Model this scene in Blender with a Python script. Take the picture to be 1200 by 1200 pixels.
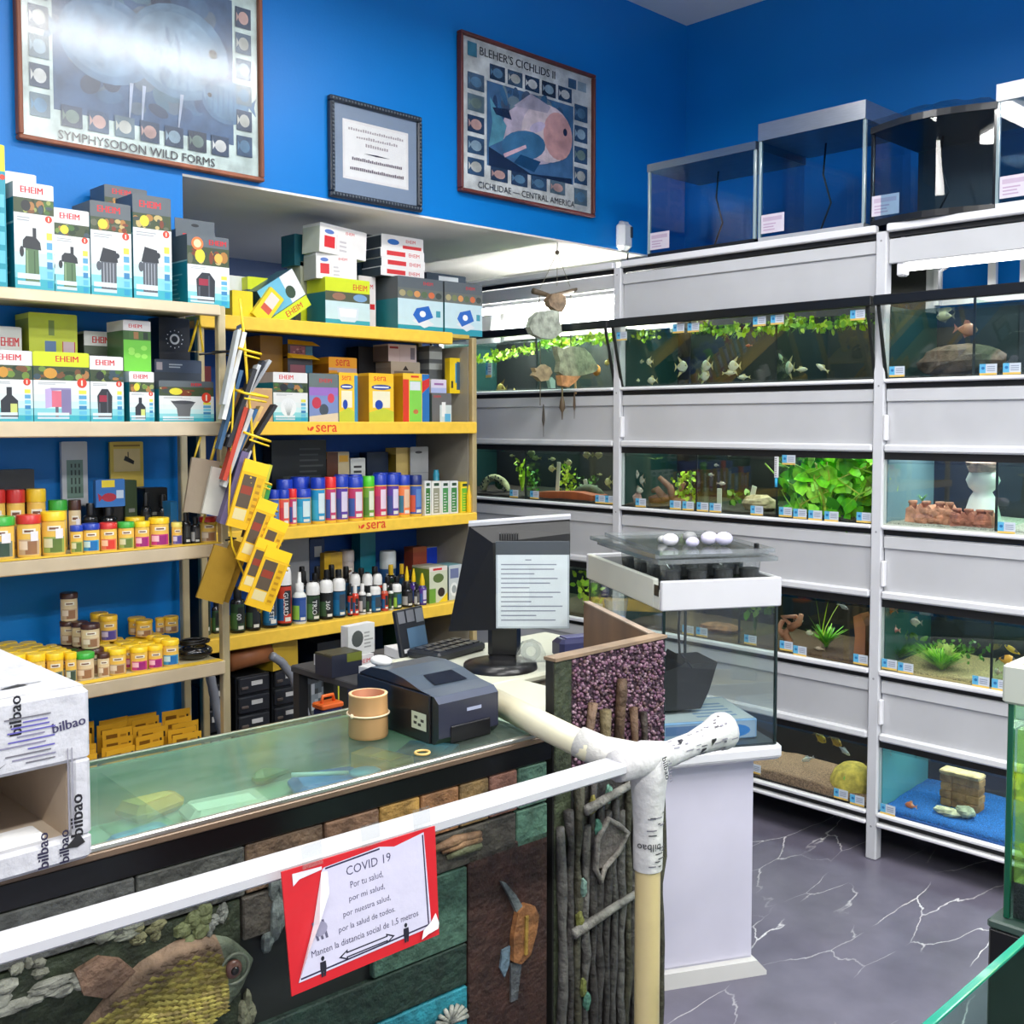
import bpy, math, random
from mathutils import Matrix, Vector

for _o in list(bpy.data.objects):
    bpy.data.objects.remove(_o)
SC = bpy.context.scene
COL = SC.collection
R = math.radians
PI = math.pi

# ---------------------------------------------------------------- camera, world, lights, exposure
_c = bpy.data.cameras.new('camera')
CAM = bpy.data.objects.new('camera', _c)
COL.objects.link(CAM)
CAM.location = (0, 0, 1.55)
CAM.rotation_euler = (R(90 - 2.982), 0, R(45.764 - 90))
_c.sensor_width = 36
_c.lens = 1250 / 1200 * 36
_c.shift_y = -0.03225
_c.clip_start = 0.02
SC.camera = CAM

_w = bpy.data.worlds.new('world')
SC.world = _w
_w.use_nodes = True
_w.node_tree.nodes['Background'].inputs[0].default_value = (0.8, 0.9, 1.0, 1)
_w.node_tree.nodes['Background'].inputs[1].default_value = 0.3

SC.view_settings.view_transform = 'Standard'
SC.view_settings.look = 'None'
SC.view_settings.gamma = 1
SC.view_settings.use_curve_mapping = False
SC.view_settings.exposure = 0.1
SC.cycles.use_denoising = True
SC.cycles.max_bounces = 8
SC.cycles.transparent_max_bounces = 24
SC.cycles.diffuse_bounces = 4
SC.cycles.glossy_bounces = 4
SC.cycles.sample_clamp_indirect = 6
SC.cycles.caustics_reflective = False
SC.cycles.caustics_refractive = False


def area(name, loc, sx, sy, watt, col=(1, 1, 1), rot=(0, 0, 0), spread=180):
    l = bpy.data.lights.new(name, 'AREA')
    l.shape = 'RECTANGLE'
    l.size = sx
    l.size_y = sy
    l.energy = watt
    l.color = col
    l.spread = R(spread)
    o = bpy.data.objects.new(name, l)
    COL.objects.link(o)
    o.location = loc
    o.rotation_euler = rot
    return o


# the shop's fluorescent ceiling fittings (their housings are built further down at the same places)
LAMPS = [(2.05, 2.1, 3.08, 1.5, 0.14, 26), (0.3, 1.7, 3.08, 1.5, 0.14, 17), (1.9, 0.35, 3.08, 1.5, 0.14, 40),
         (-0.3, -0.6, 3.08, 1.5, 0.14, 76), (2.6, -0.9, 3.08, 1.5, 0.14, 72)]
for i_, (x_, y_, z_, sx_, sy_, wt_) in enumerate(LAMPS):
    area('ceiling_lamp_light', (x_, y_, z_ - 0.004), sx_, sy_, wt_, (1.0, 0.985, 0.95))


def lin(c):
    """sRGB 0-255 triple or hex int to linear"""
    if isinstance(c, int):
        c = ((c >> 16) & 255, (c >> 8) & 255, c & 255)
    out = []
    for v in c[:3]:
        v = v / 255
        out.append(v / 12.92 if v <= 0.04045 else ((v + 0.055) / 1.055) ** 2.4)
    return (out[0], out[1], out[2], 1.0)


# ---------------------------------------------------------------- materials
MATS = {}


def mat(name, rough=0.5, metal=0.0, noise=0.08, scale=30, bump=0.0, bscale=None, spec=0.5, coat=0.0, trans=0.0, stretch=None):
    """procedural material: per-face colour x noise, with optional fine bump"""
    if name in MATS:
        return MATS[name]
    m = bpy.data.materials.new(name)
    m.use_nodes = True
    nt = m.node_tree
    b = nt.nodes['Principled BSDF']
    a = nt.nodes.new('ShaderNodeAttribute')
    a.attribute_name = 'Col'
    tc = nt.nodes.new('ShaderNodeTexCoord')
    mp = nt.nodes.new('ShaderNodeMapping')
    if stretch:
        mp.inputs['Scale'].default_value = stretch
    nt.links.new(tc.outputs['Object'], mp.inputs['Vector'])
    n = nt.nodes.new('ShaderNodeTexNoise')
    n.inputs['Scale'].default_value = scale
    n.inputs['Detail'].default_value = 3
    nt.links.new(mp.outputs['Vector'], n.inputs['Vector'])
    mr = nt.nodes.new('ShaderNodeMapRange')
    mr.inputs['From Min'].default_value = 0.3
    mr.inputs['From Max'].default_value = 0.7
    mr.inputs['To Min'].default_value = 1 - noise
    mr.inputs['To Max'].default_value = 1 + noise * 0.4
    nt.links.new(n.outputs['Fac'], mr.inputs['Value'])
    vm = nt.nodes.new('ShaderNodeVectorMath')
    vm.operation = 'SCALE'
    nt.links.new(a.outputs['Color'], vm.inputs[0])
    nt.links.new(mr.outputs['Result'], vm.inputs['Scale'])
    nt.links.new(vm.outputs['Vector'], b.inputs['Base Color'])
    b.inputs['Roughness'].default_value = rough
    b.inputs['Metallic'].default_value = metal
    b.inputs['Specular IOR Level'].default_value = spec
    b.inputs['Coat Weight'].default_value = coat
    if trans:
        b.inputs['Transmission Weight'].default_value = trans
    if bump:
        bn = nt.nodes.new('ShaderNodeBump')
        bn.inputs['Strength'].default_value = bump
        bn.inputs['Distance'].default_value = 0.01
        n2 = nt.nodes.new('ShaderNodeTexNoise')
        n2.inputs['Scale'].default_value = bscale or scale
        n2.inputs['Detail'].default_value = 5
        nt.links.new(mp.outputs['Vector'], n2.inputs['Vector'])
        nt.links.new(n2.outputs['Fac'], bn.inputs['Height'])
        nt.links.new(bn.outputs['Normal'], b.inputs['Normal'])
    MATS[name] = m
    return m


def glass_mat(name, tint, f0=0.04, rough=0.0, haze=0.0, hazecol=(0.8, 0.85, 0.85, 1), edge=0.8):
    """thin clear sheet: transparent with a Schlick reflection, optional milky haze"""
    if name in MATS:
        return MATS[name]
    m = bpy.data.materials.new(name)
    m.use_nodes = True
    nt = m.node_tree
    nt.nodes.remove(nt.nodes['Principled BSDF'])
    out = nt.nodes['Material Output']
    lw = nt.nodes.new('ShaderNodeLayerWeight')
    lw.inputs['Blend'].default_value = 0.5
    pw = nt.nodes.new('ShaderNodeMath')
    pw.operation = 'POWER'
    pw.inputs[1].default_value = 4
    nt.links.new(lw.outputs['Facing'], pw.inputs[0])
    ma = nt.nodes.new('ShaderNodeMath')
    ma.operation = 'MULTIPLY_ADD'
    ma.inputs[1].default_value = edge
    ma.inputs[2].default_value = f0
    nt.links.new(pw.outputs[0], ma.inputs[0])
    t = nt.nodes.new('ShaderNodeBsdfTransparent')
    t.inputs[0].default_value = tint
    g = nt.nodes.new('ShaderNodeBsdfGlossy')
    g.inputs['Roughness'].default_value = rough
    mx = nt.nodes.new('ShaderNodeMixShader')
    nt.links.new(ma.outputs[0], mx.inputs[0])
    src = t
    if haze:
        d = nt.nodes.new('ShaderNodeBsdfDiffuse')
        d.inputs[0].default_value = hazecol
        n = nt.nodes.new('ShaderNodeTexNoise')
        n.inputs['Scale'].default_value = 14
        hm = nt.nodes.new('ShaderNodeMath')
        hm.operation = 'MULTIPLY'
        hm.inputs[1].default_value = haze * 2
        nt.links.new(n.outputs['Fac'], hm.inputs[0])
        mh = nt.nodes.new('ShaderNodeMixShader')
        nt.links.new(hm.outputs[0], mh.inputs[0])
        nt.links.new(t.outputs[0], mh.inputs[1])
        nt.links.new(d.outputs[0], mh.inputs[2])
        src = mh
    nt.links.new(src.outputs[0], mx.inputs[1])
    nt.links.new(g.outputs[0], mx.inputs[2])
    nt.links.new(mx.outputs[0], out.inputs['Surface'])
    MATS[name] = m
    return m


def emit_mat(name, col, strength):
    if name in MATS:
        return MATS[name]
    m = bpy.data.materials.new(name)
    m.use_nodes = True
    nt = m.node_tree
    nt.nodes.remove(nt.nodes['Principled BSDF'])
    e = nt.nodes.new('ShaderNodeEmission')
    e.inputs[0].default_value = col
    e.inputs[1].default_value = strength
    nt.links.new(e.outputs[0], nt.nodes['Material Output'].inputs['Surface'])
    MATS[name] = m
    return m


MATTE = mat('matte_painted', 0.6)
CARD = mat('printed_card', 0.38, noise=0.04)
POSTERM = mat('poster_ink', 0.4, noise=0.38, scale=16)
PLASTIC = mat('plastic', 0.3, noise=0.04)
SHINY = mat('shiny_plastic', 0.15, noise=0.03, coat=0.3)
WHITEP = mat('white_lacquer', 0.35, noise=0.05, scale=6)
METAL = mat('brushed_metal', 0.3, metal=0.85, noise=0.12, scale=18, stretch=(1, 1, 30))
CHAMP = mat('champagne_aluminium', 0.35, metal=0.35, noise=0.12, scale=10)
PAPER = mat('paper', 0.75, noise=0.04, bump=0.15, bscale=25)
PLANT = mat('plant_leaf', 0.45, noise=0.25, scale=60)
FISH = mat('fish_scale', 0.35, noise=0.2, scale=90)
GRAVEL = mat('gravel', 0.8, noise=0.7, scale=220, bump=0.9, bscale=260)
ROCK = mat('rock', 0.8, noise=0.5, scale=35, bump=0.6, bscale=45)
RELIEF = mat('painted_relief', 0.7, noise=0.55, scale=28, bump=0.9, bscale=60)
WOOD = mat('wood', 0.55, noise=0.4, scale=12, stretch=(1, 1, 0.12))
FABRIC = mat('rubber', 0.55, noise=0.15, scale=60)
GLASS = glass_mat('clear_glass', (0.95, 0.985, 0.97, 1))
GLASSG = glass_mat('green_tinted_glass', (0.82, 0.95, 0.9, 1), 0.05)
GLASSD = glass_mat('smoked_glass', (0.6, 0.76, 0.84, 1), 0.035)
COUNTERG = glass_mat('scratched_counter_glass', (0.8, 0.93, 0.86, 1), 0.03, 0.1, 0.05, (0.7, 0.85, 0.75, 1), 0.35)
POSTERG = glass_mat('picture_glass', (0.98, 0.99, 1, 1), 0.035, 0.2)
CLEARP = glass_mat('clear_plastic', (0.9, 0.92, 0.92, 1), 0.09, 0.1, 0.09, (0.75, 0.78, 0.78, 1))
WATER = glass_mat('water', (0.9, 0.97, 0.95, 1), 0.02)
WATERG = glass_mat('algae_water', (0.88, 0.95, 0.6, 1), 0.02, 0.0, 0.12, (0.55, 0.72, 0.25, 1))


# ---------------------------------------------------------------- mesh building
class MB:
    def __init__(self):
        self.v, self.f, self.c, self.m, self.s = [], [], [], [], []
        self.M = Matrix.Identity(4)

    def at(self, loc=(0, 0, 0), rz=0, rx=0, ry=0):
        self.M = Matrix.Translation(loc) @ Matrix.Rotation(rz, 4, 'Z') @ Matrix.Rotation(rx, 4, 'X') @ Matrix.Rotation(ry, 4, 'Y')
        return self

    def add(self, vs, fs, col, mi=0, sm=False):
        n = len(self.v)
        M = self.M
        for p in vs:
            q = M @ Vector(p)
            self.v.append((q.x, q.y, q.z))
        many = isinstance(col, list)
        for k, f in enumerate(fs):
            self.f.append([n + i for i in f])
            self.c.append(lin(col[k]) if many else lin(col))
            self.m.append(mi)
            self.s.append(sm)
        return self

    def box(self, x0, x1, y0, y1, z0, z1, col, b=0.0, mi=0):
        if b <= 0:
            vs = [(x0, y0, z0), (x1, y0, z0), (x1, y1, z0), (x0, y1, z0), (x0, y0, z1), (x1, y0, z1), (x1, y1, z1), (x0, y1, z1)]
            fs = [(0, 3, 2, 1), (4, 5, 6, 7), (0, 1, 5, 4), (1, 2, 6, 5), (2, 3, 7, 6), (3, 0, 4, 7)]
            return self.add(vs, fs, col, mi)
        b = min(b, (x1 - x0) / 2.2, (y1 - y0) / 2.2, (z1 - z0) / 2.2)
        vs = []
        for z, i in ((z0, b), (z0 + b, 0), (z1 - b, 0), (z1, b)):
            a0, a1, c0, c1 = x0 + i, x1 - i, y0 + i, y1 - i
            k = b if i == 0 else b * 0.6
            vs += [(a0 + k, c0, z), (a1 - k, c0, z), (a1, c0 + k, z), (a1, c1 - k, z), (a1 - k, c1, z), (a0 + k, c1, z), (a0, c1 - k, z), (a0, c0 + k, z)]
        fs = [tuple(range(7, -1, -1)), tuple(range(24, 32))]
        for r in range(3):
            for k in range(8):
                fs.append((r * 8 + k, r * 8 + (k + 1) % 8, r * 8 + 8 + (k + 1) % 8, r * 8 + 8 + k))
        return self.add(vs, fs, col, mi)

    def lathe(self, prof, n=20, cols=None, x=0, y=0, z=0, mi=0, close=True, sm=True):
        """prof: list of (r, z); cols: one colour or one per ring gap"""
        vs = []
        for r, h in prof:
            for k in range(n):
                a = 2 * PI * k / n
                vs.append((x + r * math.cos(a), y + r * math.sin(a), z + h))
        fs, cc = [], []
        for i in range(len(prof) - 1):
            for k in range(n):
                k2 = (k + 1) % n
                fs.append((i * n + k, i * n + k2, (i + 1) * n + k2, (i + 1) * n + k))
                cc.append(cols[i] if isinstance(cols, list) else cols)
        self.add(vs, fs, cc, mi, sm)
        if close:
            c0 = cols[0] if isinstance(cols, list) else cols
            c1 = cols[-1] if isinstance(cols, list) else cols
            m = len(prof)
            self.add(vs[:n], [tuple(range(n - 1, -1, -1))], c0, mi)
            self.add(vs[(m - 1) * n:], [tuple(range(n))], c1, mi)
        return self

    def cyl(self, x, y, z0, z1, r, col, n=20, r2=None, mi=0):
        return self.lathe([(r, z0), (r if r2 is None else r2, z1)], n, col, x, y, 0, mi)

    def sector(self, r, a0, a1, z0, z1, col, n=5, x=0, y=0, mi=0):
        vs, fs = [], []
        for k in range(n + 1):
            a = a0 + (a1 - a0) * k / n
            vs += [(x + r * math.cos(a), y + r * math.sin(a), z0), (x + r * math.cos(a), y + r * math.sin(a), z1)]
        for k in range(n):
            fs.append((2 * k, 2 * k + 2, 2 * k + 3, 2 * k + 1))
        return self.add(vs, fs, col, mi, True)

    def tube(self, path, r, col, n=8, mi=0, closed=False, radii=None):
        P = [Vector(p) for p in path]
        N = len(P)
        vs, fs = [], []
        up = None
        for i in range(N):
            if closed:
                t = P[(i + 1) % N] - P[i - 1]
            else:
                t = P[min(i + 1, N - 1)] - P[max(i - 1, 0)]
            t.normalize()
            if up is None:
                up = Vector((0, 0, 1)) if abs(t.z) < 0.9 else Vector((1, 0, 0))
            s = t.cross(up)
            s.normalize()
            up = s.cross(t)
            up.normalize()
            rr = radii[i] if radii else r
            for k in range(n):
                a = 2 * PI * k / n
                vs.append(tuple(P[i] + s * (rr * math.cos(a)) + up * (rr * math.sin(a))))
        for i in range(N if closed else N - 1):
            j = (i + 1) % N
            for k in range(n):
                k2 = (k + 1) % n
                fs.append((i * n + k, i * n + k2, j * n + k2, j * n + k))
        if not closed:
            fs.append(tuple(range(n - 1, -1, -1)))
            fs.append(tuple((N - 1) * n + k for k in range(n)))
        return self.add(vs, fs, col, mi, True)

    def prism(self, pts, y0, y1, col, mi=0):
        """outline in x,z extruded from y0 to y1"""
        n = len(pts)
        vs = [(p[0], y0, p[1]) for p in pts] + [(p[0], y1, p[1]) for p in pts]
        fs = [tuple(range(n)), tuple(range(2 * n - 1, n - 1, -1))]
        for k in range(n):
            k2 = (k + 1) % n
            fs.append((k, k + n, k2 + n, k2))
        return self.add(vs, fs, col, mi)

    def ball(self, c, rx, ry, rz, col, n=12, m=8, mi=0, jit=0, seed=0):
        rnd = random.Random(seed)
        vs = [(c[0], c[1], c[2] - rz)]
        for i in range(1, m):
            t = -PI / 2 + PI * i / m
            for k in range(n):
                a = 2 * PI * k / n
                j = 1 + rnd.uniform(-jit, jit)
                vs.append((c[0] + rx * j * math.cos(t) * math.cos(a), c[1] + ry * j * math.cos(t) * math.sin(a), c[2] + rz * j * math.sin(t)))
        vs.append((c[0], c[1], c[2] + rz))
        fs = [(0, 1 + (k + 1) % n, 1 + k) for k in range(n)]
        for i in range(m - 2):
            for k in range(n):
                k2 = (k + 1) % n
                fs.append((1 + i * n + k, 1 + i * n + k2, 1 + (i + 1) * n + k2, 1 + (i + 1) * n + k))
        e = len(vs) - 1
        o = 1 + (m - 2) * n
        fs += [(e, o + k, o + (k + 1) % n) for k in range(n)]
        return self.add(vs, fs, col, mi, jit == 0)

    def build(self, name, mats, parent=None, loc=None, kind=None):
        me = bpy.data.meshes.new(name)
        me.from_pydata(self.v, [], self.f)
        for m in (mats if isinstance(mats, (list, tuple)) else [mats]):
            me.materials.append(m)
        at = me.attributes.new('Col', 'FLOAT_COLOR', 'CORNER')
        buf = []
        for f, c in zip(self.f, self.c):
            buf.extend(c * len(f))
        at.data.foreach_set('color', buf)
        me.polygons.foreach_set('material_index', self.m)
        me.polygons.foreach_set('use_smooth', self.s)
        me.update()
        o = bpy.data.objects.new(name, me)
        COL.objects.link(o)
        if parent is not None:
            o.parent = parent
        if loc is not None:
            o.location = loc
        if kind:
            o['kind'] = kind
        return o


_TXT = {}


def text_shape(s, bold=0.0):
    k = (s, bold)
    if k not in _TXT:
        cu = bpy.data.curves.new('t', 'FONT')
        cu.body = s
        cu.size = 1
        cu.resolution_u = 2
        cu.offset = bold
        o = bpy.data.objects.new('t', cu)
        me = bpy.data.meshes.new_from_object(o)
        vs = [(v.co.x, v.co.y) for v in me.vertices]
        fs = [tuple(p.vertices) for p in me.polygons]
        bpy.data.objects.remove(o)
        bpy.data.curves.remove(cu)
        bpy.data.meshes.remove(me)
        x0 = min(v[0] for v in vs)
        x1 = max(v[0] for v in vs)
        y0 = min(v[1] for v in vs)
        y1 = max(v[1] for v in vs)
        _TXT[k] = ([(a - x0, b - y0) for a, b in vs], fs, x1 - x0, y1 - y0)
    return _TXT[k]


class Face:
    """flat print on a face: origin o, unit axes ux (right) and uy (up); print is lifted along n"""

    def __init__(self, mb, o, ux, uy):
        self.mb, self.o, self.ux, self.uy = mb, Vector(o), Vector(ux), Vector(uy)
        self.n = self.ux.cross(self.uy).normalized()
        self.k = 0

    def _p(self, u, v):
        return tuple(self.o + self.ux * u + self.uy * v + self.n * (0.0004 + 0.00002 * self.k))

    def poly(self, pts, col):
        self.k += 1
        self.mb.add([self._p(u, v) for u, v in pts], [tuple(range(len(pts)))], col)

    def rect(self, u0, v0, u1, v1, col):
        self.poly([(u0, v0), (u1, v0), (u1, v1), (u0, v1)], col)

    def ell(self, u, v, ru, rv, col, n=14, a=0):
        ca, sa = math.cos(a), math.sin(a)
        self.poly([(u + ru * math.cos(2 * PI * i / n) * ca - rv * math.sin(2 * PI * i / n) * sa,
                    v + ru * math.cos(2 * PI * i / n) * sa + rv * math.sin(2 * PI * i / n) * ca) for i in range(n)], col)

    def text(self, s, u, v, h, col, maxw=None, bold=0.02, align='l', rot=0.0):
        vs, fs, w, hh = text_shape(s, 0.0)
        k = h / max(hh, 1e-6)
        kx = k
        if maxw and w * k > maxw:
            kx = maxw / w
        off = {'l': 0, 'c': -w * kx / 2, 'r': -w * kx}[align]
        ca, sa = math.cos(rot), math.sin(rot)
        for sh in ((-bold * 0.8 * h, bold * 0.8 * h) if bold > 0.012 else (0,)):
            self.k += 1
            pts = []
            for a, b in vs:
                x, y = a * kx + off + sh, b * k
                pts.append(self._p(u + x * ca - y * sa, v + x * sa + y * ca))
            self.mb.add(pts, fs, col)

    def lines(self, u0, v0, u1, v1, n, col, rnd=None, fill=0.45):
        """unreadable small print"""
        st = (v1 - v0) / n
        for i in range(n):
            w = (u1 - u0) * (rnd.uniform(0.55, 1.0) if rnd else 1)
            self.rect(u0, v0 + st * i, u0 + w, v0 + st * (i + fill), col)

    def mosaic(self, u0, v0, u1, v1, nx, ny, cols, rnd):
        for i in range(nx):
            for j in range(ny):
                a, b = (u1 - u0) / nx, (v1 - v0) / ny
                self.rect(u0 + a * i, v0 + b * j, u0 + a * (i + 1), v0 + b * (j + 1), rnd.choice(cols))


def cyl_text(mb, s, r, ac, zc, h, col, vertical=True, maxlen=None, bold=0.03, flip=False):
    """text wrapped on an upright cylinder around angle ac"""
    vs, fs, w, hh = text_shape(s, 0.0)
    k = h / hh
    kx = k
    if maxlen and w * k > maxlen:
        kx = maxlen / w
    pts = []
    for a, b in vs:
        x, y = (a - w / 2) * kx, (b - hh / 2) * k
        if vertical:
            x, y = (y, -x) if not flip else (-y, x)
        an = ac + x / r
        pts.append((r * math.cos(an), r * math.sin(an), zc + y))
    mb.add(pts, fs, col)


ALL_LABELS = {}


def tag(o, label, cat, group=None):
    o['label'] = label
    o['category'] = cat
    if group:
        o['group'] = group
    ALL_LABELS.setdefault(label, []).append(o.name)
    return o


def thing(name, label, cat, loc=(0, 0, 0), rz=0.0, group=None, rx=0.0, ry=0.0):
    o = bpy.data.objects.new(name, None)
    o.empty_display_size = 0.05
    COL.objects.link(o)
    o.location = loc
    o.rotation_euler = (rx, ry, rz)
    return tag(o, label, cat, group)


def struct(name, mb, m, parent=None):
    o = mb.build(name, m, parent)
    if parent is None:
        o['kind'] = 'structure'
    return o


def dup(root, loc, rz=None, label=None, rot=None):
    r = root.copy()
    COL.objects.link(r)
    r.location = loc
    if rz is not None:
        r.rotation_euler = (0, 0, rz)
    if rot is not None:
        r.rotation_euler = rot
    if label:
        tag(r, label, r['category'])
    for ch in root.children:
        c = ch.copy()
        COL.objects.link(c)
        c.parent = r
        for g in ch.children:
            d = g.copy()
            COL.objects.link(d)
            d.parent = c
    return r


ORD = ['first', 'second', 'third', 'fourth', 'fifth', 'sixth', 'seventh', 'eighth', 'ninth', 'tenth', 'eleventh', 'twelfth', 'thirteenth',
       'fourteenth', 'fifteenth', 'sixteenth', 'seventeenth', 'eighteenth', 'nineteenth', 'twentieth']

# ---------------------------------------------------------------- room shell
def floor_mat():
    m = bpy.data.materials.new('veined_vinyl')
    m.use_nodes = True
    nt = m.node_tree
    b = nt.nodes['Principled BSDF']
    N, L = nt.nodes.new, nt.links.new
    tc = N('ShaderNodeTexCoord')
    mp = N('ShaderNodeMapping')
    mp.inputs['Rotation'].default_value = (0, 0, R(25))
    mp.inputs['Scale'].default_value = (0.8, 2.6, 1)
    L(tc.outputs['Object'], mp.inputs[0])
    nz = N('ShaderNodeTexNoise')
    nz.inputs['Scale'].default_value = 3.2
    nz.inputs['Detail'].default_value = 6
    L(mp.outputs[0], nz.inputs['Vector'])
    sub = N('ShaderNodeVectorMath')
    sub.operation = 'SUBTRACT'
    sub.inputs[1].default_value = (0.5, 0.5, 0.5)
    L(nz.outputs['Color'], sub.inputs[0])
    sc = N('ShaderNodeVectorMath')
    sc.operation = 'SCALE'
    sc.inputs['Scale'].default_value = 0.26
    L(sub.outputs[0], sc.inputs[0])
    add = N('ShaderNodeVectorMath')
    L(mp.outputs[0], add.inputs[0])
    L(sc.outputs[0], add.inputs[1])
    vo = N('ShaderNodeTexVoronoi')
    vo.feature = 'DISTANCE_TO_EDGE'
    vo.inputs['Scale'].default_value = 2.3
    L(add.outputs[0], vo.inputs['Vector'])
    ve = N('ShaderNodeMapRange')
    ve.inputs['From Min'].default_value = 0.0
    ve.inputs['From Max'].default_value = 0.011
    ve.inputs['To Min'].default_value = 1
    ve.inputs['To Max'].default_value = 0
    L(vo.outputs['Distance'], ve.inputs['Value'])
    n2 = N('ShaderNodeTexNoise')
    n2.inputs['Scale'].default_value = 2.6
    n2.inputs['Detail'].default_value = 2
    L(tc.outputs['Object'], n2.inputs['Vector'])
    br = N('ShaderNodeMapRange')
    br.inputs['From Min'].default_value = 0.44
    br.inputs['From Max'].default_value = 0.62
    L(n2.outputs['Fac'], br.inputs['Value'])
    mu = N('ShaderNodeMath')
    mu.operation = 'MULTIPLY'
    L(ve.outputs[0], mu.inputs[0])
    L(br.outputs[0], mu.inputs[1])
    n3 = N('ShaderNodeTexNoise')
    n3.inputs['Scale'].default_value = 5
    n3.inputs['Detail'].default_value = 8
    L(tc.outputs['Object'], n3.inputs['Vector'])
    cr = N('ShaderNodeMix')
    cr.data_type = 'RGBA'
    cr.inputs[6].default_value = lin((78, 75, 90))
    cr.inputs[7].default_value = lin((134, 130, 148))
    L(n3.outputs['Fac'], cr.inputs[0])
    mx = N('ShaderNodeMix')
    mx.data_type = 'RGBA'
    L(mu.outputs[0], mx.inputs[0])
    L(cr.outputs[2], mx.inputs[6])
    mx.inputs[7].default_value = lin((250, 248, 250))
    L(mx.outputs[2], b.inputs['Base Color'])
    b.inputs['Roughness'].default_value = 0.3
    b.inputs['Specular IOR Level'].default_value = 0.35
    return m


BLUE = (4, 122, 206)
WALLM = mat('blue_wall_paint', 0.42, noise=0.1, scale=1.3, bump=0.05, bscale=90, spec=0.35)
WHITEW = mat('white_wall_paint', 0.6, noise=0.05, scale=1.5)

struct('floor', MB().box(-2.3, 4.5, -2.3, 4.8, -0.1, 0, (90, 90, 100)), floor_mat())
struct('wall_back', MB().box(-2.2, 1.65, 3.2, 3.34, 0, 3.6, BLUE), WALLM)
struct('wall_bulkhead', MB().box(1.65, 4.3, 3.2, 3.34, 2.345, 3.6, BLUE), WALLM)
struct('wall_right', MB().box(4.3, 4.44, -2.2, 3.34, 0, 3.6, BLUE), WALLM)
struct('wall_alcove_right', MB().box(3.98, 4.12, 3.34, 4.7, 0, 2.5, (228, 230, 226)), WHITEW)
struct('wall_alcove_left', MB().box(1.5, 1.65, 3.34, 4.7, 0, 2.5, BLUE), WALLM)
struct('wall_alcove_back', MB().box(1.5, 4.12, 4.6, 4.74, 0, 2.5, (60, 84, 130)), WALLM)  # shop's blue paint, with the alcove's dim light put into a slate colour
struct('ceiling_alcove', MB().box(1.65, 4.3, 3.2, 4.7, 2.337, 2.345, (235, 232, 226)), WHITEW)
struct('ceiling', MB().box(-2.2, 4.44, -2.2, 3.34, 3.48, 3.6, (235, 235, 235)), WHITEW)
struct('wall_left', MB().box(-2.3, -2.2, -2.2, 3.34, 0, 3.6, (225, 228, 232)), WHITEW)
struct('wall_front', MB().box(-2.2, 4.44, -2.3, -2.2, 0, 3.6, (225, 228, 232)), WHITEW)

# ---------------------------------------------------------------- ceiling fittings
TUBE = emit_mat('fluorescent_tube', (1, 0.98, 0.94, 1), 9)
for i, (x, y, z, sx, sy, wt) in enumerate(LAMPS):
    t = thing('ceiling_light', 'long twin-tube ceiling light, ' + ['nearest the picture wall', 'above the cream shelves', 'over the aisle by the counter', 'behind the counter front', 'over the shop entrance'][i], 'light', (x, y, z), group='fluorescent ceiling lights')
    MB().box(-sx / 2, sx / 2, -sy / 2, sy / 2, 0.03, 0.07, (235, 236, 238), 0.006).build('housing', WHITEP, t)
    for s in (-1, 1):
        mb = MB()
        mb.tube([(-sx / 2 + 0.03, s * sy * 0.25, 0.015), (sx / 2 - 0.03, s * sy * 0.25, 0.015)], 0.013, (255, 255, 255), 10)
        mb.build('tube', TUBE, t)
    for s in (-1, 1):
        MB().cyl(s * sx * 0.35, 0, 0.07, 3.48 - z, 0.004, (200, 200, 205), 6).build('hanger', METAL, t)

# ---------------------------------------------------------------- framed pictures
GREENS = [(70, 110, 50), (110, 140, 60), (40, 60, 40), (150, 160, 90), (120, 80, 50), (60, 80, 90), (170, 120, 70)]


def discus(F, u, v, s, c1, c2, flip=1):
    F.ell(u, v, s * 1.0, s * 0.86, c1, 22)
    F.ell(u - 0.05 * s * flip, v, s * 0.85, s * 0.7, c2, 22)
    for k in range(6 if s < 0.1 else 0):
        a = -0.6 + k * 0.22
        F.poly([(u + a * s, v - s * 0.5), (u + (a + 0.07) * s, v - s * 0.5), (u + (a + 0.1) * s, v + s * 0.5), (u + (a + 0.03) * s, v + s * 0.5)], c1)
    F.poly([(u - flip * s * 0.95, v), (u - flip * s * 1.3, v + s * 0.35), (u - flip * s * 1.22, v), (u - flip * s * 1.3, v - s * 0.35)], c1)
    F.ell(u + flip * s * 0.68, v + s * 0.12, s * 0.09, s * 0.09, (20, 20, 30))


def thumb(F, u, v, w, h, rnd, bg=None, body=None):
    F.rect(u, v, u + w, v + h, bg or rnd.choice([(40, 62, 90), (70, 95, 120), (52, 80, 110), (96, 118, 130), (38, 48, 66)]))
    c = body or rnd.choice([(150, 175, 190), (190, 190, 180), (200, 160, 150), (90, 130, 160), (120, 140, 130), (215, 215, 210)])
    F.ell(u + w * 0.52, v + h * 0.5, w * 0.33, h * 0.32, c, 12)
    F.poly([(u + w * 0.22, v + h * 0.5), (u + w * 0.06, v + h * 0.75), (u + w * 0.06, v + h * 0.25)], c)


def frame(t, w, h, b, d, col, m):
    mb = MB()
    for x0, x1, z0, z1 in ((-w / 2, w / 2, 0, b), (-w / 2, w / 2, h - b, h), (-w / 2, -w / 2 + b, b, h - b), (w / 2 - b, w / 2, b, h - b)):
        mb.box(x0, x1, -d, 0, z0, z1, col, 0.003)
    mb.build('frame', m, t)


rnd = random.Random(3)
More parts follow.
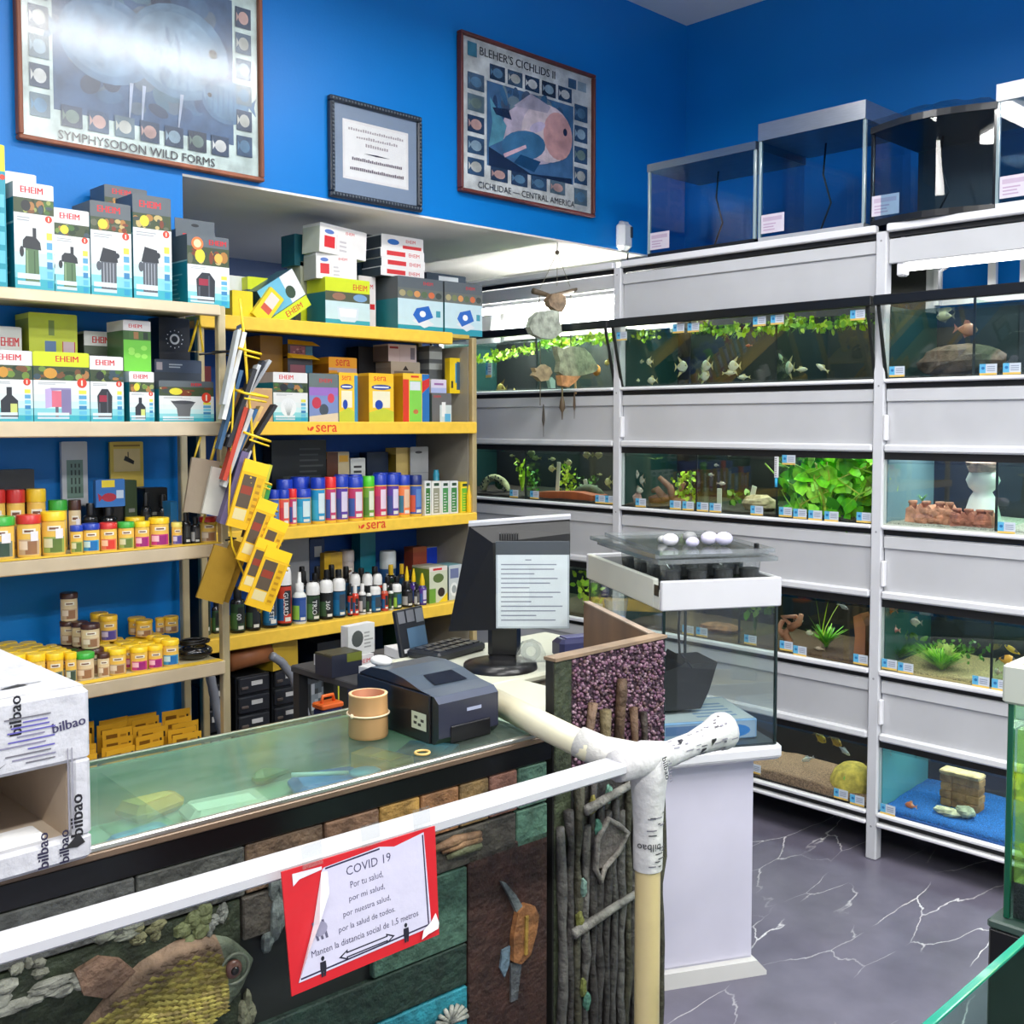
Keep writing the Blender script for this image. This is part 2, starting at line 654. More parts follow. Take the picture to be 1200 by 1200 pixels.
# big discus poster
w, h = 0.792, 0.66
t = thing('framed_poster', 'large framed discus fish poster, pale mint border and wooden frame, above the cream shelves', 'picture', (1.535, 3.198, 2.357))
frame(t, w, h, 0.014, 0.03, (150, 88, 62), WOOD)
mb = MB()
mb.box(-w / 2 + 0.01, w / 2 - 0.01, -0.012, -0.004, 0.01, h - 0.01, (206, 222, 214))
F = Face(mb, (-w / 2, -0.012, 0), (1, 0, 0), (0, 0, 1))
F.rect(0.105, 0.105, w - 0.105, h - 0.09, (62, 92, 128))
for k in range(60):
    F.ell(rnd.uniform(0.17, w - 0.17), rnd.uniform(0.15, h - 0.14), rnd.uniform(0.02, 0.055), rnd.uniform(0.014, 0.035), rnd.choice([(56, 84, 120), (70, 104, 138), (78, 112, 132), (50, 66, 92), (92, 110, 128)]), 14, rnd.uniform(0, 3))
discus(F, 0.27, 0.34, 0.15, (92, 126, 158), (104, 138, 168))
discus(F, 0.50, 0.36, 0.17, (98, 132, 160), (112, 146, 172))
discus(F, 0.66, 0.24, 0.085, (80, 116, 150), (90, 128, 158), -1)
for k in range(46):
    F.ell(0.27 + 0.23 * (k % 2) + rnd.uniform(-0.1, 0.1), 0.34 + rnd.uniform(-0.09, 0.09), rnd.uniform(0.012, 0.04), rnd.uniform(0.003, 0.008), rnd.choice([(98, 132, 162), (108, 142, 170), (94, 126, 156)]), 12, rnd.uniform(1.2, 1.9))
for a, b in ((0.335, 0.10), (0.375, 0.10), (0.5, 0.09)):
    F.poly([(a, 0.23), (a + 0.012, 0.23), (a - 0.05 + b * 0.5, 0.125), (a - 0.055 + b * 0.5, 0.125)], (170, 180, 200))
for k in range(6):
    thumb(F, 0.037, 0.075 + k * 0.083, 0.057, 0.066, rnd)
    thumb(F, w - 0.095, 0.075 + k * 0.083, 0.057, 0.066, rnd)
for k in range(7):
    thumb(F, 0.125 + k * 0.08, 0.062, 0.062, 0.062, rnd)
    thumb(F, 0.125 + k * 0.08, h - 0.085, 0.062, 0.055, rnd)
F.text('SYMPHYSODON WILD FORMS', 0.115, 0.022, 0.026, (46, 42, 44), 0.56, 0.015)
mb.build('poster_print', POSTERM, t)
MB().box(-w / 2 + 0.013, w / 2 - 0.013, -0.019, -0.0175, 0.013, h - 0.013, (255, 255, 255)).build('glazing', POSTERG, t)

# cichlid poster
w, h = 0.793, 0.62
t = thing('framed_poster', 'framed cichlid poster with red-brown frame and white border, nearest the rack corner', 'picture', (3.207, 3.198, 2.462))
frame(t, w, h, 0.013, 0.03, (108, 50, 46), WOOD)
mb = MB()
mb.box(-w / 2 + 0.01, w / 2 - 0.01, -0.012, -0.004, 0.01, h - 0.01, (222, 224, 220))
F = Face(mb, (-w / 2, -0.012, 0), (1, 0, 0), (0, 0, 1))
F.rect(0.15, 0.125, w - 0.13, h - 0.16, (70, 110, 150))
for k in range(46):
    F.ell(rnd.uniform(0.19, w - 0.18), rnd.uniform(h * 0.55, h - 0.18), rnd.uniform(0.02, 0.05), rnd.uniform(0.012, 0.026), rnd.choice([(58, 88, 120), (80, 96, 120), (120, 140, 150), (60, 110, 150), (44, 64, 96)]), 12, rnd.uniform(0, 3))
F.poly([(0.16, 0.2), (0.4, 0.13), (w - 0.14, 0.15), (w - 0.14, 0.125), (0.16, 0.125)], (24, 38, 66))
# large pale fish
F.ell(0.43, 0.3, 0.2, 0.125, (206, 190, 206), 24, 0.15)
F.ell(0.5, 0.315, 0.155, 0.12, (232, 212, 216), 22, 0.1)
F.ell(0.565, 0.315, 0.09, 0.1, (226, 170, 164), 20)
F.ell(0.36, 0.24, 0.13, 0.06, (66, 120, 160), 18, 0.2)
F.poly([(0.26, 0.3), (0.165, 0.40), (0.18, 0.3), (0.16, 0.2), (0.24, 0.24)], (96, 160, 180))
F.poly([(0.3, 0.39), (0.4, 0.46), (0.52, 0.43), (0.5, 0.4)], (190, 180, 196))
F.poly([(0.18, 0.36), (0.27, 0.37), (0.29, 0.33), (0.2, 0.335)], (30, 44, 74))
F.poly([(0.34, 0.2), (0.46, 0.19), (0.42, 0.14), (0.3, 0.16)], (24, 70, 108))
F.ell(0.61, 0.34, 0.013, 0.016, (40, 40, 60))
F.ell(0.44, 0.33, 0.05, 0.02, (216, 200, 226), 12, 0.4)
F.poly([(0.24, 0.185), (0.37, 0.245), (0.375, 0.232), (0.25, 0.172)], (230, 190, 200))
for k in range(5):
    thumb(F, 0.045, 0.075 + k * 0.083, 0.09, 0.066, rnd)
    thumb(F, w - 0.125, 0.045 + k * 0.09, 0.085, 0.07, rnd)
for k in range(5):
    thumb(F, 0.165 + k * 0.1, h - 0.15, 0.085, 0.06, rnd)
for k in range(4):
    thumb(F, 0.17 + k * 0.115, 0.07, 0.095, 0.055, rnd)
F.rect(0.045, h - 0.085, 0.095, h - 0.03, (52, 130, 156))
F.text("BLEHER'S CICHLIDS II", 0.11, h - 0.07, 0.034, (40, 40, 44), 0.5, 0.02)
F.rect(w - 0.165, h - 0.085, w - 0.115, h - 0.045, (60, 90, 120))
F.rect(w - 0.105, h - 0.085, w - 0.05, h - 0.045, (150, 170, 180))
F.text('CICHLIDAE — CENTRAL AMERICA', 0.1, 0.028, 0.026, (40, 40, 44), 0.58, 0.015)
mb.build('poster_print', POSTERM, t)
MB().box(-w / 2 + 0.013, w / 2 - 0.013, -0.018, -0.017, 0.013, h - 0.013, (255, 255, 255)).build('glazing', POSTERG, t)

# certificate
w, h = 0.418, 0.355
t = thing('framed_certificate', 'framed certificate with dark beaded frame and blue-grey mount between the two posters', 'picture', (2.41, 3.198, 2.352))
mb = MB()
b = 0.02
for x0, x1, z0, z1 in ((-w / 2, w / 2, 0, b), (-w / 2, w / 2, h - b, h), (-w / 2, -w / 2 + b, b, h - b), (w / 2 - b, w / 2, b, h - b)):
    mb.box(x0, x1, -0.024, 0, z0, z1, (38, 46, 58), 0.004)
for k in range(30):
    for zz in (b * 0.55, h - b * 0.55):
        mb.ball((-w / 2 + 0.012 + k * (w - 0.024) / 29, -0.025, zz), 0.0045, 0.003, 0.0045, (96, 104, 112), 6, 4)
for k in range(25):
    for xx in (-w / 2 + b * 0.55, w / 2 - b * 0.55):
        mb.ball((xx, -0.025, 0.012 + k * (h - 0.024) / 24), 0.0045, 0.003, 0.0045, (96, 104, 112), 6, 4)
mb.build('frame', PLASTIC, t)
mb = MB()
mb.box(-w / 2 + 0.018, w / 2 - 0.018, -0.01, -0.003, 0.018, h - 0.018, (134, 148, 168))
F = Face(mb, (-w / 2, -0.01, 0), (1, 0, 0), (0, 0, 1))
F.rect(0.06, 0.075, w - 0.06, h - 0.07, (236, 230, 226))
F.rect(0.07, 0.085, w - 0.07, h - 0.08, (242, 238, 234))
for v, u0, u1, hh in ((0.25, 0.085, 0.335, 0.011), (0.225, 0.12, 0.3, 0.01), (0.2, 0.16, 0.26, 0.012)):
    k = u0
    while k < u1:
        F.rect(k, v, k + 0.007, v + hh * rnd.uniform(0.6, 1.1), (172, 160, 160))
        k += 0.0105
F.poly([(0.15, 0.175), (0.21, 0.178), (0.27, 0.175), (0.21, 0.172)], (60, 50, 60))
for v, u0, u1 in ((0.145, 0.1, 0.32), (0.11, 0.09, 0.33)):
    k = u0
    while k < u1:
        F.rect(k, v, k + 0.006, v + rnd.uniform(0.008, 0.012), (110, 96, 104))
        k += 0.0088
mb.build('certificate_sheet', CARD, t)
MB().box(-w / 2 + 0.018, w / 2 - 0.018, -0.0165, -0.0155, 0.018, h - 0.018, (255, 255, 255)).build('glazing', POSTERG, t)

# air freshener / detector at the corner
t = thing('wall_dispenser', 'small white rounded dispenser on the blue wall above the rack corner post', 'dispenser', (3.8, 3.198, 2.335))
MB().box(-0.045, 0.045, -0.055, 0, 0.0, 0.135, (232, 230, 236), 0.022).build('housing', PLASTIC, t)
MB().box(0.012, 0.03, -0.058, -0.054, 0.06, 0.11, (52, 54, 60), 0.004).build('sensor_window', SHINY, t)
mb = MB().tube([(3.86, 3.195, 2.335), (3.85, 3.19, 2.31), (3.82, 3.17, 2.28), (3.76, 3.1, 2.245), (3.7, 3.05, 2.242)], 0.0035, (30, 30, 30), 6)
tag(mb.build('cable', PLASTIC), 'thin black cable running from the wall dispenser to the rack top', 'cable')

# ---------------------------------------------------------------- the aquarium rack along the blue side wall
XR = 3.522
YB = [0.589, 1.777, 2.965, 4.153]
BAYS = [(YB[2] + 0.02, YB[3] - 0.02), (YB[1] + 0.02, YB[2] - 0.02), (YB[0] + 0.02, YB[1] - 0.02)]
BAYN = ['alcove bay', 'middle bay', 'near bay']
ROWZ = [(1.702, 1.965), (1.194, 1.442), (0.683, 0.925), (0.173, 0.425)]
RW = (214, 215, 220)
rack = thing('aquarium_rack', 'tall white metal rack holding four rows of fish tanks with pale panels', 'rack', (XR, 2.37, 0))
RL = (-XR, -2.37, 0)
for y in YB:
    mb = MB().box(XR - 0.012, XR + 0.03, y - 0.02, y + 0.02, 0, 2.212, RW, 0.004)
    F = Face(mb, (XR - 0.012, y + 0.02, 0), (0, -1, 0), (0, 0, 1))
    for z in (0.12, 0.65, 1.17, 1.68, 2.18):
        F.ell(0.02, z, 0.004, 0.004, (150, 150, 156), 8)
    mb.build('post', WHITEP, rack, RL)
    MB().box(XR + 0.38, XR + 0.42, y - 0.02, y + 0.02, 0, 2.212, RW, 0.004).build('rear_post', WHITEP, rack, RL)
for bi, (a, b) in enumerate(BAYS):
    for zi, (z0, z1) in enumerate([(2.185, 1.975), (1.672, 1.452), (1.16, 0.938), (0.648, 0.433)]):
        if zi == 0 and bi != 1:
            MB().box(XR + 0.004, XR + 0.018, a, b, 2.125 if bi == 0 else 2.1, 2.185, (205, 206, 210), 0.003).build('top_valance', WHITEP, rack, RL)
            continue
        mb = MB()
        mb.box(XR + 0.006, XR + 0.016, a + 0.004, b - 0.004, z1, z0, (196, 197, 201), 0.002)
        mb.box(XR - 0.002, XR + 0.006, a + 0.004, b - 0.004, z0 - 0.046, z0 - 0.004, (204, 205, 209), 0.002)
        if zi > 0:
            mb.box(XR - 0.014, XR + 0.01, a + 0.002, b - 0.002, z1 - 0.002, z1 + 0.026, (228, 229, 233), 0.006)
        mb.build('hood_panel', WHITEP, rack, RL)
    for zi, (z0, z1) in enumerate([(2.208, 2.236), (1.69, 1.704), (1.181, 1.195), (0.666, 0.684), (0.16, 0.174), (0.124, 0.138)]):
        MB().box(XR - 0.018, XR + 0.012, a, b, z0, z1, (236, 236, 240), 0.004).build('shelf_lip', WHITEP, rack, RL)
    for zi, z in enumerate((2.19, 1.671, 1.162, 0.648, 0.14)):
        MB().box(XR + 0.004, XR + (0.06 if (zi == 0 and bi == 0) else 0.41), a, b, z, z + 0.018, (18, 18, 22)).build('shelf_board', MATTE, rack, RL)
    MB().box(XR + 0.3, XR + 0.32, a, b, 0.07, 0.085, (120, 122, 128)).build('low_rail', WHITEP, rack, RL)
    MB().box(XR + 0.4, XR + 0.41, a, b, 0, 0.14, (16, 16, 18)).build('shadow_board', MATTE, rack, RL)  # near-black board added to stand for the shadow under the rack
    for zi, z in enumerate((1.655, 1.145, 0.632)):
        if True:
            area('tank_lamp_light', (XR + 0.2, (a + b) / 2, [1.46, 0.945, 0.44][zi] + 0.1), 0.12, 1.05, [4.2, 2.6, 3][zi] * ([1.6, 1.2, 1.3][zi] if bi == 2 else 1), (1.0, 1.0, 0.93), spread=150)
    area('tank_lamp_light', (XR + 0.2, (a + b) / 2, 2.1), 0.12, 1.05, [9, 4.5, 4.5][bi], (1.0, 1.0, 0.92), spread=160)
for y, zs in ((YB[1] - 0.025, (1.53, 1.02, 0.53)), (YB[2] - 0.025, (1.53, 1.02))):
    for z in zs:
        MB().box(XR - 0.016, XR + 0.006, y - 0.008, y + 0.004, z - 0.04, z + 0.05, (240, 240, 244), 0.003).build('hinge_clip', WHITEP, rack, RL)

TUBEB = emit_mat('bright_tube', (1, 1, 0.96, 1), 75)
# lamps fixed in the two open bays on top
for nm, a, b, x, z in (('near', YB[0] + 0.1, YB[1] - 0.06, XR + 0.03, 2.085), ('alcove', YB[2] + 0.06, YB[3] - 0.1, XR + 0.1, 2.1), ('alcove', YB[2] + 0.06, YB[3] - 0.1, XR + 0.3, 2.04)):
    t = thing('tank_lamp', 'lit fluorescent tube fitting ' + {'near': 'above the open near bay with blue wall behind', 'alcove': 'above the green planted alcove tank'}[nm] + (', rear one' if x > XR + 0.2 else ''), 'lamp', (x, (a + b) / 2, z), group='tank lamps')
    MB().box(-0.012, 0.012, a - (a + b) / 2, b - (a + b) / 2, 0.014, 0.035, (238, 238, 242), 0.004).build('reflector', WHITEP, t)
    MB().tube([(0, a - (a + b) / 2 + 0.02, 0), (0, b - (a + b) / 2 - 0.02, 0)], 0.013, (255, 255, 255), 10).build('tube', TUBE if nm == 'near' else TUBEB, t)
    for e in (a, b):
        MB().box(-0.02, 0.02, e - (a + b) / 2 - 0.015, e - (a + b) / 2 + 0.015, -0.03, 0.03, (236, 236, 240), 0.006).build('end_bracket', WHITEP, t)
        MB().box(-0.008, 0.008, e - (a + b) / 2 - 0.006, e - (a + b) / 2 + 0.006, 0.03, 2.19 - z, (225, 225, 230)).build('drop_rod', WHITEP, t)
# white frame behind the open near bay
mb = MB()
a, b = YB[0] + 0.02, YB[1] - 0.02
mb.box(XR + 0.39, XR + 0.41, a, b, 1.985, 2.015, (232, 232, 236))
mb.box(XR + 0.36, XR + 0.39, b - 0.02, b, 1.985, 2.19, (232, 232, 236))
for y in (b - 0.2, b - 0.31):
    mb.box(XR + 0.385, XR + 0.405, y - 0.014, y + 0.014, 2.015, 2.19, (232, 232, 236))
mb.build('rear_frame', WHITEP, rack, RL)
mb = MB().tube([(XR + 0.1, b - 0.14, 1.99), (XR + 0.1, b - 0.14, 2.07), (XR + 0.1, b - 0.17, 2.09)], 0.008, (150, 152, 158), 8)
mb.tube([(XR + 0.1, b - 0.12, 1.99), (XR + 0.1, b - 0.28, 1.99)], 0.006, (60, 60, 66), 6)
mb.build('lamp_stay', WHITEP, rack, RL)
MB().box(3.955, 3.975, YB[2] + 0.05, YB[3] - 0.03, 1.99, 2.32, (240, 241, 236)).build('white_backing', WHITEP, rack, RL)


# ---------------------------------------------------------------- tanks
def price_card(t, L, y, z, w=0.052, h=0.034, x=XR - 0.004, blue=True):
    mb = MB().box(x - 0.0012, x, y - w / 2, y + w / 2, z - h / 2, z + h / 2, (206, 214, 226))
    F = Face(mb, (x - 0.0012, y + w / 2, z - h / 2), (0, -1, 0), (0, 0, 1))
    F.rect(0, 0, w, h * 0.18, (226, 190, 96))
    F.rect(0, h * 0.18, w * 0.36, h, (96, 178, 220))
    F.ell(w * 0.2, h * 0.62, w * 0.1, h * 0.14, (40, 110, 170), 8)
    for k in range(3):
        F.rect(w * 0.44, h * (0.36 + 0.18 * k), w * 0.9, h * (0.43 + 0.18 * k), (140, 150, 172))
    return mb.build('price_card', CARD, t, L)


def make_tank(label, bi, ri, dividers=(), floorcol=(40, 38, 36), back=(14, 15, 17), side=(30, 60, 58)):
    a, b = BAYS[bi]
    z0, z1 = ROWZ[ri]
    t = thing('display_aquarium', label, 'aquarium', (XR + 0.2, (a + b) / 2, z0), group='display aquariums in the rack')
    L = (-XR - 0.2, -(a + b) / 2, -z0)
    xb = XR + (0.25 if ri == 3 and bi < 2 else 0.385)
    off = -0.07 if ri == 0 else 0
    x0 = XR + 0.002
    zt = z1
    if ri == 0:
        vs = [(x0, a, z0), (x0, b, z0), (x0 + off, b, zt), (x0 + off, a, zt)]
        vs2 = [(p[0] + 0.005, p[1], p[2]) for p in vs]
        mb = MB().add(vs + vs2, [(0, 1, 2, 3), (7, 6, 5, 4), (0, 4, 5, 1), (1, 5, 6, 2), (2, 6, 7, 3), (3, 7, 4, 0)], (255, 255, 255))
        mb.build('front_pane', GLASS, t, L)
        for y in (a, b):
            MB().add([(x0 - 0.003, y - 0.005, z0), (x0 - 0.003, y + 0.005, z0), (x0 - 0.003 + off, y + 0.005, zt), (x0 - 0.003 + off, y - 0.005, zt),
                      (x0 + 0.006, y - 0.005, z0), (x0 + 0.006, y + 0.005, z0), (x0 + 0.006 + off, y + 0.005, zt), (x0 + 0.006 + off, y - 0.005, zt)],
                     [(0, 1, 2, 3), (7, 6, 5, 4), (0, 4, 5, 1), (1, 5, 6, 2), (2, 6, 7, 3), (3, 7, 4, 0)], (16, 20, 20)).build('corner_seal', MATTE, t, L)
        MB().box(x0 + off - 0.012, x0 + off + 0.02, a - 0.02, b + 0.012, zt - 0.012, zt + 0.022, (16, 17, 19), 0.003).build('top_trim', PLASTIC, t, L)
    else:
        MB().box(x0, x0 + 0.005, a, b, z0, z1, (255, 255, 255)).build('front_pane', GLASS, t, L)
    MB().box(xb, xb + 0.008, a, b, z0, 2.185 if (ri == 0 and bi == 1) else z1, back).build('back_panel', MATTE, t, L)
    for y in (a, b - 0.005):
        mb = MB().box(x0 + 0.02, xb, y, y + 0.004, z0, z1 - 0.01, side)
        mb.build('side_pane', PLASTIC, t, L)
    for y in dividers:
        MB().box(x0 + 0.006, xb, y - 0.002, y + 0.002, z0, z1 - 0.01, (255, 255, 255)).build('divider', GLASSG, t, L)
        MB().box(x0 + 0.005, x0 + 0.009, y - 0.004, y + 0.004, z0, z1, (14, 26, 28)).build('divider_seal', MATTE, t, L)
    MB().box(x0, xb, a, b, z0, z0 + 0.006, floorcol).build('base_pane', MATTE, t, L)
    MB().box(x0 + 0.007, xb - 0.002, a + 0.006, b - 0.007, z1 - 0.03, z1 - 0.028, (255, 255, 255)).build('water', WATER, t, L)
    if ri != 0:
        MB().box(x0 - 0.002, x0 + 0.004, a, b, z1 - 0.018, z1 + 0.008, (12, 12, 14)).build('top_trim', MATTE, t, L)
    t['L'] = L
    return t, L


def gravel(t, L, y0, y1, z, col, hf, x0=XR + 0.012, x1=XR + 0.38, nx=8, ny=24, seed=1, name='substrate'):
    rnd = random.Random(seed)
    vs, fs = [], []
    for i in range(nx + 1):
        for j in range(ny + 1):
            u, v = i / nx, j / ny
            vs.append((x0 + (x1 - x0) * u, y0 + (y1 - y0) * v, z + hf(u, v) + rnd.uniform(0, 0.006)))
    for i in range(nx):
        for j in range(ny):
            k = i * (ny + 1) + j
            fs.append((k, k + ny + 1, k + ny + 2, k + 1))
    n = len(vs)
    vs += [(x0, y0 + (y1 - y0) * j / ny, z) for j in range(ny + 1)]
    for j in range(ny):
        fs.append((j, j + 1, n + j + 1, n + j))
    o = MB().add(vs, fs, col, 0, True).build(name, GRAVEL, t, L)
    return o


FLOORC = {0: (24, 24, 24), 1: (60, 56, 50), 2: (96, 84, 66), 3: (60, 54, 46)}
TK = {}
TK[0, 0] = make_tank('top-row alcove tank behind the hanging fish mobile, floating green plants', 0, 0, (3.465,))
TK[1, 0] = make_tank('top-row middle tank with slanted front and pale angelfish under floating plants', 1, 0, (2.599, 2.200), back=(16, 20, 20))
TK[2, 0] = make_tank('top-row near tank with slanted dark front and two pinkish fish', 2, 0, (1.459,), back=(26, 34, 46))
TK[0, 1] = make_tank('second-row alcove tank with pale arch ornament and red-brown wood slab', 0, 1, (3.534,))
TK[1, 1] = make_tank('second-row middle tank filled at one end with bright green plants', 1, 1, (2.558, 2.188))
TK[2, 1] = make_tank('second-row near tank with terracotta castle pieces and white tower ornament', 2, 1, (1.375,), floorcol=(190, 190, 180), back=(34, 30, 40), side=(120, 150, 165))
TK[0, 2] = make_tank('third-row alcove tank mostly hidden behind the till screen', 0, 2, (3.5,), floorcol=(90, 80, 60))
TK[1, 2] = make_tank('third-row middle tank with spiky green plant, seen beside the white nano tank', 1, 2, (2.35,), floorcol=(120, 96, 70))
TK[2, 2] = make_tank('third-row near tank with mounds of bright green moss', 2, 2, (1.379,), floorcol=(190, 170, 120), back=(26, 34, 38), side=(40, 84, 80))
TK[0, 3] = make_tank('bottom-row alcove tank behind the counter', 0, 3, ())
TK[1, 3] = make_tank('bottom-row middle tank with sloping brown gravel and yellow half dome', 1, 3, ())
TK[2, 3] = make_tank('bottom-row near tank with bright blue sand and a sandstone block', 2, 3, (), floorcol=(30, 90, 170), back=(30, 32, 48), side=(90, 165, 175))

for k, args in {
    (1, 3): ((176, 138, 112), lambda u, v: 0.012 + 0.012 * u + 0.03 * v + 0.012 * math.sin(v * 7)),
    (2, 3): ((24, 120, 214), lambda u, v: 0.006 + 0.02 * u),
    (2, 2): ((206, 186, 130), lambda u, v: 0.004 + 0.008 * u),
    (1, 2): ((120, 92, 70), lambda u, v: 0.004 + 0.006 * u + 0.004 * math.sin(v * 9)),
    (0, 2): ((110, 96, 74), lambda u, v: 0.004 + 0.008 * u),
    (0, 1): ((60, 46, 38), lambda u, v: 0.004 + 0.02 * u),
    (1, 1): ((70, 62, 50), lambda u, v: 0.003 + 0.02 * u),
    (2, 1): ((196, 194, 182), lambda u, v: 0.002 + 0.012 * u),
    (0, 3): ((110, 92, 70), lambda u, v: 0.01 + 0.01 * u),
}.items():
    t, L = TK[k]
    a, b = BAYS[k[0]]
    gravel(t, L, a + 0.008, b - 0.008, ROWZ[k[1]][0] + 0.006, args[0], args[1], x1=XR + (0.245 if k[1] == 3 and k[0] < 2 else 0.38), seed=k[0] * 7 + k[1])

_pc = {
    (0, 0): [(3.747, 1.804)],
    (1, 0): [(2.602, 1.928), (2.530, 1.927), (2.228, 1.931), (2.152, 1.932), (1.834, 1.926), (2.898, 1.915)],
    (2, 0): [(1.713, 1.728), (1.405, 1.724), (1.331, 1.724)],
    (0, 1): [(3.602, 1.218), (3.466, 1.219), (3.063, 1.219), (3.007, 1.219)],
    (1, 1): [(2.837, 1.216), (2.656, 1.216), (2.592, 1.216), (2.521, 1.216), (2.459, 1.216), (2.269, 1.216), (2.144, 1.218), (2.083, 1.215), (2.020, 1.213), (1.955, 1.211), (2.133, 1.414), (1.829, 1.217)],
    (2, 1): [(1.338, 1.215)],
    (0, 2): [(3.075, 0.741)],
    (1, 2): [(2.587, 0.709), (2.519, 0.710), (2.291, 0.712), (2.133, 0.712), (2.075, 0.702), (1.832, 0.708)],
    (2, 2): [(1.724, 0.708), (1.665, 0.705), (1.408, 0.700), (1.345, 0.700)],
    (1, 3): [(2.265, 0.211), (1.900, 0.202), (1.836, 0.196)],
    (2, 3): [(1.720, 0.190)],
}
for k, pts in _pc.items():
    t, L = TK[k]
    for y, z in pts:
        tall = k == (0, 0)
        x = XR - 0.001
        if k[1] == 0:
            x = XR - 0.001 - 0.07 * max(0, (z - 1.702)) / 0.263
        price_card(t, L, y, max(z, ROWZ[k[1]][0] + 0.019), 0.04 if tall else 0.055, 0.07 if tall else 0.036, x)


# ---------------------------------------------------------------- plants, ornaments, fish
def blades(mb, c, n, h, sp, cols, rnd, w=0.006, bend=0.5):
    for i in range(n):
        a = rnd.uniform(0, 2 * PI)
        hh = h * rnd.uniform(0.5, 1.0)
        d = sp * rnd.uniform(0.3, 1.0)
        pts = []
        for k in range(4):
            u = k / 3
            pts.append((c[0] + math.cos(a) * d * u ** (1 + bend), c[1] + math.sin(a) * d * u ** (1 + bend), c[2] + hh * (u - 0.25 * bend * u * u)))
        px, py = -math.sin(a) * w / 2, math.cos(a) * w / 2
        vs, fs = [], []
        for k, p in enumerate(pts):
            f = 1 - 0.85 * (k / 3) ** 2
            vs += [(p[0] - px * f, p[1] - py * f, p[2]), (p[0] + px * f, p[1] + py * f, p[2])]
        for k in range(3):
            fs.append((2 * k, 2 * k + 1, 2 * k + 3, 2 * k + 2))
        mb.add(vs, fs, rnd.choice(cols))


def leaves(mb, c, n, rx, ry, rz, size, cols, rnd):
    for i in range(n):
        p = Vector((c[0] + rnd.uniform(-rx, rx), c[1] + rnd.uniform(-ry, ry), c[2] + rnd.uniform(-rz, rz)))
        u = Vector((rnd.uniform(-0.5, 0.5), rnd.uniform(-1, 1), rnd.uniform(-1, 1))).normalized()
        w = u.cross(Vector((rnd.uniform(-1, -0.3), rnd.uniform(-0.6, 0.6), rnd.uniform(-0.6, 0.6)))).normalized()
        s = size * rnd.uniform(0.6, 1.25)
        k = s * 0.32
        pts = [p, p + u * s * 0.3 + w * k, p + u * s * 0.7 + w * k * 0.8, p + u * s, p + u * s * 0.7 - w * k * 0.8, p + u * s * 0.3 - w * k]
        mb.add([tuple(q) for q in pts], [(0, 1, 2, 3), (0, 3, 4, 5)], rnd.choice(cols))


YG = [(196, 230, 50), (166, 214, 40), (216, 240, 90), (130, 184, 34)]
DG = [(60, 120, 30), (84, 140, 36), (110, 160, 50), (40, 90, 30)]


def plant(name, label, c, build, group=None, stem=True):
    t = thing(name, label, 'plant', c, group=group)
    rr = random.Random(label)
    mb = MB()
    build(mb, rr)
    mb.build('foliage', PLANT, t)
    return t


def top_plant(label, y, z, n, ry):
    def f(mb, rr):
        leaves(mb, (0, 0, 0), n, 0.06, ry, 0.012, 0.026, YG, rr)
        for i in range(n // 3):
            yy = rr.uniform(-ry, ry)
            mb.tube([(rr.uniform(-0.04, 0.04), yy, 0), (rr.uniform(-0.04, 0.04), yy + rr.uniform(-0.01, 0.01), -rr.uniform(0.015, 0.035))], 0.0012, (120, 160, 60), 4)
    plant('floating_plant', label, (XR + 0.1, y, z), f, 'floating plants in the top tanks')


_fl = [(2.905, 1.929), (2.589, 1.944), (2.490, 1.917), (2.425, 1.920), (2.343, 1.921), (2.243, 1.921), (2.162, 1.942), (2.137, 1.918), (2.044, 1.915), (1.975, 1.920), (1.915, 1.919)]
for i, (y, z) in enumerate(_fl):
    top_plant('yellow-green floating plant in the top middle tank, %s from the alcove post' % ORD[i], y, z, 26, 0.035)
for i, (y, z) in enumerate([(3.888, 1.872), (3.766, 1.891), (3.636, 1.902), (3.489, 1.918), (3.358, 1.919), (3.232, 1.928), (3.121, 1.929)]):
    top_plant('bright floating plant in the top alcove tank, %s from the yellow shelves' % ORD[i], y, z, 44, 0.06)


def reg(nm, label, X, y, z, f, group=None):
    return plant(nm, label, (X, y, z), f, group)


reg('aquatic_plant', 'tall yellow-green stem plant beside the divider of the second-row alcove tank', 3.7, 3.728, 1.2, lambda mb, r: (blades(mb, (0, 0, 0), 26, 0.17, 0.03, YG, r, 0.01), leaves(mb, (0, 0, 0.13), 20, 0.02, 0.03, 0.04, 0.03, YG, r)))
reg('aquatic_plant', 'feathery green plant behind the divider of the second-row alcove tank', 3.75, 3.706, 1.2, lambda mb, r: leaves(mb, (0, 0, 0.06), 40, 0.03, 0.03, 0.05, 0.025, DG, r))
reg('aquatic_plant', 'bushy yellow-green plant by the white marker stick in the alcove tank', 3.68, 3.406, 1.205, lambda mb, r: leaves(mb, (0, 0, 0.08), 90, 0.03, 0.035, 0.07, 0.024, YG, r))
reg('aquatic_plant', 'low dark green plant over the cocohut in the alcove tank', 3.72, 3.318, 1.205, lambda mb, r: (leaves(mb, (0, 0, 0.05), 60, 0.03, 0.06, 0.045, 0.02, DG, r), blades(mb, (0, 0, 0), 14, 0.08, 0.06, DG, r)))
reg('aquatic_plant', 'bushy yellow plant beside driftwood in the second-row middle tank', 3.65, 2.707, 1.205, lambda mb, r: leaves(mb, (0, 0, 0.07), 110, 0.035, 0.045, 0.065, 0.024, YG, r))
reg('aquatic_plant', 'pale floating sprig near the alcove post in the second-row middle tank', 3.65, 2.863, 1.395, lambda mb, r: blades(mb, (0, 0, 0), 16, 0.01, 0.06, [(190, 210, 110), (150, 180, 80)], r, 0.005, 0.2))
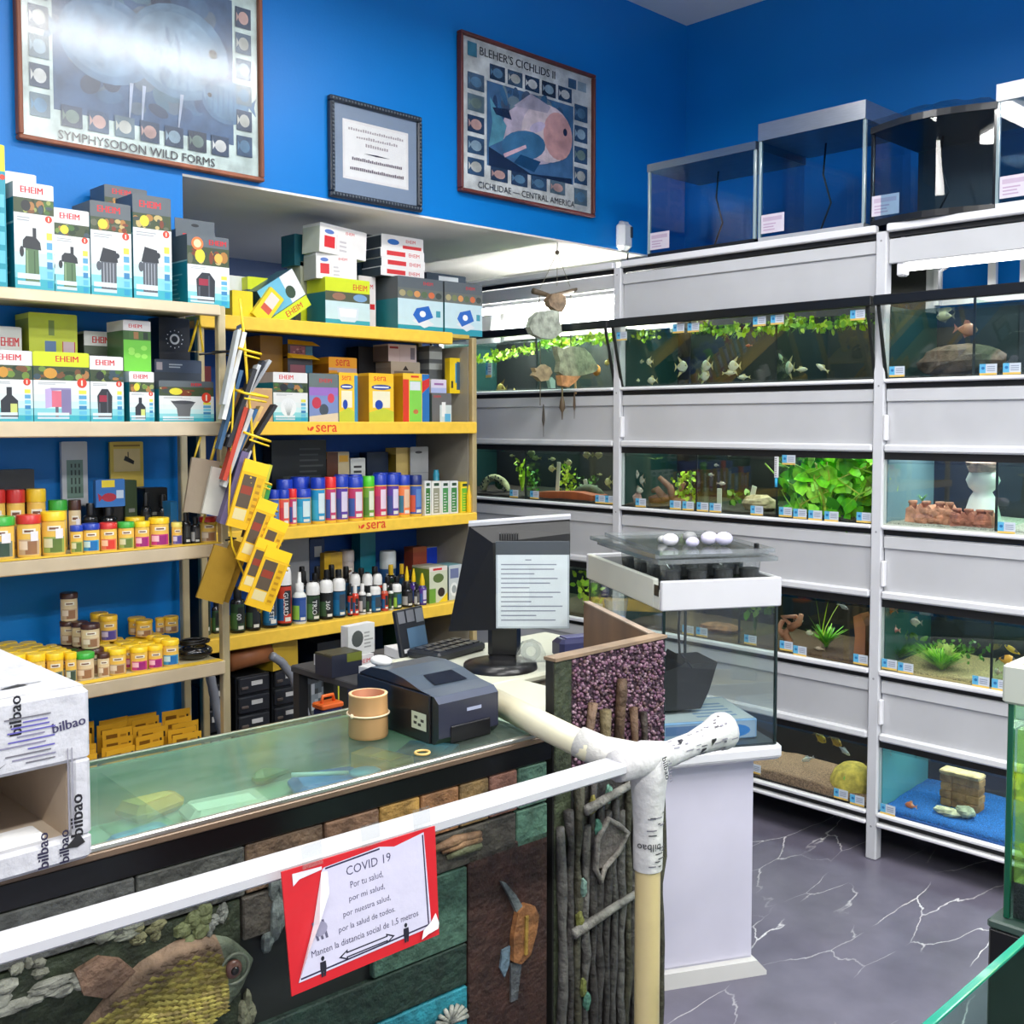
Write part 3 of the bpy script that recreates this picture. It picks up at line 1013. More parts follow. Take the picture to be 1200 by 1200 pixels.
reg('aquatic_plant', 'small leafy plant on the pale rock in the second-row middle tank', 3.68, 2.448, 1.21, lambda mb, r: leaves(mb, (0, 0, 0.035), 26, 0.03, 0.05, 0.035, 0.035, DG, r))


def big_green(mb, r):
    leaves(mb, (-0.02, 0, 0.1), 420, 0.12, 0.15, 0.1, 0.075, [(120, 220, 30), (90, 190, 24), (150, 234, 50), (170, 240, 70), (66, 150, 24)], r)
    for i in range(11):
        y0 = r.uniform(-0.14, 0.14)
        pts = [(r.uniform(-0.16, -0.1), y0 + r.uniform(-0.05, 0.05) * k, 0.2 * k / 4 + r.uniform(-0.01, 0.01)) for k in range(5)]
        mb.tube(pts, 0.003, r.choice([(170, 220, 70), (130, 200, 40), (190, 200, 70)]), 5)
    blades(mb, (-0.13, -0.02, 0), 18, 0.2, 0.12, [(180, 226, 70), (210, 220, 80)], r, 0.008, 0.8)


reg('aquatic_plant', 'large mass of bright green leafy plants filling the end of the second-row middle tank', 3.7, 2.026, 1.2, big_green)
reg('aquatic_plant', 'slim pale green plant at the post end of the second-row near tank', 3.62, 1.764, 1.2, lambda mb, r: (blades(mb, (0, 0, 0), 16, 0.22, 0.02, YG, r, 0.008), blades(mb, (0, -0.1, 0.08), 10, 0.03, 0.05, DG, r)))
reg('aquatic_plant', 'green leafy plant in a pot seen through the white nano tank', 3.68, 2.373, 0.7, lambda mb, r: (leaves(mb, (0, 0, 0.13), 70, 0.03, 0.06, 0.03, 0.04, DG + YG, r), blades(mb, (0, 0, 0), 16, 0.12, 0.02, DG, r)))
reg('aquatic_plant', 'spiky bright green rosette plant in the third-row middle tank', 3.62, 2.024, 0.7, lambda mb, r: (blades(mb, (0, 0, 0.01), 60, 0.09, 0.09, [(120, 200, 40), (90, 170, 30), (150, 214, 60)], r, 0.012, 0.5), blades(mb, (0, 0.02, 0.03), 4, 0.2, 0.09, YG, r, 0.007, 0.3)))
reg('aquatic_plant', 'yellow-green plant behind the till screen in the third-row alcove tank', 3.65, 3.242, 0.7, lambda mb, r: leaves(mb, (0, 0, 0.09), 70, 0.05, 0.05, 0.08, 0.035, YG, r))
reg('moss_clump', 'larger mound of bright green moss in the third-row near tank', 3.63, 1.588, 0.69, lambda mb, r: (blades(mb, (0, 0, 0), 420, 0.1, 0.12, [(160, 230, 40), (120, 200, 34), (190, 240, 60), (90, 160, 36)], r, 0.004, 0.4), leaves(mb, (0.06, -0.03, 0.07), 60, 0.05, 0.1, 0.035, 0.02, [(90, 150, 40), (60, 110, 40)], r), leaves(mb, (-0.07, -0.05, 0.1), 14, 0.02, 0.03, 0.015, 0.03, [(200, 226, 120)], r)))
reg('moss_clump', 'smaller mound of green moss at the post end of the third-row near tank', 3.66, 1.761, 0.7, lambda mb, r: (blades(mb, (0, 0, 0), 260, 0.07, 0.1, [(110, 180, 30), (90, 160, 30), (70, 130, 40)], r, 0.004, 0.4), leaves(mb, (0.05, 0, 0.06), 40, 0.03, 0.08, 0.03, 0.02, [(90, 130, 60)], r)))
reg('aquatic_plant', 'tiny green plant in front of the yellow half dome', 3.58, 1.917, 0.2, lambda mb, r: leaves(mb, (0, 0, 0.03), 26, 0.015, 0.015, 0.03, 0.02, [(90, 150, 30), (120, 180, 50)], r))


def rock(name, label, c, rx, ry, rz, col, m=None, seed=0, n=12, mm=8, jit=0.12, cat='ornament'):
    mb = MB().ball((0, 0, rz * 0.9), rx, ry, rz, col, n, mm, 0, jit, seed)
    o = mb.build(name, m or ROCK)
    o.location = c
    return tag(o, label, cat)


# arch ornament
t = thing('arch_ornament', 'pale spotted stone arch in the second-row alcove tank', 'ornament', (3.62, 3.839, 1.207))
mb = MB()
mb.tube([(0, 0.085 * math.cos(a), 0.012 + 0.062 * math.sin(a)) for a in [PI * k / 10 for k in range(11)]], 0.018, (196, 196, 150), 8)
for k in range(30):
    a = PI * random.Random(k).random()
    mb.ball((-0.016, 0.085 * math.cos(a) + random.Random(k + 50).uniform(-0.012, 0.012), 0.012 + 0.062 * math.sin(a) + random.Random(k + 90).uniform(-0.012, 0.012)), 0.005, 0.005, 0.005, (40, 46, 36), 6, 4)
mb.build('arch', ROCK, t)
MB().ball((0.03, 0, 0.05), 0.01, 0.03, 0.035, (70, 120, 60), 8, 6, 0, 0.2, 3).build('moss_tuft', PLANT, t)
o = MB().prism([(-0.19, 0), (0.19, 0), (0.18, 0.03), (0.05, 0.037), (-0.08, 0.042), (-0.19, 0.03)], -0.05, 0.05, (176, 88, 48)).build('wood_slab', WOOD)
o.location = (3.6, 3.321, 1.2)
o.rotation_euler = (0, 0, R(90))
tag(o, 'long red-brown wood slab lying along the front of the alcove tank', 'ornament')
for nm, X, y, z, hh, tilt, lb in (('marker_stick', 3.63, 3.425, 1.215, 0.155, 4, 'tall white marker stick by the bushy plant in the alcove tank'), ('marker_stick', 3.66, 3.264, 1.23, 0.065, -12, 'short white marker stick above the cocohut in the alcove tank'),
                                  ('marker_stick', 3.64, 2.524, 1.21, 0.075, 0, 'upright white marker stick near the divider of the second-row middle tank'), ('marker_stick', 3.62, 2.365, 1.22, 0.085, 14, 'leaning white marker stick on the pale rock in the middle tank')):
    o = MB().box(-0.002, 0.002, -0.011, 0.011, 0, hh, (222, 226, 206), 0.001).build(nm, PLASTIC)
    o.location = (X, y, z)
    o.rotation_euler = (R(tilt), 0, 0)
    tag(o, lb, 'marker', 'marker sticks in the tanks')
t = thing('cocohut', 'dark curved coconut-shell hut in the second-row alcove tank', 'ornament', (3.64, 3.236, 1.207))
MB().tube([(0, 0.075 * math.cos(a), 0.045 * math.sin(a)) for a in [PI * k / 8 for k in range(9)]], 0.022, (84, 92, 70), 8).build('shell', ROCK, t)


def driftwood(name, label, c, col, segs, r=0.012):
    mb = MB()
    for s in segs:
        n = len(s)
        mb.tube(s, r, col, 7, radii=[r * (1.2 - 0.8 * i / n) for i in range(n)])
    o = mb.build(name, WOOD)
    o.location = c
    return tag(o, label, 'ornament')


driftwood('driftwood', 'branching reddish driftwood in the second-row middle tank', (3.63, 2.768, 1.21), (150, 100, 78),
          [[(0, 0.09, 0), (0, 0.03, 0.02), (0.02, -0.03, 0.03), (0, -0.07, 0.09)], [(0, 0.03, 0.02), (-0.01, 0.06, 0.06), (0, 0.09, 0.05)], [(0, -0.02, 0.02), (0, 0.0, 0.07), (-0.01, 0.05, 0.11)], [(0, 0.1, 0.01), (0, 0.05, 0.03), (0, -0.08, 0.01)]], 0.016)
driftwood('driftwood', 'twisted pale red driftwood in the third-row middle tank', (3.62, 2.180, 0.7), (190, 130, 100),
          [[(0, 0.0, 0), (0, 0.02, 0.04), (0, -0.01, 0.07), (0, 0.03, 0.1), (0, -0.03, 0.11)], [(0, 0.02, 0.03), (0, 0.05, 0.05), (0, 0.03, 0.085)], [(0, 0, 0.06), (0, -0.04, 0.085), (0, -0.05, 0.12)]], 0.014)
o = MB().prism([(-0.02, 0), (0.025, 0), (0.02, 0.08), (0.028, 0.15), (0.0, 0.165), (-0.02, 0.12)], -0.03, 0.03, (196, 126, 84)).build('wood_stump', WOOD)
o.location = (3.62, 1.872, 0.695)
o.rotation_euler = (0, 0, R(90))
tag(o, 'orange-brown wood stump against the post in the third-row middle tank', 'ornament')
rock('pale_rock', 'pale hollow rock in the middle of the second-row middle tank', (3.62, 2.321, 1.205), 0.05, 0.075, 0.034, (196, 178, 140), seed=4)
rock('brown_rock', 'large rounded brown rock in the top-row near tank', (3.72, 1.581, 1.708), 0.09, 0.15, 0.062, (104, 84, 72), seed=6, n=18, mm=10, jit=0.07)
rock('round_stone', 'pink rounded stone in the corner of the second-row middle tank', (3.62, 2.950, 1.205), 0.03, 0.03, 0.024, (190, 150, 140), seed=9)
rock('reef_stone', 'low rusty stone seen through the white nano tank', (3.64, 2.509, 0.695), 0.05, 0.1, 0.02, (176, 120, 84), seed=12)
# thermometer
t = thing('tank_thermometer', 'slim white thermometer on the glass of the second-row middle tank', 'thermometer', (XR - 0.003, 2.183, 1.31))
mb = MB().box(-0.004, 0.0, -0.009, 0.009, 0.035, 0.115, (222, 222, 226), 0.003)
F = Face(mb, (-0.004, 0.009, 0.035), (0, -1, 0), (0, 0, 1))
for k in range(9):
    F.rect(0.003, 0.008 + k * 0.008, 0.011, 0.010 + k * 0.008, (60, 60, 70))
mb.build('scale', PLASTIC, t)
MB().tube([(-0.003, 0, 0.0), (-0.003, 0, 0.034)], 0.0055, (60, 170, 220), 8).build('bulb', SHINY, t)


# castle pieces
def castle(label, c, w, h, d, col, seed):
    r = random.Random(seed)
    t = thing('castle_ornament', label, 'ornament', c, group='terracotta castle pieces')
    mb = MB()
    pts = [(-w / 2, 0)]
    n = 11
    top = []
    for i in range(n):
        x = -w / 2 + w * i / (n - 1)
        top.append((x, h * (0.72 + 0.28 * (i % 2)) * r.uniform(0.85, 1.0)))
    pts = [(-w / 2 - 0.004, 0)] + top + [(w / 2 + 0.004, 0)]
    mb.at(rz=R(90)).prism(pts[::-1], -d / 2, d / 2, col)
    mb.at()
    for i in range(14):
        mb.ball((-d / 2, r.uniform(-w / 2, w / 2) * 0.9, r.uniform(0.1, 0.7) * h), 0.008, r.uniform(0.01, 0.022), r.uniform(0.008, 0.016), col, 7, 5, 0, 0.15, i)
    mb.build('wall', ROCK, t)
    for i in (1, 4, 7, 9):
        mb = MB()
        x = -w / 2 + w * i / (n - 1)
        mb.lathe([(0.012, 0), (0.013, h * 0.95), (0.016, h * 0.97), (0.015, h * 1.08), (0.006, h * 1.08)], 9, col, -0.01, -x, 0)
        mb.build('turret', ROCK, t)


castle('larger pale terracotta castle wall nearest the post in the second-row near tank', (3.62, 1.628, 1.2), 0.160, 0.075, 0.06, (214, 150, 122), 1)
castle('smaller darker terracotta castle wall beside the white tower', (3.58, 1.467, 1.2), 0.132, 0.06, 0.05, (186, 116, 96), 2)
t = thing('tower_ornament', 'white rounded tower ornament with pink cap at the divider of the near tank', 'ornament', (3.66, 1.472, 1.203))
mb = MB().lathe([(0.065, 0), (0.055, 0.05), (0.042, 0.095), (0.03, 0.115), (0.045, 0.13), (0.055, 0.155), (0.045, 0.18), (0.02, 0.195)], 14, (240, 240, 238))
mb.build('body', PLASTIC, t)
MB().ball((-0.01, 0, 0.2), 0.04, 0.055, 0.028, (232, 200, 184), 10, 6, 0, 0.14, 5).build('cap', ROCK, t)

# yellow half dome, sandstone block, shells
t = thing('dome_ornament', 'yellow ribbed half-dome shelter at the end of the bottom-row middle tank', 'ornament', (3.64, 1.915, 0.2))
mb = MB().lathe([(0.085, 0), (0.082, 0.03), (0.068, 0.06), (0.04, 0.083), (0.008, 0.092)], 22, (226, 200, 92))
mb.build('dome', ROCK, t)
t = thing('sandstone_block', 'upright honey-coloured sandstone block standing on blue sand', 'ornament', (3.72, 1.544, 0.196))
mb = MB()
mb.M = Matrix.Diagonal((0.8, 0.8, 0.82, 1))
for i in range(4):
    z = 0.0 + i * 0.035
    mb.box(-0.035 + 0.002 * i, 0.035, -0.085 - 0.003 * (i % 2), -0.03, z, z + 0.034, [(176, 132, 86), (192, 150, 100)][i % 2], 0.004)
    mb.box(-0.028, 0.035, -0.03, 0.035, z, z + 0.035, [(166, 124, 80), (182, 140, 94)][i % 2], 0.004)
    mb.box(-0.036, 0.035, 0.035, 0.082 + 0.004 * (i % 2), z, z + 0.034, [(186, 144, 96), (170, 128, 84)][i % 2], 0.004)
mb.box(-0.038, 0.038, -0.088, 0.09, 0.138, 0.158, (226, 198, 150), 0.005)
mb.build('block', ROCK, t)
rock('shell', 'cream spiral shell on blue sand before the sandstone block', (3.62, 1.552, 0.19), 0.02, 0.05, 0.016, (216, 216, 180), seed=21)
rock('shell', 'grey-green shell touching the foot of the sandstone block', (3.64, 1.499, 0.195), 0.03, 0.035, 0.02, (176, 186, 160), seed=22)

# fish
_FM = {}


def fish_mesh(kind, c1, c2):
    k = (kind, c1, c2)
    if k in _FM:
        return _FM[k]
    mb = MB()
    hh, th = {'slim': (0.17, 0.1), 'oval': (0.3, 0.13), 'angel': (0.42, 0.1), 'gold': (0.34, 0.2)}[kind]
    prof = [(-0.42, 0.12), (-0.3, 0.4), (-0.1, 0.85), (0.12, 1.0), (0.32, 0.75), (0.44, 0.35), (0.5, 0.06)]
    n = 8
    vs, fs, cc = [], [], []
    for x, s in prof:
        for j in range(n):
            a = 2 * PI * j / n
            vs.append((x, th * s * math.cos(a), hh * s * math.sin(a)))
    for i in range(len(prof) - 1):
        for j in range(n):
            fs.append((i * n + j, i * n + (j + 1) % n, (i + 1) * n + (j + 1) % n, (i + 1) * n + j))
            cc.append(c2 if (i % 3 == 1 and j < n // 2) else c1)
    fs += [tuple(range(n - 1, -1, -1)), tuple((len(prof) - 1) * n + j for j in range(n))]
    cc += [c1, c1]
    mb.add(vs, fs, cc, 0, True)

    def fin(p):
        m = len(p)
        mb.add([(x, 0.006, z) for x, z in p] + [(x, -0.006, z) for x, z in p], [tuple(range(m)), tuple(range(2 * m - 1, m - 1, -1))], c2)
    fin([(-0.4, 0.03), (-0.62, hh * 0.75), (-0.55, 0), (-0.62, -hh * 0.75), (-0.4, -0.03)])
    if kind == 'angel':
        fin([(0.1, hh * 0.9), (-0.2, hh * 0.8), (-0.35, hh * 1.7)])
        fin([(0.1, -hh * 0.9), (-0.2, -hh * 0.8), (-0.35, -hh * 1.7)])
    else:
        fin([(0.15, hh * 0.9), (-0.2, hh * 0.6), (-0.15, hh * 1.4), (0.02, hh * 1.4)])
        fin([(0.1, -hh * 0.9), (-0.15, -hh * 0.7), (-0.05, -hh * 1.3)])
    for s in (-1, 1):
        mb.ball((0.36, s * th * 0.62, hh * 0.18), 0.035, 0.02, 0.035, (16, 16, 18), 6, 4)
    o = mb.build('fish', FISH)
    _FM[k] = o.data
    bpy.data.objects.remove(o)
    return _FM[k]


def fish(label, X, yz, L, kind, c1, c2, yaw=90, pitch=0, group='small tank fish'):
    o = bpy.data.objects.new('fish', fish_mesh(kind, c1, c2))
    COL.objects.link(o)
    o.location = (X, yz[0], yz[1])
    o.scale = (L, L, L)
    o.rotation_euler = (0, R(pitch), R(yaw))
    tag(o, label, 'fish', group)


PALE, CREAM, YEL, ORA, GREY = (226, 228, 200), (214, 206, 150), (226, 200, 60), (226, 110, 50), (170, 170, 160)
A, S, O, G = 'angel', 'slim', 'oval', 'gold'
_f10 = [((2.990, 1.791), 0.05, A, 90), ((2.998, 1.831), 0.04, A, -60), ((2.901, 1.814), 0.045, S, 60), ((2.859, 1.812), 0.035, A, 90), ((2.971, 1.735), 0.045, A, -90), ((2.919, 1.734), 0.04, S, 20), ((2.845, 1.732), 0.05, O, 90), ((2.689, 1.784), 0.06, A, -90),
        ((2.579, 1.784), 0.06, A, 80), ((2.591, 1.742), 0.05, A, -90), ((2.447, 1.779), 0.055, A, 90), ((2.467, 1.752), 0.06, S, -90), ((2.403, 1.733), 0.055, S, 90), ((2.196, 1.763), 0.065, A, 60), ((2.145, 1.754), 0.055, S, -90), ((2.059, 1.758), 0.055, S, 90), ((2.234, 1.803), 0.04, S, 90)]
for i, (p, l, k, yw) in enumerate(_f10):
    fish('pale %s in the top middle tank, %s from the alcove post' % ({A: 'angelfish', S: 'slender fish', O: 'oval fish'}[k], ORD[i]), [3.6, 3.62][i > 7], p, l, k, PALE, CREAM, yw, {15: -30, 16: -60}.get(i, 0))
fish('tiny red fish high in the top middle tank', 3.65, (2.400, 1.859), 0.03, S, (214, 110, 80), (226, 150, 120))
for i, (p, l, k) in enumerate([((3.772, 1.716), 0.07, A), ((3.683, 1.710), 0.05, S), ((3.292, 1.751), 0.04, S), ((3.093, 1.818), 0.04, O)]):
    fish('yellowish %s low in the top alcove tank, %s from the yellow shelves' % ({A: 'angelfish', S: 'slim fish', O: 'oval fish'}[k], ORD[i]), 3.6, p, l, k, (222, 204, 110), (150, 120, 40), 90 if i != 1 else 40)
fish('larger pinkish oval fish in the top-row near tank', 3.62, (1.521, 1.866), 0.075, O, (196, 134, 112), (170, 110, 96), -90, 8)
fish('smaller pinkish oval fish beside the post in the top-row near tank', 3.68, (1.788, 1.884), 0.055, O, (160, 128, 100), (130, 100, 80), 90)
fish('pale flat fish high in the top-row near tank', 3.7, (1.633, 1.923), 0.06, O, (150, 150, 120), (110, 110, 96), 90)
for i, (p, l, k) in enumerate([((3.589, 1.408), 0.06, O), ((3.555, 1.385), 0.06, S), ((3.448, 1.383), 0.045, S), ((3.448, 1.339), 0.05, O), ((3.345, 1.370), 0.045, O), ((3.229, 1.408), 0.055, O), ((3.163, 1.409), 0.055, O), ((3.102, 1.289), 0.045, A), ((3.152, 1.321), 0.03, S), ((3.718, 1.393), 0.035, S)]):
    fish('greenish-silver fish in the second-row alcove tank, %s counted from the divider' % ORD[i], 3.62, p, l, k, (214, 214, 150), (170, 170, 90), 90 if i % 2 else -90)
for i, (p, l, k) in enumerate([((2.954, 1.329), 0.055, A), ((2.911, 1.304), 0.045, A), ((2.929, 1.259), 0.05, O), ((2.552, 1.340), 0.04, S), ((2.501, 1.307), 0.04, S), ((2.527, 1.380), 0.035, S), ((2.466, 1.423), 0.03, S)]):
    fish('silvery %s fish in the second-row middle tank, %s from the alcove post' % ('broad' if k != S else 'slim', ORD[i]), 3.62, p, l, k, (226, 220, 206), (200, 180, 160), 70 if i % 2 else -90)
fish('small white fish under the lid of the third-row middle tank', 3.62, (1.957, 0.871), 0.045, S, (236, 236, 236), (210, 210, 214), -90, 20)
fish('white-finned fish beside the spiky rosette plant', 3.6, (2.081, 0.757), 0.035, O, (226, 216, 196), (190, 170, 140))
fish('pale fish at the foot of the spiky rosette plant', 3.58, (2.030, 0.709), 0.04, S, (214, 190, 170), (180, 150, 130))
fish('white fish above the twisted driftwood', 3.64, (2.153, 0.791), 0.04, O, (230, 224, 214), (200, 180, 160), -90)
fish('orange goldfish by the post in the third-row near tank', 3.58, (1.755, 0.892), 0.05, G, (206, 96, 50), (230, 150, 110))
fish('pink goldfish under the orange one in the third-row near tank', 3.62, (1.757, 0.813), 0.04, G, (206, 120, 120), (226, 170, 160))
fish('white goldfish in open water of the third-row near tank', 3.64, (1.688, 0.847), 0.042, G, (234, 226, 214), (214, 200, 190))
fish('yellow and black fish beside the algae tank hood', 3.56, (1.342, 0.780), 0.06, O, (230, 170, 50), (40, 36, 30), -90)
fish('slender yellow striped fish above the algae tank hood', 3.62, (1.346, 0.802), 0.06, S, (226, 196, 40), (50, 44, 30), 90, -25)
fish('cream fish near the base by the divider of the third-row near tank', 3.58, (1.378, 0.732), 0.035, O, (226, 210, 190), (200, 180, 150), 60)
for i, (p, lb, c) in enumerate([((2.053, 0.353), 'yellow fish nearest the cabinet', YEL), ((1.989, 0.353), 'golden banded fish', (206, 170, 70)), ((1.954, 0.325), 'bluish-white fish', (206, 214, 226)), ((2.107, 0.258), 'small white fish', (236, 236, 226))]):
    fish(lb + ' over the gravel of the bottom-row middle tank', 3.64, p, 0.055, S if i > 1 else O, c, (170, 140, 60) if i < 2 else (190, 196, 206), -90 if i < 3 else 90, 28)
fish('orange fish near the blue sand of the bottom-row near tank', 3.6, (1.675, 0.199), 0.042, O, (226, 120, 70), (240, 170, 120))
fish('red fish beside the post in the bottom-row near tank', 3.6, (1.774, 0.370), 0.04, G, (214, 100, 70), (230, 150, 120))

# ---------------------------------------------------------------- the two shelf units
CREAM_ = (226, 206, 172)
YELO = (246, 200, 66)
YL, YY = 2.9, 3.25
LS = [1.899, 1.553, 1.190, 0.834]
YS = [1.911, 1.554, 1.182, 0.824]


def shelf_unit(name, label, x0, x1, y0, d, zs, lipcol, postcol, lip_h, top, xs=None, postm=CHAMP, lipm=None):
    t = thing(name, label, 'shelf', ((x0 + x1) / 2, y0, 0))
    L = (-(x0 + x1) / 2, -y0, 0)
    for i, x in enumerate((x0, x1)):
        for y in (y0 + 0.002, y0 + d - 0.028):
            MB().box(x - 0.012, x + 0.012, y, y + 0.026, 0, top, postcol, 0.003).build('post', postm, t, L)
    for i, z in enumerate(zs):
        e = xs[i] if xs else 0.012
        p = MB().box(x0 + 0.012, x1 - 0.012, y0 + 0.02, y0 + d, z - 0.016, z, (196, 186, 150) if lipcol is CREAM_ else (206, 176, 80), 0.002).build('shelf_board', lipm or MATTE, t, L)
        MB().box(x0 - 0.011, x1 - e, y0 - 0.012, y0 + 0.018, z - lip_h[i], z + 0.002, lipcol if not isinstance(lipcol, list) else lipcol[i], 0.003).build('shelf_lip', lipm or CHAMP, t, L)
        if lipcol is CREAM_ and i > 1:
            MB().box(x0 - 0.01, x1 - 0.02, y0 - 0.0125, y0 + 0.019, z + 0.0022, z + 0.004, (236, 196, 60)).build('yellow_edge', MATTE, t, L)
    return t, L


cream, CL = shelf_unit('shelf_unit', 'cream metal shelf unit against the blue wall stacked with filter cartons and food tubs', 0.36, 1.617, YL, 0.28, LS + [0.44], CREAM_, (206, 190, 150), [0.03, 0.04, 0.038, 0.04, 0.03], 1.9)
yell, YLc = shelf_unit('shelf_unit', 'yellow-lipped shelf unit set back in the alcove, full of bottles and cartons', 1.735, 2.954, YY, 0.38, YS + [0.40], YELO, (196, 176, 130), [0.045, 0.045, 0.042, 0.046, 0.03], 1.9, xs=[0.13, 0.0, 0.0, 0.0, 0.02], lipm=MATTE)
MB().box(2.94, 2.952, YY + 0.03, YY + 0.37, 0.4, 1.865, (150, 146, 134)).build('side_panel', PLASTIC, yell, YLc)
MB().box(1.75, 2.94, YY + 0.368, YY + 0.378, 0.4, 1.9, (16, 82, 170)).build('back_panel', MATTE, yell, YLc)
MB().box(1.745, 1.757, YY + 0.03, YY + 0.37, 0.4, 1.865, (70, 66, 58)).build('side_panel', PLASTIC, yell, YLc)
for (x, z0, s) in ((2.219, 1.510, 1), (2.439, 1.144, 1)):
    mb = MB()
    F = Face(mb, (x - 0.085, YY - 0.0125, z0 + 0.0), (1, 0, 0), (0, 0, 1))
    F.ell(0.018, 0.021, 0.011, 0.006, (226, 70, 40), 10, 0.7)
    F.poly([(0.008, 0.021), (0.0, 0.03), (0.002, 0.012)], (226, 70, 40))
    F.text('sera', 0.036, 0.009, 0.026, (226, 70, 40), 0.11, 0.035)
    mb.build('printed_logo', CARD, yell, YLc)

# ---------------------------------------------------------------- cartons
RED, TEAL, WH = (206, 38, 46), (24, 130, 148), (222, 224, 224)
TOPC = {'w': (224, 224, 224), 'g': (92, 100, 106), 'y': (208, 222, 40)}


def device(F, kind, u, v, w, h):
    d1, d2, gr = (46, 50, 56), (84, 90, 98), (88, 120, 84)
    if kind == 'canister':
        F.poly([(u + w * 0.12, v), (u + w * 0.88, v), (u + w * 0.85, v + h * 0.62), (u + w * 0.15, v + h * 0.62)], gr)
        F.rect(u + w * 0.2, v + h * 0.05, u + w * 0.28, v + h * 0.58, (130, 160, 120))
        F.rect(u + w * 0.6, v + h * 0.05, u + w * 0.66, v + h * 0.58, (60, 88, 60))
        F.poly([(u, v + h * 0.62), (u + w, v + h * 0.6), (u + w * 0.95, v + h * 0.74), (u + w * 0.7, v + h * 0.84), (u + w * 0.2, v + h * 0.84), (u + w * 0.02, v + h * 0.76)], d1)
        F.rect(u + w * 0.55, v + h * 0.8, u + w * 0.75, v + h, d1)
        F.ell(u - w * 0.05, v + h * 0.55, w * 0.12, h * 0.1, d1)
    elif kind == 'pump':
        F.poly([(u + w * 0.1, v), (u + w * 0.9, v), (u + w * 0.92, v + h * 0.6), (u + w * 0.08, v + h * 0.6)], d2)
        for k in range(4):
            F.rect(u + w * (0.2 + 0.17 * k), v + h * 0.05, u + w * (0.26 + 0.17 * k), v + h * 0.58, (150, 156, 164))
        F.poly([(u, v + h * 0.6), (u + w, v + h * 0.6), (u + w * 0.9, v + h * 0.85), (u + w * 0.2, v + h * 0.9)], d1)
        F.ell(u - w * 0.02, v + h * 0.5, w * 0.14, h * 0.1, d2)
        F.ell(u + w * 0.95, v + h * 0.75, w * 0.14, h * 0.06, d1)
    elif kind == 'filter':
        F.poly([(u + w * 0.05, v), (u + w * 0.95, v), (u + w * 0.98, v + h * 0.75), (u + w * 0.7, v + h), (u + w * 0.3, v + h), (u, v + h * 0.75)], d1)
        F.rect(u + w * 0.14, v + h * 0.55, u + w * 0.7, v + h * 0.78, (150, 40, 60))
        F.rect(u + w * 0.1, v + h * 0.1, u + w * 0.2, v + h * 0.5, d2)
        F.rect(u + w * 0.62, v + h * 0.05, u + w * 0.7, v + h * 0.9, d2)
    elif kind == 'hob':
        F.poly([(u, v + h * 0.3), (u + w * 0.25, v + h * 0.35), (u + w * 0.25, v + h), (u, v + h * 0.95)], (190, 170, 214))
        F.poly([(u + w * 0.25, v + h * 0.9), (u + w, v + h * 0.95), (u + w, v + h), (u + w * 0.2, v + h)], (150, 140, 180))
        F.rect(u + w * 0.25, v + h * 0.35, u + w * 0.62, v + h * 0.9, (214, 110, 130))
        F.rect(u + w * 0.62, v + h * 0.1, u + w, v + h * 0.95, (128, 120, 160))
        F.rect(u + w * 0.38, v, u + w * 0.5, v + h * 0.35, (100, 96, 110))
    elif kind == 'bottle':
        F.rect(u + w * 0.36, v + h * 0.72, u + w * 0.64, v + h, d1)
        F.poly([(u + w * 0.05, v), (u + w * 0.95, v), (u + w * 0.95, v + h * 0.55), (u + w * 0.64, v + h * 0.74), (u + w * 0.36, v + h * 0.74), (u + w * 0.05, v + h * 0.55)], d1)
        F.rect(u + w * 0.55, v + h * 0.15, u + w * 0.9, v + h * 0.45, (200, 210, 120))
    elif kind == 'skimmer':
        F.poly([(u + w * 0.3, v), (u + w * 0.75, v), (u + w * 0.8, v + h * 0.6), (u + w, v + h * 0.95), (u, v + h), (u + w * 0.24, v + h * 0.6)], (104, 106, 110))
        F.ell(u + w * 0.5, v + h * 0.92, w * 0.45, h * 0.1, (70, 72, 78))
    elif kind == 'pad':
        F.poly([(u, v + h * 0.3), (u + w * 0.55, v), (u + w, v + h * 0.2), (u + w * 0.5, v + h * 0.5)], (222, 226, 232))
        F.poly([(u + w * 0.05, v + h * 0.55), (u + w * 0.3, v + h * 0.2), (u + w * 0.95, v + h * 0.5), (u + w * 0.75, v + h), (u + w * 0.2, v + h * 0.85)], (36, 100, 190))
        F.ell(u + w * 0.48, v + h * 0.62, w * 0.14, h * 0.14, (236, 240, 244), 10)
    elif kind == 'tray':
        F.poly([(u, v + h * 0.9), (u + w * 0.06, v + h * 0.2), (u + w * 0.2, v), (u + w * 0.8, v), (u + w * 0.94, v + h * 0.2), (u + w, v + h * 0.9)], (206, 220, 230))
        F.poly([(u + w * 0.1, v + h * 0.8), (u + w * 0.16, v + h * 0.3), (u + w * 0.84, v + h * 0.3), (u + w * 0.9, v + h * 0.8)], (236, 240, 244))
    elif kind == 'tree':
        F.ell(u + w * 0.5, v + h * 0.55, w * 0.5, h * 0.45, (226, 230, 232), 18)
        for k in range(9):
            a = -0.9 + 0.22 * k
            F.poly([(u + w * 0.48, v), (u + w * 0.52, v), (u + w * (0.5 + 0.42 * math.sin(a)), v + h * (0.55 + 0.4 * math.cos(a)))], (150, 160, 164))


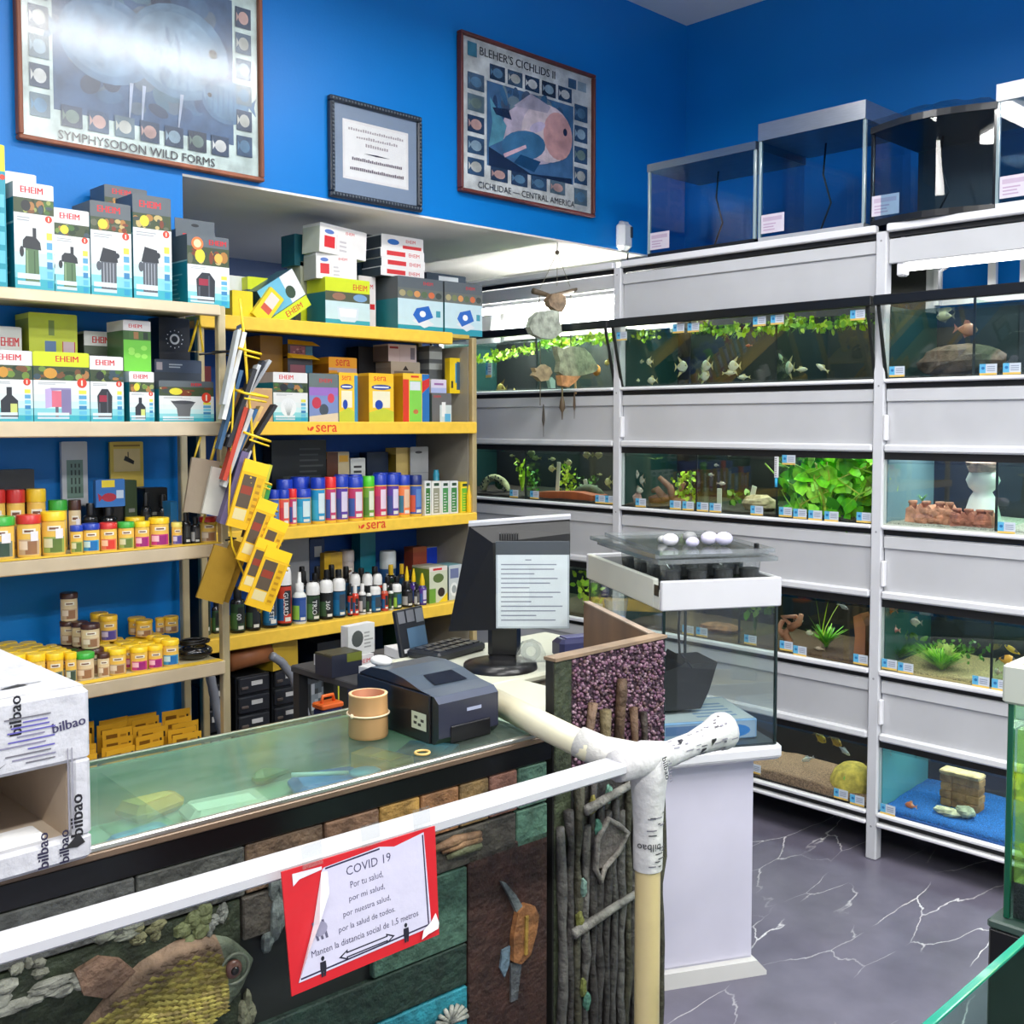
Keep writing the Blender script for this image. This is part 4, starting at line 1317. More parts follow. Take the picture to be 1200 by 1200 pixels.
def eheim(F, w, h, rr, top='w', dev='canister', band=0.82, pic=0.14, text=True, side=True, badge=True, big=False):
    tc = TOPC[top]
    F.rect(0, h * band, w, h, tc)
    if text:
        F.text('EHEIM', w * (0.18 if not big else 0.4), h * (band + (1 - band) * 0.34), min(h * (1 - band) * 0.42, w * 0.16), RED, w * 0.55, 0.05)
    p0 = h * (band - pic)
    F.rect(0, p0, w, h * band, (64, 78, 52))
    cols = {'w': GREENS, 'g': [(170, 120, 60), (96, 100, 80), (190, 170, 110), (60, 70, 66), (120, 60, 40)], 'y': GREENS}[top]
    for k in range(16):
        uu, vv = rr.uniform(0.06, 0.94) * w, p0 + rr.uniform(0.12, 0.88) * h * pic
        F.ell(uu, vv, min(rr.uniform(0.04, 0.12) * w, uu, w - uu), min(h * pic * rr.uniform(0.1, 0.35), vv - p0, h * band - vv), rr.choice(cols), 9)
    F.ell(w * 0.3, p0 + h * pic * 0.5, w * 0.12, h * pic * 0.38, rr.choice([(220, 210, 60), (40, 44, 46), (206, 150, 60)]), 12)
    st = [(60, 168, 184), (130, 200, 208), (196, 226, 228), (214, 224, 224), (222, 225, 225), (224, 226, 226)]
    for k, c in enumerate(st):
        F.rect(0, p0 * k / 6, w, p0 * (k + 1) / 6, c)
    F.lines(w * 0.08, p0 * 0.9, w * 0.6, p0 * 0.97, 2, (160, 166, 170), rr)
    device(F, dev, w * 0.2, p0 * 0.12, w * 0.46, p0 * 0.7)
    F.rect(w * 0.06, p0 * 0.16, w * 0.62, p0 * 0.23, (206, 220, 226))
    F.rect(w * 0.06, p0 * 0.08, w * 0.62, p0 * 0.13, (190, 206, 216))
    if side:
        for k in range(6):
            F.rect(w * 0.8, p0 * (0.06 + 0.125 * k), w * 0.94, p0 * (0.06 + 0.125 * k + 0.09), [(40, 150, 190), (96, 180, 210), (60, 130, 180), (120, 200, 220), (90, 160, 200), (222, 220, 80)][k])
        if badge:
            F.ell(w * 0.86, p0 * 0.95, w * 0.09, w * 0.09, (214, 66, 44), 14)
            F.rect(w * 0.845, p0 * 0.95 - w * 0.05, w * 0.875, p0 * 0.95 + w * 0.05, (240, 225, 210))


def carton(label, F3, z0, y, depth, side, design=None, topc=None, topfrac=0.82, group=None, rz=0.0, rot=None, name='carton', cat='carton', hang=False, sideprint=None, lift=0.0, parts=None):
    """F3 = (x0, x1, top height)"""
    x0, x1, zt = F3
    w, h = x1 - x0, zt - z0 - lift
    t = thing(name, label, cat, ((x0 + x1) / 2, y, z0 + lift), rz, group)
    if rot:
        t.rotation_euler = rot
    mb = MB()
    tcol = topc or side
    zz = h * topfrac
    mb.box(-w / 2, w / 2, 0, depth, 0, zz, side)
    mb.box(-w / 2, w / 2, 0, depth, zz, h, tcol)
    mb.box(-w / 2 + 0.004, w / 2 - 0.004, -0.0004, depth * 0.5, h, h + 0.0012, tcol)
    mb.build('carton_body', CARD, t)
    if hang:
        mb = MB().box(-w / 2, w / 2, 0.004, 0.006, h, h + 0.035, tcol)
        F = Face(mb, (-w / 2, 0.004, h), (1, 0, 0), (0, 0, 1))
        F.ell(w / 2, 0.018, w * 0.1, 0.005, (40, 44, 48), 10)
        mb.build('hang_tab', CARD, t)
    if design:
        mb = MB()
        F = Face(mb, (-w / 2, 0, 0), (1, 0, 0), (0, 0, 1))
        design(F, w, h, random.Random(label))
        mb.build('front_print', CARD, t)
    if sideprint:
        mb = MB()
        F = Face(mb, (-w / 2, depth, 0), (0, -1, 0), (0, 0, 1))
        sideprint(F, depth, h, random.Random(label + 's'))
        mb.build('side_print', CARD, t)
    return t


def sidep(F, w, h, rr):
    F.rect(0, h * 0.62, w, h * 0.64, (150, 200, 206))
    F.lines(w * 0.1, h * 0.1, w * 0.8, h * 0.5, 6, (110, 180, 192), rr, 0.3)


E_ = lambda **k: (lambda F, w, h, rr: eheim(F, w, h, rr, **k))
gT = 'cartons on top of the cream shelves'
z = LS[0]
Yf = 2.93


def d_yell(F, w, h, rr):
    F.rect(0, h * 0.82, w, h, (230, 224, 50))
    F.rect(0, 0, w, h * 0.82, (30, 150, 170))
    for k in range(5):
        F.rect(w * 0.55, h * (0.05 + 0.13 * k), w * 0.95, h * (0.14 + 0.13 * k), (96, 190, 214))
    F.ell(w * 0.9, h * 0.78, w * 0.1, w * 0.1, (214, 66, 44))


carton('tall teal and yellow carton at the far end of the cream top shelf', (0.942, 1.015, 2.269), z, Yf, 0.14, TEAL, d_yell, (230, 224, 50), group=gT)
carton('white carton tucked behind the tallest canister filter carton', (1.064, 1.146, 2.236), z, 3.07, 0.1, TEAL, E_(top='w', dev='canister'), WH, group=gT, sideprint=sidep)
carton('tall white carton picturing a green canister filter on the cream top shelf', (1.034, 1.138, 2.183), z, Yf, 0.13, TEAL, E_(top='w', dev='canister', band=0.86), WH, 0.86, gT, sideprint=sidep)
carton('shorter white carton picturing a green canister filter on the cream top shelf', (1.136, 1.233, 2.128), z, Yf, 0.12, TEAL, E_(top='w', dev='canister', band=0.83), WH, 0.83, gT, sideprint=sidep)
carton('grey-topped carton picturing a pump, fourth along the cream top shelf', (1.236, 1.352, 2.162), z, Yf, 0.12, TEAL, E_(top='g', dev='pump', band=0.84), TOPC['g'], 0.84, gT, sideprint=sidep)
carton('taller grey-topped carton picturing a pump, beside the shorter grey one', (1.362, 1.478, 2.200), z, 2.94, 0.11, TEAL, E_(top='g', dev='pump', band=0.83), TOPC['g'], 0.83, gT, sideprint=sidep)
carton('dark grey carton lying behind the two grey pump cartons', (1.343, 1.473, 2.245), z, 3.08, 0.1, (70, 78, 84), E_(top='g', dev='pump', band=0.9), TOPC['g'], 0.8, gT)
carton('grey carton with hanging slot behind the front filter carton on the corner', (1.553, 1.685, 2.141), z, 3.06, 0.1, (60, 110, 90), E_(top='g', dev='filter'), TOPC['g'], 0.7, gT, hang=True)


def d_front(F, w, h, rr):
    eheim(F, w, h, rr, top='g', dev='filter', band=0.84, pic=0.26, text=False, badge=False)
    F.text('EHEIM', w * 0.52, h * 0.88, h * 0.07, RED, w * 0.42, 0.05)
    F.ell(w * 0.24, h * 0.88, w * 0.14, w * 0.14, (236, 120, 60), 18)
    F.ell(w * 0.24, h * 0.88, w * 0.09, w * 0.09, (246, 200, 160), 16)
    F.ell(w * 0.74, h * 0.7, w * 0.1, h * 0.07, (244, 176, 80), 12)


carton('grey and teal filter carton with orange badge at the cream top shelf corner', (1.522, 1.658, 2.106), z, Yf, 0.13, TEAL, d_front, TOPC['g'], 0.62, gT, sideprint=sidep)

# second cream shelf
z = LS[1]
gM = 'cartons on the second cream shelf'
carton('white carton picturing a dark bottle at the far end of the second cream shelf', (0.970, 1.076, 1.741), z, 2.94, 0.12, TEAL, E_(top='w', dev='bottle', band=0.8, pic=0.2), WH, 0.8, gM)
carton('lime and white carton picturing a hang-on filter on the second cream shelf', (1.078, 1.229, 1.742), z, 2.94, 0.12, TEAL, E_(top='y', dev='hob', band=0.8, pic=0.2, big=True), TOPC['y'], 0.8, gM)
carton('white carton picturing a dark filter, third along the second cream shelf', (1.231, 1.326, 1.736), z, 2.94, 0.12, TEAL, E_(top='w', dev='filter', band=0.8, pic=0.18), WH, 0.8, gM)
carton('narrow white carton picturing a small pump on the second cream shelf', (1.343, 1.417, 1.697), z, 2.94, 0.1, TEAL, E_(top='w', dev='bottle', band=0.8, pic=0.2), WH, 0.8, gM)


def d_skim(F, w, h, rr):
    eheim(F, w, h, rr, top='g', dev='skimmer', band=0.86, pic=0.22, text=False)
    F.text('EHEIM', w * 0.58, h * 0.89, h * 0.07, RED, w * 0.3, 0.05)


carton('wide grey carton picturing a surface skimmer by the corner post', (1.432, 1.606, 1.674), z, 2.94, 0.12, TEAL, d_skim, TOPC['g'], 0.8, gM)
carton('flat dark grey carton behind the skimmer carton, lower of two', (1.475, 1.631, 1.704), z, 3.06, 0.09, (72, 80, 92), None, (62, 70, 80), 0.8, gM)
carton('flat slate carton behind the skimmer carton, upper of two', (1.478, 1.632, 1.743), 1.704, 3.06, 0.09, (66, 78, 98), lambda F, w, h, rr: (F.rect(w * 0.04, h * 0.2, w * 0.16, h * 0.8, (180, 170, 176)), F.lines(w * 0.3, h * 0.4, w * 0.6, h * 0.8, 2, (170, 180, 190), rr)), (58, 70, 90), 0.9, gM)
t = carton('black carton with white sun symbol high behind the skimmer carton', (1.513, 1.615, 1.874), 1.745, 3.1, 0.07, (20, 22, 26), lambda F, w, h, rr: [F.ell(w * 0.5, h * 0.5, w * 0.16, w * 0.16, (236, 236, 236), 16), F.ell(w * 0.5, h * 0.5, w * 0.1, w * 0.1, (24, 24, 26), 16)] + [F.ell(w * 0.5 + w * 0.26 * math.cos(k * PI / 6), h * 0.5 + w * 0.26 * math.sin(k * PI / 6), w * 0.02, w * 0.02, (236, 236, 236), 6) for k in range(12)], (20, 22, 26), 0.9, gM)
carton('low white carton behind the bottle carton of the second cream shelf', (1.019, 1.097, 1.814), z, 3.07, 0.1, (190, 196, 196), lambda F, w, h, rr: (F.rect(0, 0, w, h, (226, 226, 224)), F.text('EHEIM', w * 0.3, h * 0.8, h * 0.09, RED, w * 0.6, 0.05), F.rect(0, h * 0.4, w, h * 0.68, (90, 100, 80))), WH, 0.9, gM)


def d_lime(F, w, h, rr):
    F.rect(0, 0, w, h, (196, 206, 44))
    F.text('EHEIM', w * 0.17, h * 0.1, w * 0.1, RED, h * 0.7, 0.05, 'l', PI / 2)
    F.rect(w * 0.68, h * 0.12, w * 0.95, h * 0.75, (190, 40, 60))
    F.rect(w * 0.7, h * 0.45, w * 0.93, h * 0.75, (206, 180, 190))
    F.ell(w * 0.42, h * 0.4, w * 0.12, h * 0.12, (140, 130, 176))
    F.rect(w * 0.32, h * 0.62, w * 0.55, h * 0.75, (90, 120, 170))
    F.rect(w * 0.4, h * 0.8, w * 0.52, h * 0.94, (120, 140, 60))
    F.ell(w * 0.5, h * 0.18, w * 0.08, h * 0.1, (196, 60, 60))


carton('lime green carton with red sideways lettering standing behind the second cream shelf row', (1.113, 1.247, 1.857), z, 3.06, 0.1, (150, 160, 40), d_lime, (206, 214, 60), 0.95, gM)
carton('dark carton with white top band behind the lime one, upper', (1.274, 1.357, 1.816), 1.749, 3.08, 0.09, (70, 80, 74), lambda F, w, h, rr: (F.rect(0, h * 0.4, w, h, (226, 226, 224)), F.text('EHEIM', w * 0.3, h * 0.52, h * 0.28, RED, w * 0.6, 0.05), F.rect(0, 0, w, h * 0.4, (80, 92, 74))), WH, 0.9, gM)
carton('white carton under the dark one behind the lime carton', (1.265, 1.345, 1.746), z, 3.08, 0.09, (200, 200, 200), lambda F, w, h, rr: (F.rect(0, 0, w, h, (220, 220, 220)), F.rect(w * 0.4, h * 0.8, w * 0.9, h * 0.9, (206, 60, 70))), WH, 0.9, gM)


def d_green(F, w, h, rr):
    F.rect(0, 0, w, h * 0.62, (110, 196, 60))
    F.rect(0, h * 0.62, w, h * 0.8, (60, 100, 40))
    F.rect(0, h * 0.8, w, h, (226, 222, 220))
    F.text('EHEIM', w * 0.2, h * 0.86, h * 0.07, RED, w * 0.6, 0.05)
    F.mosaic(w * 0.2, h * 0.64, w * 0.9, h * 0.78, 4, 1, GREENS, rr)
    for k in range(5):
        F.ell(w * rr.uniform(0.2, 0.8), h * rr.uniform(0.1, 0.5), w * 0.12, h * 0.05, (150, 220, 90), 10)


carton('tall bright green carton standing on the narrow pump carton', (1.342, 1.424, 1.845), 1.700, 2.97, 0.11, (70, 110, 60), d_green, (226, 222, 220), 0.8, gM)

# ---------------------------------------------------------------- tubs and bottles
_TUB = {}


def tub(label, x, y, z, r, h, lid, body, lab, group, seg=18, name='food_tub', caph=0.2, lidr=1.06, cat='tub', face=-PI / 2 - 0.35):
    """screw-lidded tub: jar, lid, printed label, white price sticker"""
    key = (round(r, 4), round(h, 4), lid, body, tuple(lab), caph)
    if key in _TUB:
        return dup(_TUB[key], (x, y, z), label=label)
    t = thing(name, label, cat, (x, y, z), group=group)
    hc = h * caph
    mb = MB().lathe([(r * 0.93, 0), (r, h * 0.03), (r, h - hc - 0.003), (r * 0.94, h - hc)], seg, body)
    mb.build('jar', PLASTIC, t)
    mb = MB().lathe([(r * lidr, h - hc), (r * lidr, h - hc * 0.12), (r * lidr * 0.93, h)], seg, lid)
    mb.build('lid', PLASTIC, t)
    mb = MB()
    hb = h - hc
    a = face
    rr = random.Random(str(key))
    mb.sector(r + 0.0005, a - 1.1, a + 1.1, hb * 0.06, hb * 0.97, body, 6)
    mb.sector(r + 0.0009, a - 0.95, a + 1.0, hb * 0.1, hb * 0.55, lab[0], 6)
    mb.sector(r + 0.0013, a - 0.3, a + 0.7, hb * 0.12, hb * 0.5, lab[1], 4)
    mb.sector(r + 0.0017, a - 0.85, a - 0.1, hb * 0.25, hb * 0.5, lab[2], 4)
    mb.sector(r + 0.0013, a - 0.5, a + 0.6, hb * 0.72, hb * 0.86, (240, 236, 220), 4)
    mb.sector(r + 0.0017, a - 0.35, a + 0.4, hb * 0.76, hb * 0.82, (120, 80, 60), 3)
    mb.build('printed_label', CARD, t)
    if h > 0.09:
        MB().sector(r + 0.0022, a + 0.15, a + 0.8, hb * 0.5, hb * 0.78, (232, 230, 236), 3).build('price_sticker', CARD, t)
    _TUB[key] = t
    return t


JY, JC = (238, 196, 92), (226, 206, 166)
LIDS = {'green': (60, 170, 60), 'red': (206, 50, 44), 'yellow': (246, 206, 40), 'blue': (34, 64, 170), 'brown': (74, 44, 34), 'clear yellow': (236, 220, 110), 'black': (28, 28, 30)}
LABS = [((196, 170, 140), (150, 110, 80), (226, 210, 190)), ((120, 130, 120), (60, 80, 70), (210, 220, 210)), ((226, 120, 90), (206, 60, 50), (240, 200, 170)), ((150, 170, 90), (96, 120, 60), (214, 214, 180)),
        ((200, 60, 130), (150, 40, 120), (240, 190, 210)), ((60, 150, 200), (30, 110, 180), (190, 220, 230)), ((120, 110, 170), (80, 70, 150), (210, 200, 230))]


def tubrow(items, shelf, z, y, where, group):
    n = {}
    for it in items:
        lid, xl, xr, yt, lab = it[0], *it[1][0:3], it[2]
        n[lid] = n.get(lid, -1) + 1
        r = (xr - xl) / 2
        tub('%s-lidded tub, %s such %s' % (lid, ORD[n[lid]], where), (xl + xr) / 2, y + r, z, r * 0.93, yt - z, LIDS[lid], JC if lid == 'brown' else JY, LABS[lab], group)


g3 = 'food tubs on the third cream shelf'
tubrow([('green', (0.952, 1.029, 1.304), 1), ('red', (1.031, 1.095, 1.305), 0), ('yellow', (1.096, 1.162, 1.310), 3), ('blue', (1.168, 1.203, 1.269), 3), ('blue', (1.203, 1.253, 1.271), 5),
        ('red', (1.253, 1.303, 1.270), 2), ('green', (1.305, 1.353, 1.269), 3), ('yellow', (1.353, 1.399, 1.268), 4), ('yellow', (1.402, 1.462, 1.275), 4), ('clear yellow', (1.465, 1.497, 1.259), 6), ('red', (1.560, 1.614, 1.268), 0)],
       3, LS[2], 2.925, 'in front on the third cream shelf', g3)
tubrow([('red', (0.990, 1.038, 1.370), 0), ('red', (1.040, 1.090, 1.368), 0), ('yellow', (1.094, 1.147, 1.368), 1), ('green', (1.154, 1.206, 1.334), 3), ('brown', (1.206, 1.242, 1.332), 0), ('yellow', (1.378, 1.436, 1.272), 3), ('yellow', (1.438, 1.492, 1.268), 3)],
       3, LS[2], 3.03, 'behind on the third cream shelf', g3)


def bottle(label, x, y, z, r, h, cap, body, lab, group, txt=None, tcol=WH, kind='round', name='bottle', seg=14, base=None, capm=None):
    key = ('b', round(r, 4), round(h, 4), cap, body, tuple(lab), txt, kind)
    if key in _TUB:
        return dup(_TUB[key], (x, y, z), label=label)
    t = thing(name, label, 'bottle', (x, y, z), group=group)
    a = -PI / 2 - 0.6
    if kind == 'round':
        hb = h * 0.74
        MB().lathe([(r * 0.94, 0), (r, h * 0.02), (r, hb * 0.9), (r * 0.85, hb * 0.97), (r * 0.45, hb), (r * 0.45, hb + 0.004)], seg, body).build('body', SHINY, t)
        MB().lathe([(r * 0.55, hb), (r * 0.55, h * 0.96), (r * 0.48, h)], seg, cap).build('cap', PLASTIC, t)
    elif kind == 'domecap':
        hb = h * 0.66
        MB().lathe([(r * 0.94, 0), (r, h * 0.02), (r, hb)], seg, body).build('body', SHINY, t)
        MB().lathe([(r * 0.96, hb), (r * 0.96, hb + (h - hb) * 0.55), (r * 0.8, hb + (h - hb) * 0.8), (r * 0.45, hb + (h - hb) * 0.9), (r * 0.42, h)], seg, [cap, cap, cap, (30, 30, 32)]).build('cap', PLASTIC, t)
    elif kind == 'spray':
        hb = h * 0.6
        MB().lathe([(r * 0.94, 0), (r, h * 0.02), (r, hb * 0.9), (r * 0.7, hb), (r * 0.5, hb * 1.04)], seg, body).build('body', SHINY, t)
        mb = MB().lathe([(r * 0.6, hb * 1.04), (r * 0.6, h * 0.78), (r * 0.3, h * 0.8), (r * 0.25, h)], 12, cap)
        mb.build('spray_head', PLASTIC, t)
    elif kind == 'cancap':
        hb = h * 0.76
        MB().lathe([(r * 0.96, 0), (r, h * 0.015), (r, hb)], seg, body).build('body', CARD, t)
        MB().lathe([(r * 1.02, hb), (r * 1.02, h * 0.985), (r * 0.95, h)], seg, cap).build('cap', PLASTIC, t)
    elif kind == 'dropper':
        hb = h * 0.62
        MB().lathe([(r * 0.94, 0), (r, h * 0.02), (r, hb * 0.9), (r * 0.6, hb)], seg, body).build('body', SHINY, t)
        MB().lathe([(r * 0.62, hb), (r * 0.6, hb + (h - hb) * 0.35), (r * 0.2, h)], 10, cap).build('dropper_tip', PLASTIC, t)
    else:
        hb = h * 0.7
    mb = MB()
    z1 = hb * 0.86 if kind in ('round', 'spray', 'dropper') else hb * 0.97
    mb.sector(r + 0.0005, a - 1.15, a + 1.15, hb * 0.08, z1, lab[0], 7)
    mb.sector(r + 0.0009, a - 1.1, a + 0.0, hb * 0.14, z1 * 0.7, lab[1], 5)
    mb.sector(r + 0.0009, a + 0.1, a + 1.0, hb * 0.3, z1 * 0.9, lab[2], 5)
    mb.sector(r + 0.0012, a + 0.15, a + 0.9, hb * 0.12, hb * 0.22, (220, 220, 214), 3)
    if txt:
        cyl_text(mb, txt, r + 0.0018, a + 0.25, (hb * 0.08 + z1) * 0.52, r * 0.62, tcol, True, z1 * 0.72)
    mb.build('printed_label', CARD, t)
    _TUB[key] = t
    return t


BK = ((24, 26, 28), (40, 44, 48), (60, 64, 66))
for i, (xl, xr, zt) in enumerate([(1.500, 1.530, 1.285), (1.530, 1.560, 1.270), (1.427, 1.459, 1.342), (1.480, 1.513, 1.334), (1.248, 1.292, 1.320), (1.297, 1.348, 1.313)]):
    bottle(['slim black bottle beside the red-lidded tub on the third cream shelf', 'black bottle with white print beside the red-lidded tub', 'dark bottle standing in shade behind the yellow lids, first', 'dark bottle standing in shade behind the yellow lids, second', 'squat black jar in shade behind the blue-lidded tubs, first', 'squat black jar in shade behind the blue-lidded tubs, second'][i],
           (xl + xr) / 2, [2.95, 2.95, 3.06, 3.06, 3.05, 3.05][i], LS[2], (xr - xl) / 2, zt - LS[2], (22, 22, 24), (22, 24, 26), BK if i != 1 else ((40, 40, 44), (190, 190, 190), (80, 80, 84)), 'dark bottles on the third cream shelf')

# bags, cards and displays standing behind on the third cream shelf
def d_lcd(F, w, h, rr):
    F.rect(0, 0, w, h, (206, 210, 216))
    F.rect(w * 0.18, h * 0.12, w * 0.82, h * 0.72, (120, 150, 138))
    for v, s in ((0.2, 0.1), (0.34, 0.1), (0.48, 0.08), (0.6, 0.06)):
        for k in range(3):
            F.rect(w * (0.34 + 0.15 * k), h * v, w * (0.40 + 0.15 * k), h * (v + s), (56, 70, 66))


carton('white digital display card hanging against the blue wall', (1.239, 1.315, 1.495), 1.305, 3.172, 0.014, (206, 210, 216), d_lcd, name='display_card', cat='card', group='hanging cards above the third cream shelf')
carton('yellow leaflet card with small black pump hanging against the blue wall', (1.385, 1.490, 1.493), 1.354, 3.172, 0.01, (222, 196, 90), lambda F, w, h, rr: (F.rect(w * 0.1, h * 0.35, w * 0.9, h * 0.85, (226, 206, 150)), F.poly([(w * 0.4, h * 0.6), (w * 0.7, h * 0.5), (w * 0.72, h * 0.58), (w * 0.45, h * 0.7)], (40, 40, 40)), F.rect(w * 0.52, h * 0.62, w * 0.55, h * 0.78, (40, 40, 40)), F.rect(w * 0.1, h * 0.9, w * 0.9, h * 0.94, (150, 120, 60))), name='display_card', cat='card', group='hanging cards above the third cream shelf')
t = carton('small blue pouch with yellow label and red fish on the third cream shelf', (1.279, 1.365, 1.387), 1.308, 3.03, 0.02, (50, 110, 180), lambda F, w, h, rr: (F.rect(w * 0.2, h * 0.72, w * 0.65, h * 0.98, (230, 206, 50)), F.ell(w * 0.45, h * 0.35, w * 0.25, h * 0.16, (170, 40, 56)), F.poly([(w * 0.24, h * 0.35), (w * 0.06, h * 0.52), (w * 0.1, h * 0.2)], (170, 40, 56)), F.rect(w * 0.7, h * 0.3, w * 0.95, h * 0.6, (190, 206, 226))), name='pouch', cat='pouch')
for i, (F3, zb, c) in enumerate([((1.013, 1.126, 1.421), 1.356, (18, 18, 20)), ((1.268, 1.423, 1.309), LS[2], (20, 22, 24)), ((1.383, 1.420, 1.380), LS[2], (40, 60, 30)), ((1.446, 1.517, 1.354), LS[2], (24, 26, 28)), ((1.492, 1.514, 1.315), LS[2], (40, 110, 160))]):
    carton(['flat black case above the red-lidded back tubs', 'black low tray under the blue pouch', 'dark olive narrow packet behind the blue pouch', 'black packet with pale corner behind the yellow lids', 'tiny blue-topped packet near the yellow lids'][i], F3, zb if i else LS[2] + 0.1, 3.08 if i < 2 else 3.07 - 0.07 * (i == 4), 0.06, c, (lambda F, w, h, rr: F.rect(w * 0.3, h * 0.5, w * 0.8, h * 0.56, (120, 124, 120))) if i > 1 else None, name='packet', cat='packet')
MB_ = MB().box(-0.11, 0.06, 0, 0.1, 0, 0.098, (30, 30, 34))
o = MB_.build('display_riser', PLASTIC)
o.location = (0.78, 3.075, LS[2])
tag(o, 'dark plastic riser holding the flat black case on the third cream shelf', 'riser')

# fourth cream shelf: rows of yellow-lidded tubs
g4 = 'yellow-lidded tubs on the lowest cream shelf'
z = LS[3]
for ci, (xl, xr, zt) in enumerate([(0.943, 0.990, 0.942), (0.992, 1.045, 0.934), (1.047, 1.096, 0.928), (1.098, 1.144, 0.923), (1.146, 1.177, 0.919), (1.258, 1.336, 0.908), (1.336, 1.387, 0.904), (1.387, 1.432, 0.902), (1.432, 1.485, 0.912)]):
    r = min((xr - xl) / 2, 0.026)
    for k in range(5 if ci < 5 else 4):
        tub('yellow-lidded tub, lowest cream shelf, %s column, %s from the front' % (ORD[ci], ORD[k]), (xl + xr) / 2 - (0.0 if ci < 5 else 0), 2.925 + r + k * (2 * r + 0.003), z, r * 0.94, zt - z, LIDS['yellow'], JY, LABS[[0, 0, 0, 1, 1, 0, 4, 4, 5][ci]], g4, 14)
tub('green-lidded tub in the middle of the lowest cream shelf', *[(a + b) / 2 for a, b in [(1.177, 1.234, 0.910)[:2]]], 2.955, z, 0.025, (1.177, 1.234, 0.910)[2] - z, LIDS['green'], JC, LABS[0], 'odd tubs on the lowest cream shelf')
tub('green-lidded tub behind the other green-lidded one', *[(a + b) / 2 for a, b in [(1.160, 1.212, 0.913)[:2]]], 3.01, z, 0.025, (1.177, 1.234, 0.910)[2] - z, LIDS['green'], JC, LABS[0], 'odd tubs on the lowest cream shelf')
for i, (a, y, zz) in enumerate([((1.240, 1.274, 0.901), 2.95, z), ((1.210, 1.269, 0.982), 2.97, None), ((1.207, 1.253, 0.982), 3.02, None), ((1.194, 1.243, 0.979), 3.07, None), ((1.196, 1.245, 1.061), 3.07, 'top')]):
    zt_ = a[2]
    zb = z
    if zz is None:
        zb = z + 0.078
    if zz == 'top':
        zb = (1.194, 1.243, 0.979)[2] + 0.001
    r_ = min((a[1] - a[0]) / 2, 0.026) * 0.95
    tub('brown-lidded pale tub on the lowest cream shelf, ' + ['standing at the front', 'first of the raised row', 'second of the raised row', 'third of the raised row', 'alone on top of the pile'][i], (a[0] + a[1]) / 2, y + (0.024 if i else 0.0), zb, r_, zt_ - zb, LIDS['brown'], JC, LABS[0], 'brown-lidded tubs', 14)
for k, x in enumerate((1.13, 1.19)):
    for j, yy in enumerate((2.985, 3.035, 3.085)):
        tub('brown-lidded tub hidden under the raised row, %s pair, %s from the front' % (ORD[k], ORD[j]), (1.199, 1.199, 0.985)[0] + 0.052 * k, yy + 0.01, z, 0.0245, 0.076, LIDS['brown'], JC, LABS[0], 'brown-lidded tubs', 14)
for i, (a, y) in enumerate([((1.304, 1.360, 0.982), 3.06), ((1.299, 1.353, 0.984), 3.11), ((1.402, 1.472, 0.955), 3.05), ((1.408, 1.467, 0.957), 3.1), ((1.475, 1.502, 0.935), 3.05), ((1.502, 1.547, 0.935), 3.05)]):
    zb = z + (1.336, 1.387, 0.904)[2] - LS[3] + 0.002
    r_ = min((a[1] - a[0]) / 2, 0.026) * 0.95
    tub('yellow-lidded tub on the raised back layer, lowest cream shelf, %s along' % ORD[i], (a[0] + a[1]) / 2, y + 0.026, zb, r_, max(a[2] - zb, 0.05), (236, 190, 44), JY, LABS[[6, 6, 0, 0, 0, 0][i]], g4, 14)
# black coiled plug
t = thing('power_adapter', 'glossy black power adapter with coiled lead at the post end of the lowest cream shelf', 'adapter', (1.553, 2.96, LS[3]))
MB().ball((0, 0.02, 0.022), 0.055, 0.045, 0.024, (18, 20, 24), 14, 8).build('adapter_body', SHINY, t)
mb = MB().tube([(0.045 * math.cos(k * 0.5), 0.02 + 0.035 * math.sin(k * 0.5), 0.046 + 0.0006 * k) for k in range(24)], 0.004, (14, 14, 16), 6)
mb.build('coiled_lead', PLASTIC, t)
# low yellow sachets
gC = 'yellow header-card sachets on the bottom cream shelf'
k = 0
rr = random.Random(5)
zb = 0.44
for row, y in enumerate((2.93, 2.965, 3.0, 3.035, 3.07, 3.105)):
    for c in range(4):
        x = 1.18 + c * 0.105 + row * 0.012 + rr.uniform(-0.01, 0.01)
        if x > 1.56:
            continue
        w = 0.088
        h = (1.366, 1.366, 0.620)[2] - zb + row * 0.009 + rr.uniform(-0.006, 0.006)
        t = thing('sachet', 'yellow header-card sachet, %s in the %s row from the front, bottom cream shelf' % (ORD[c], ORD[row]), 'sachet', (x, y, zb), rr.uniform(-0.12, 0.12), gC)
        mb = MB().box(-w / 2, w / 2, 0, 0.003, h * 0.62, h, (214, 160, 40))
        F = Face(mb, (-w / 2, 0, 0), (1, 0, 0), (0, 0, 1))
        F.rect(w * 0.12, h * 0.87, w * 0.5, h * 0.93, (120, 80, 20))
        F.rect(w * 0.86, h * 0.84, w * 0.93, h * 0.92, (40, 30, 20))
        F.rect(w * 0.6, h * 0.88, w * 0.8, h * 0.91, (170, 120, 30))
        mb.build('header_card', CARD, t)
        MB().box(-w / 2 + 0.003, w / 2 - 0.003, -0.006, 0.009, 0, h * 0.63, (170, 140, 70), 0.004).build('packet', PLASTIC, t)

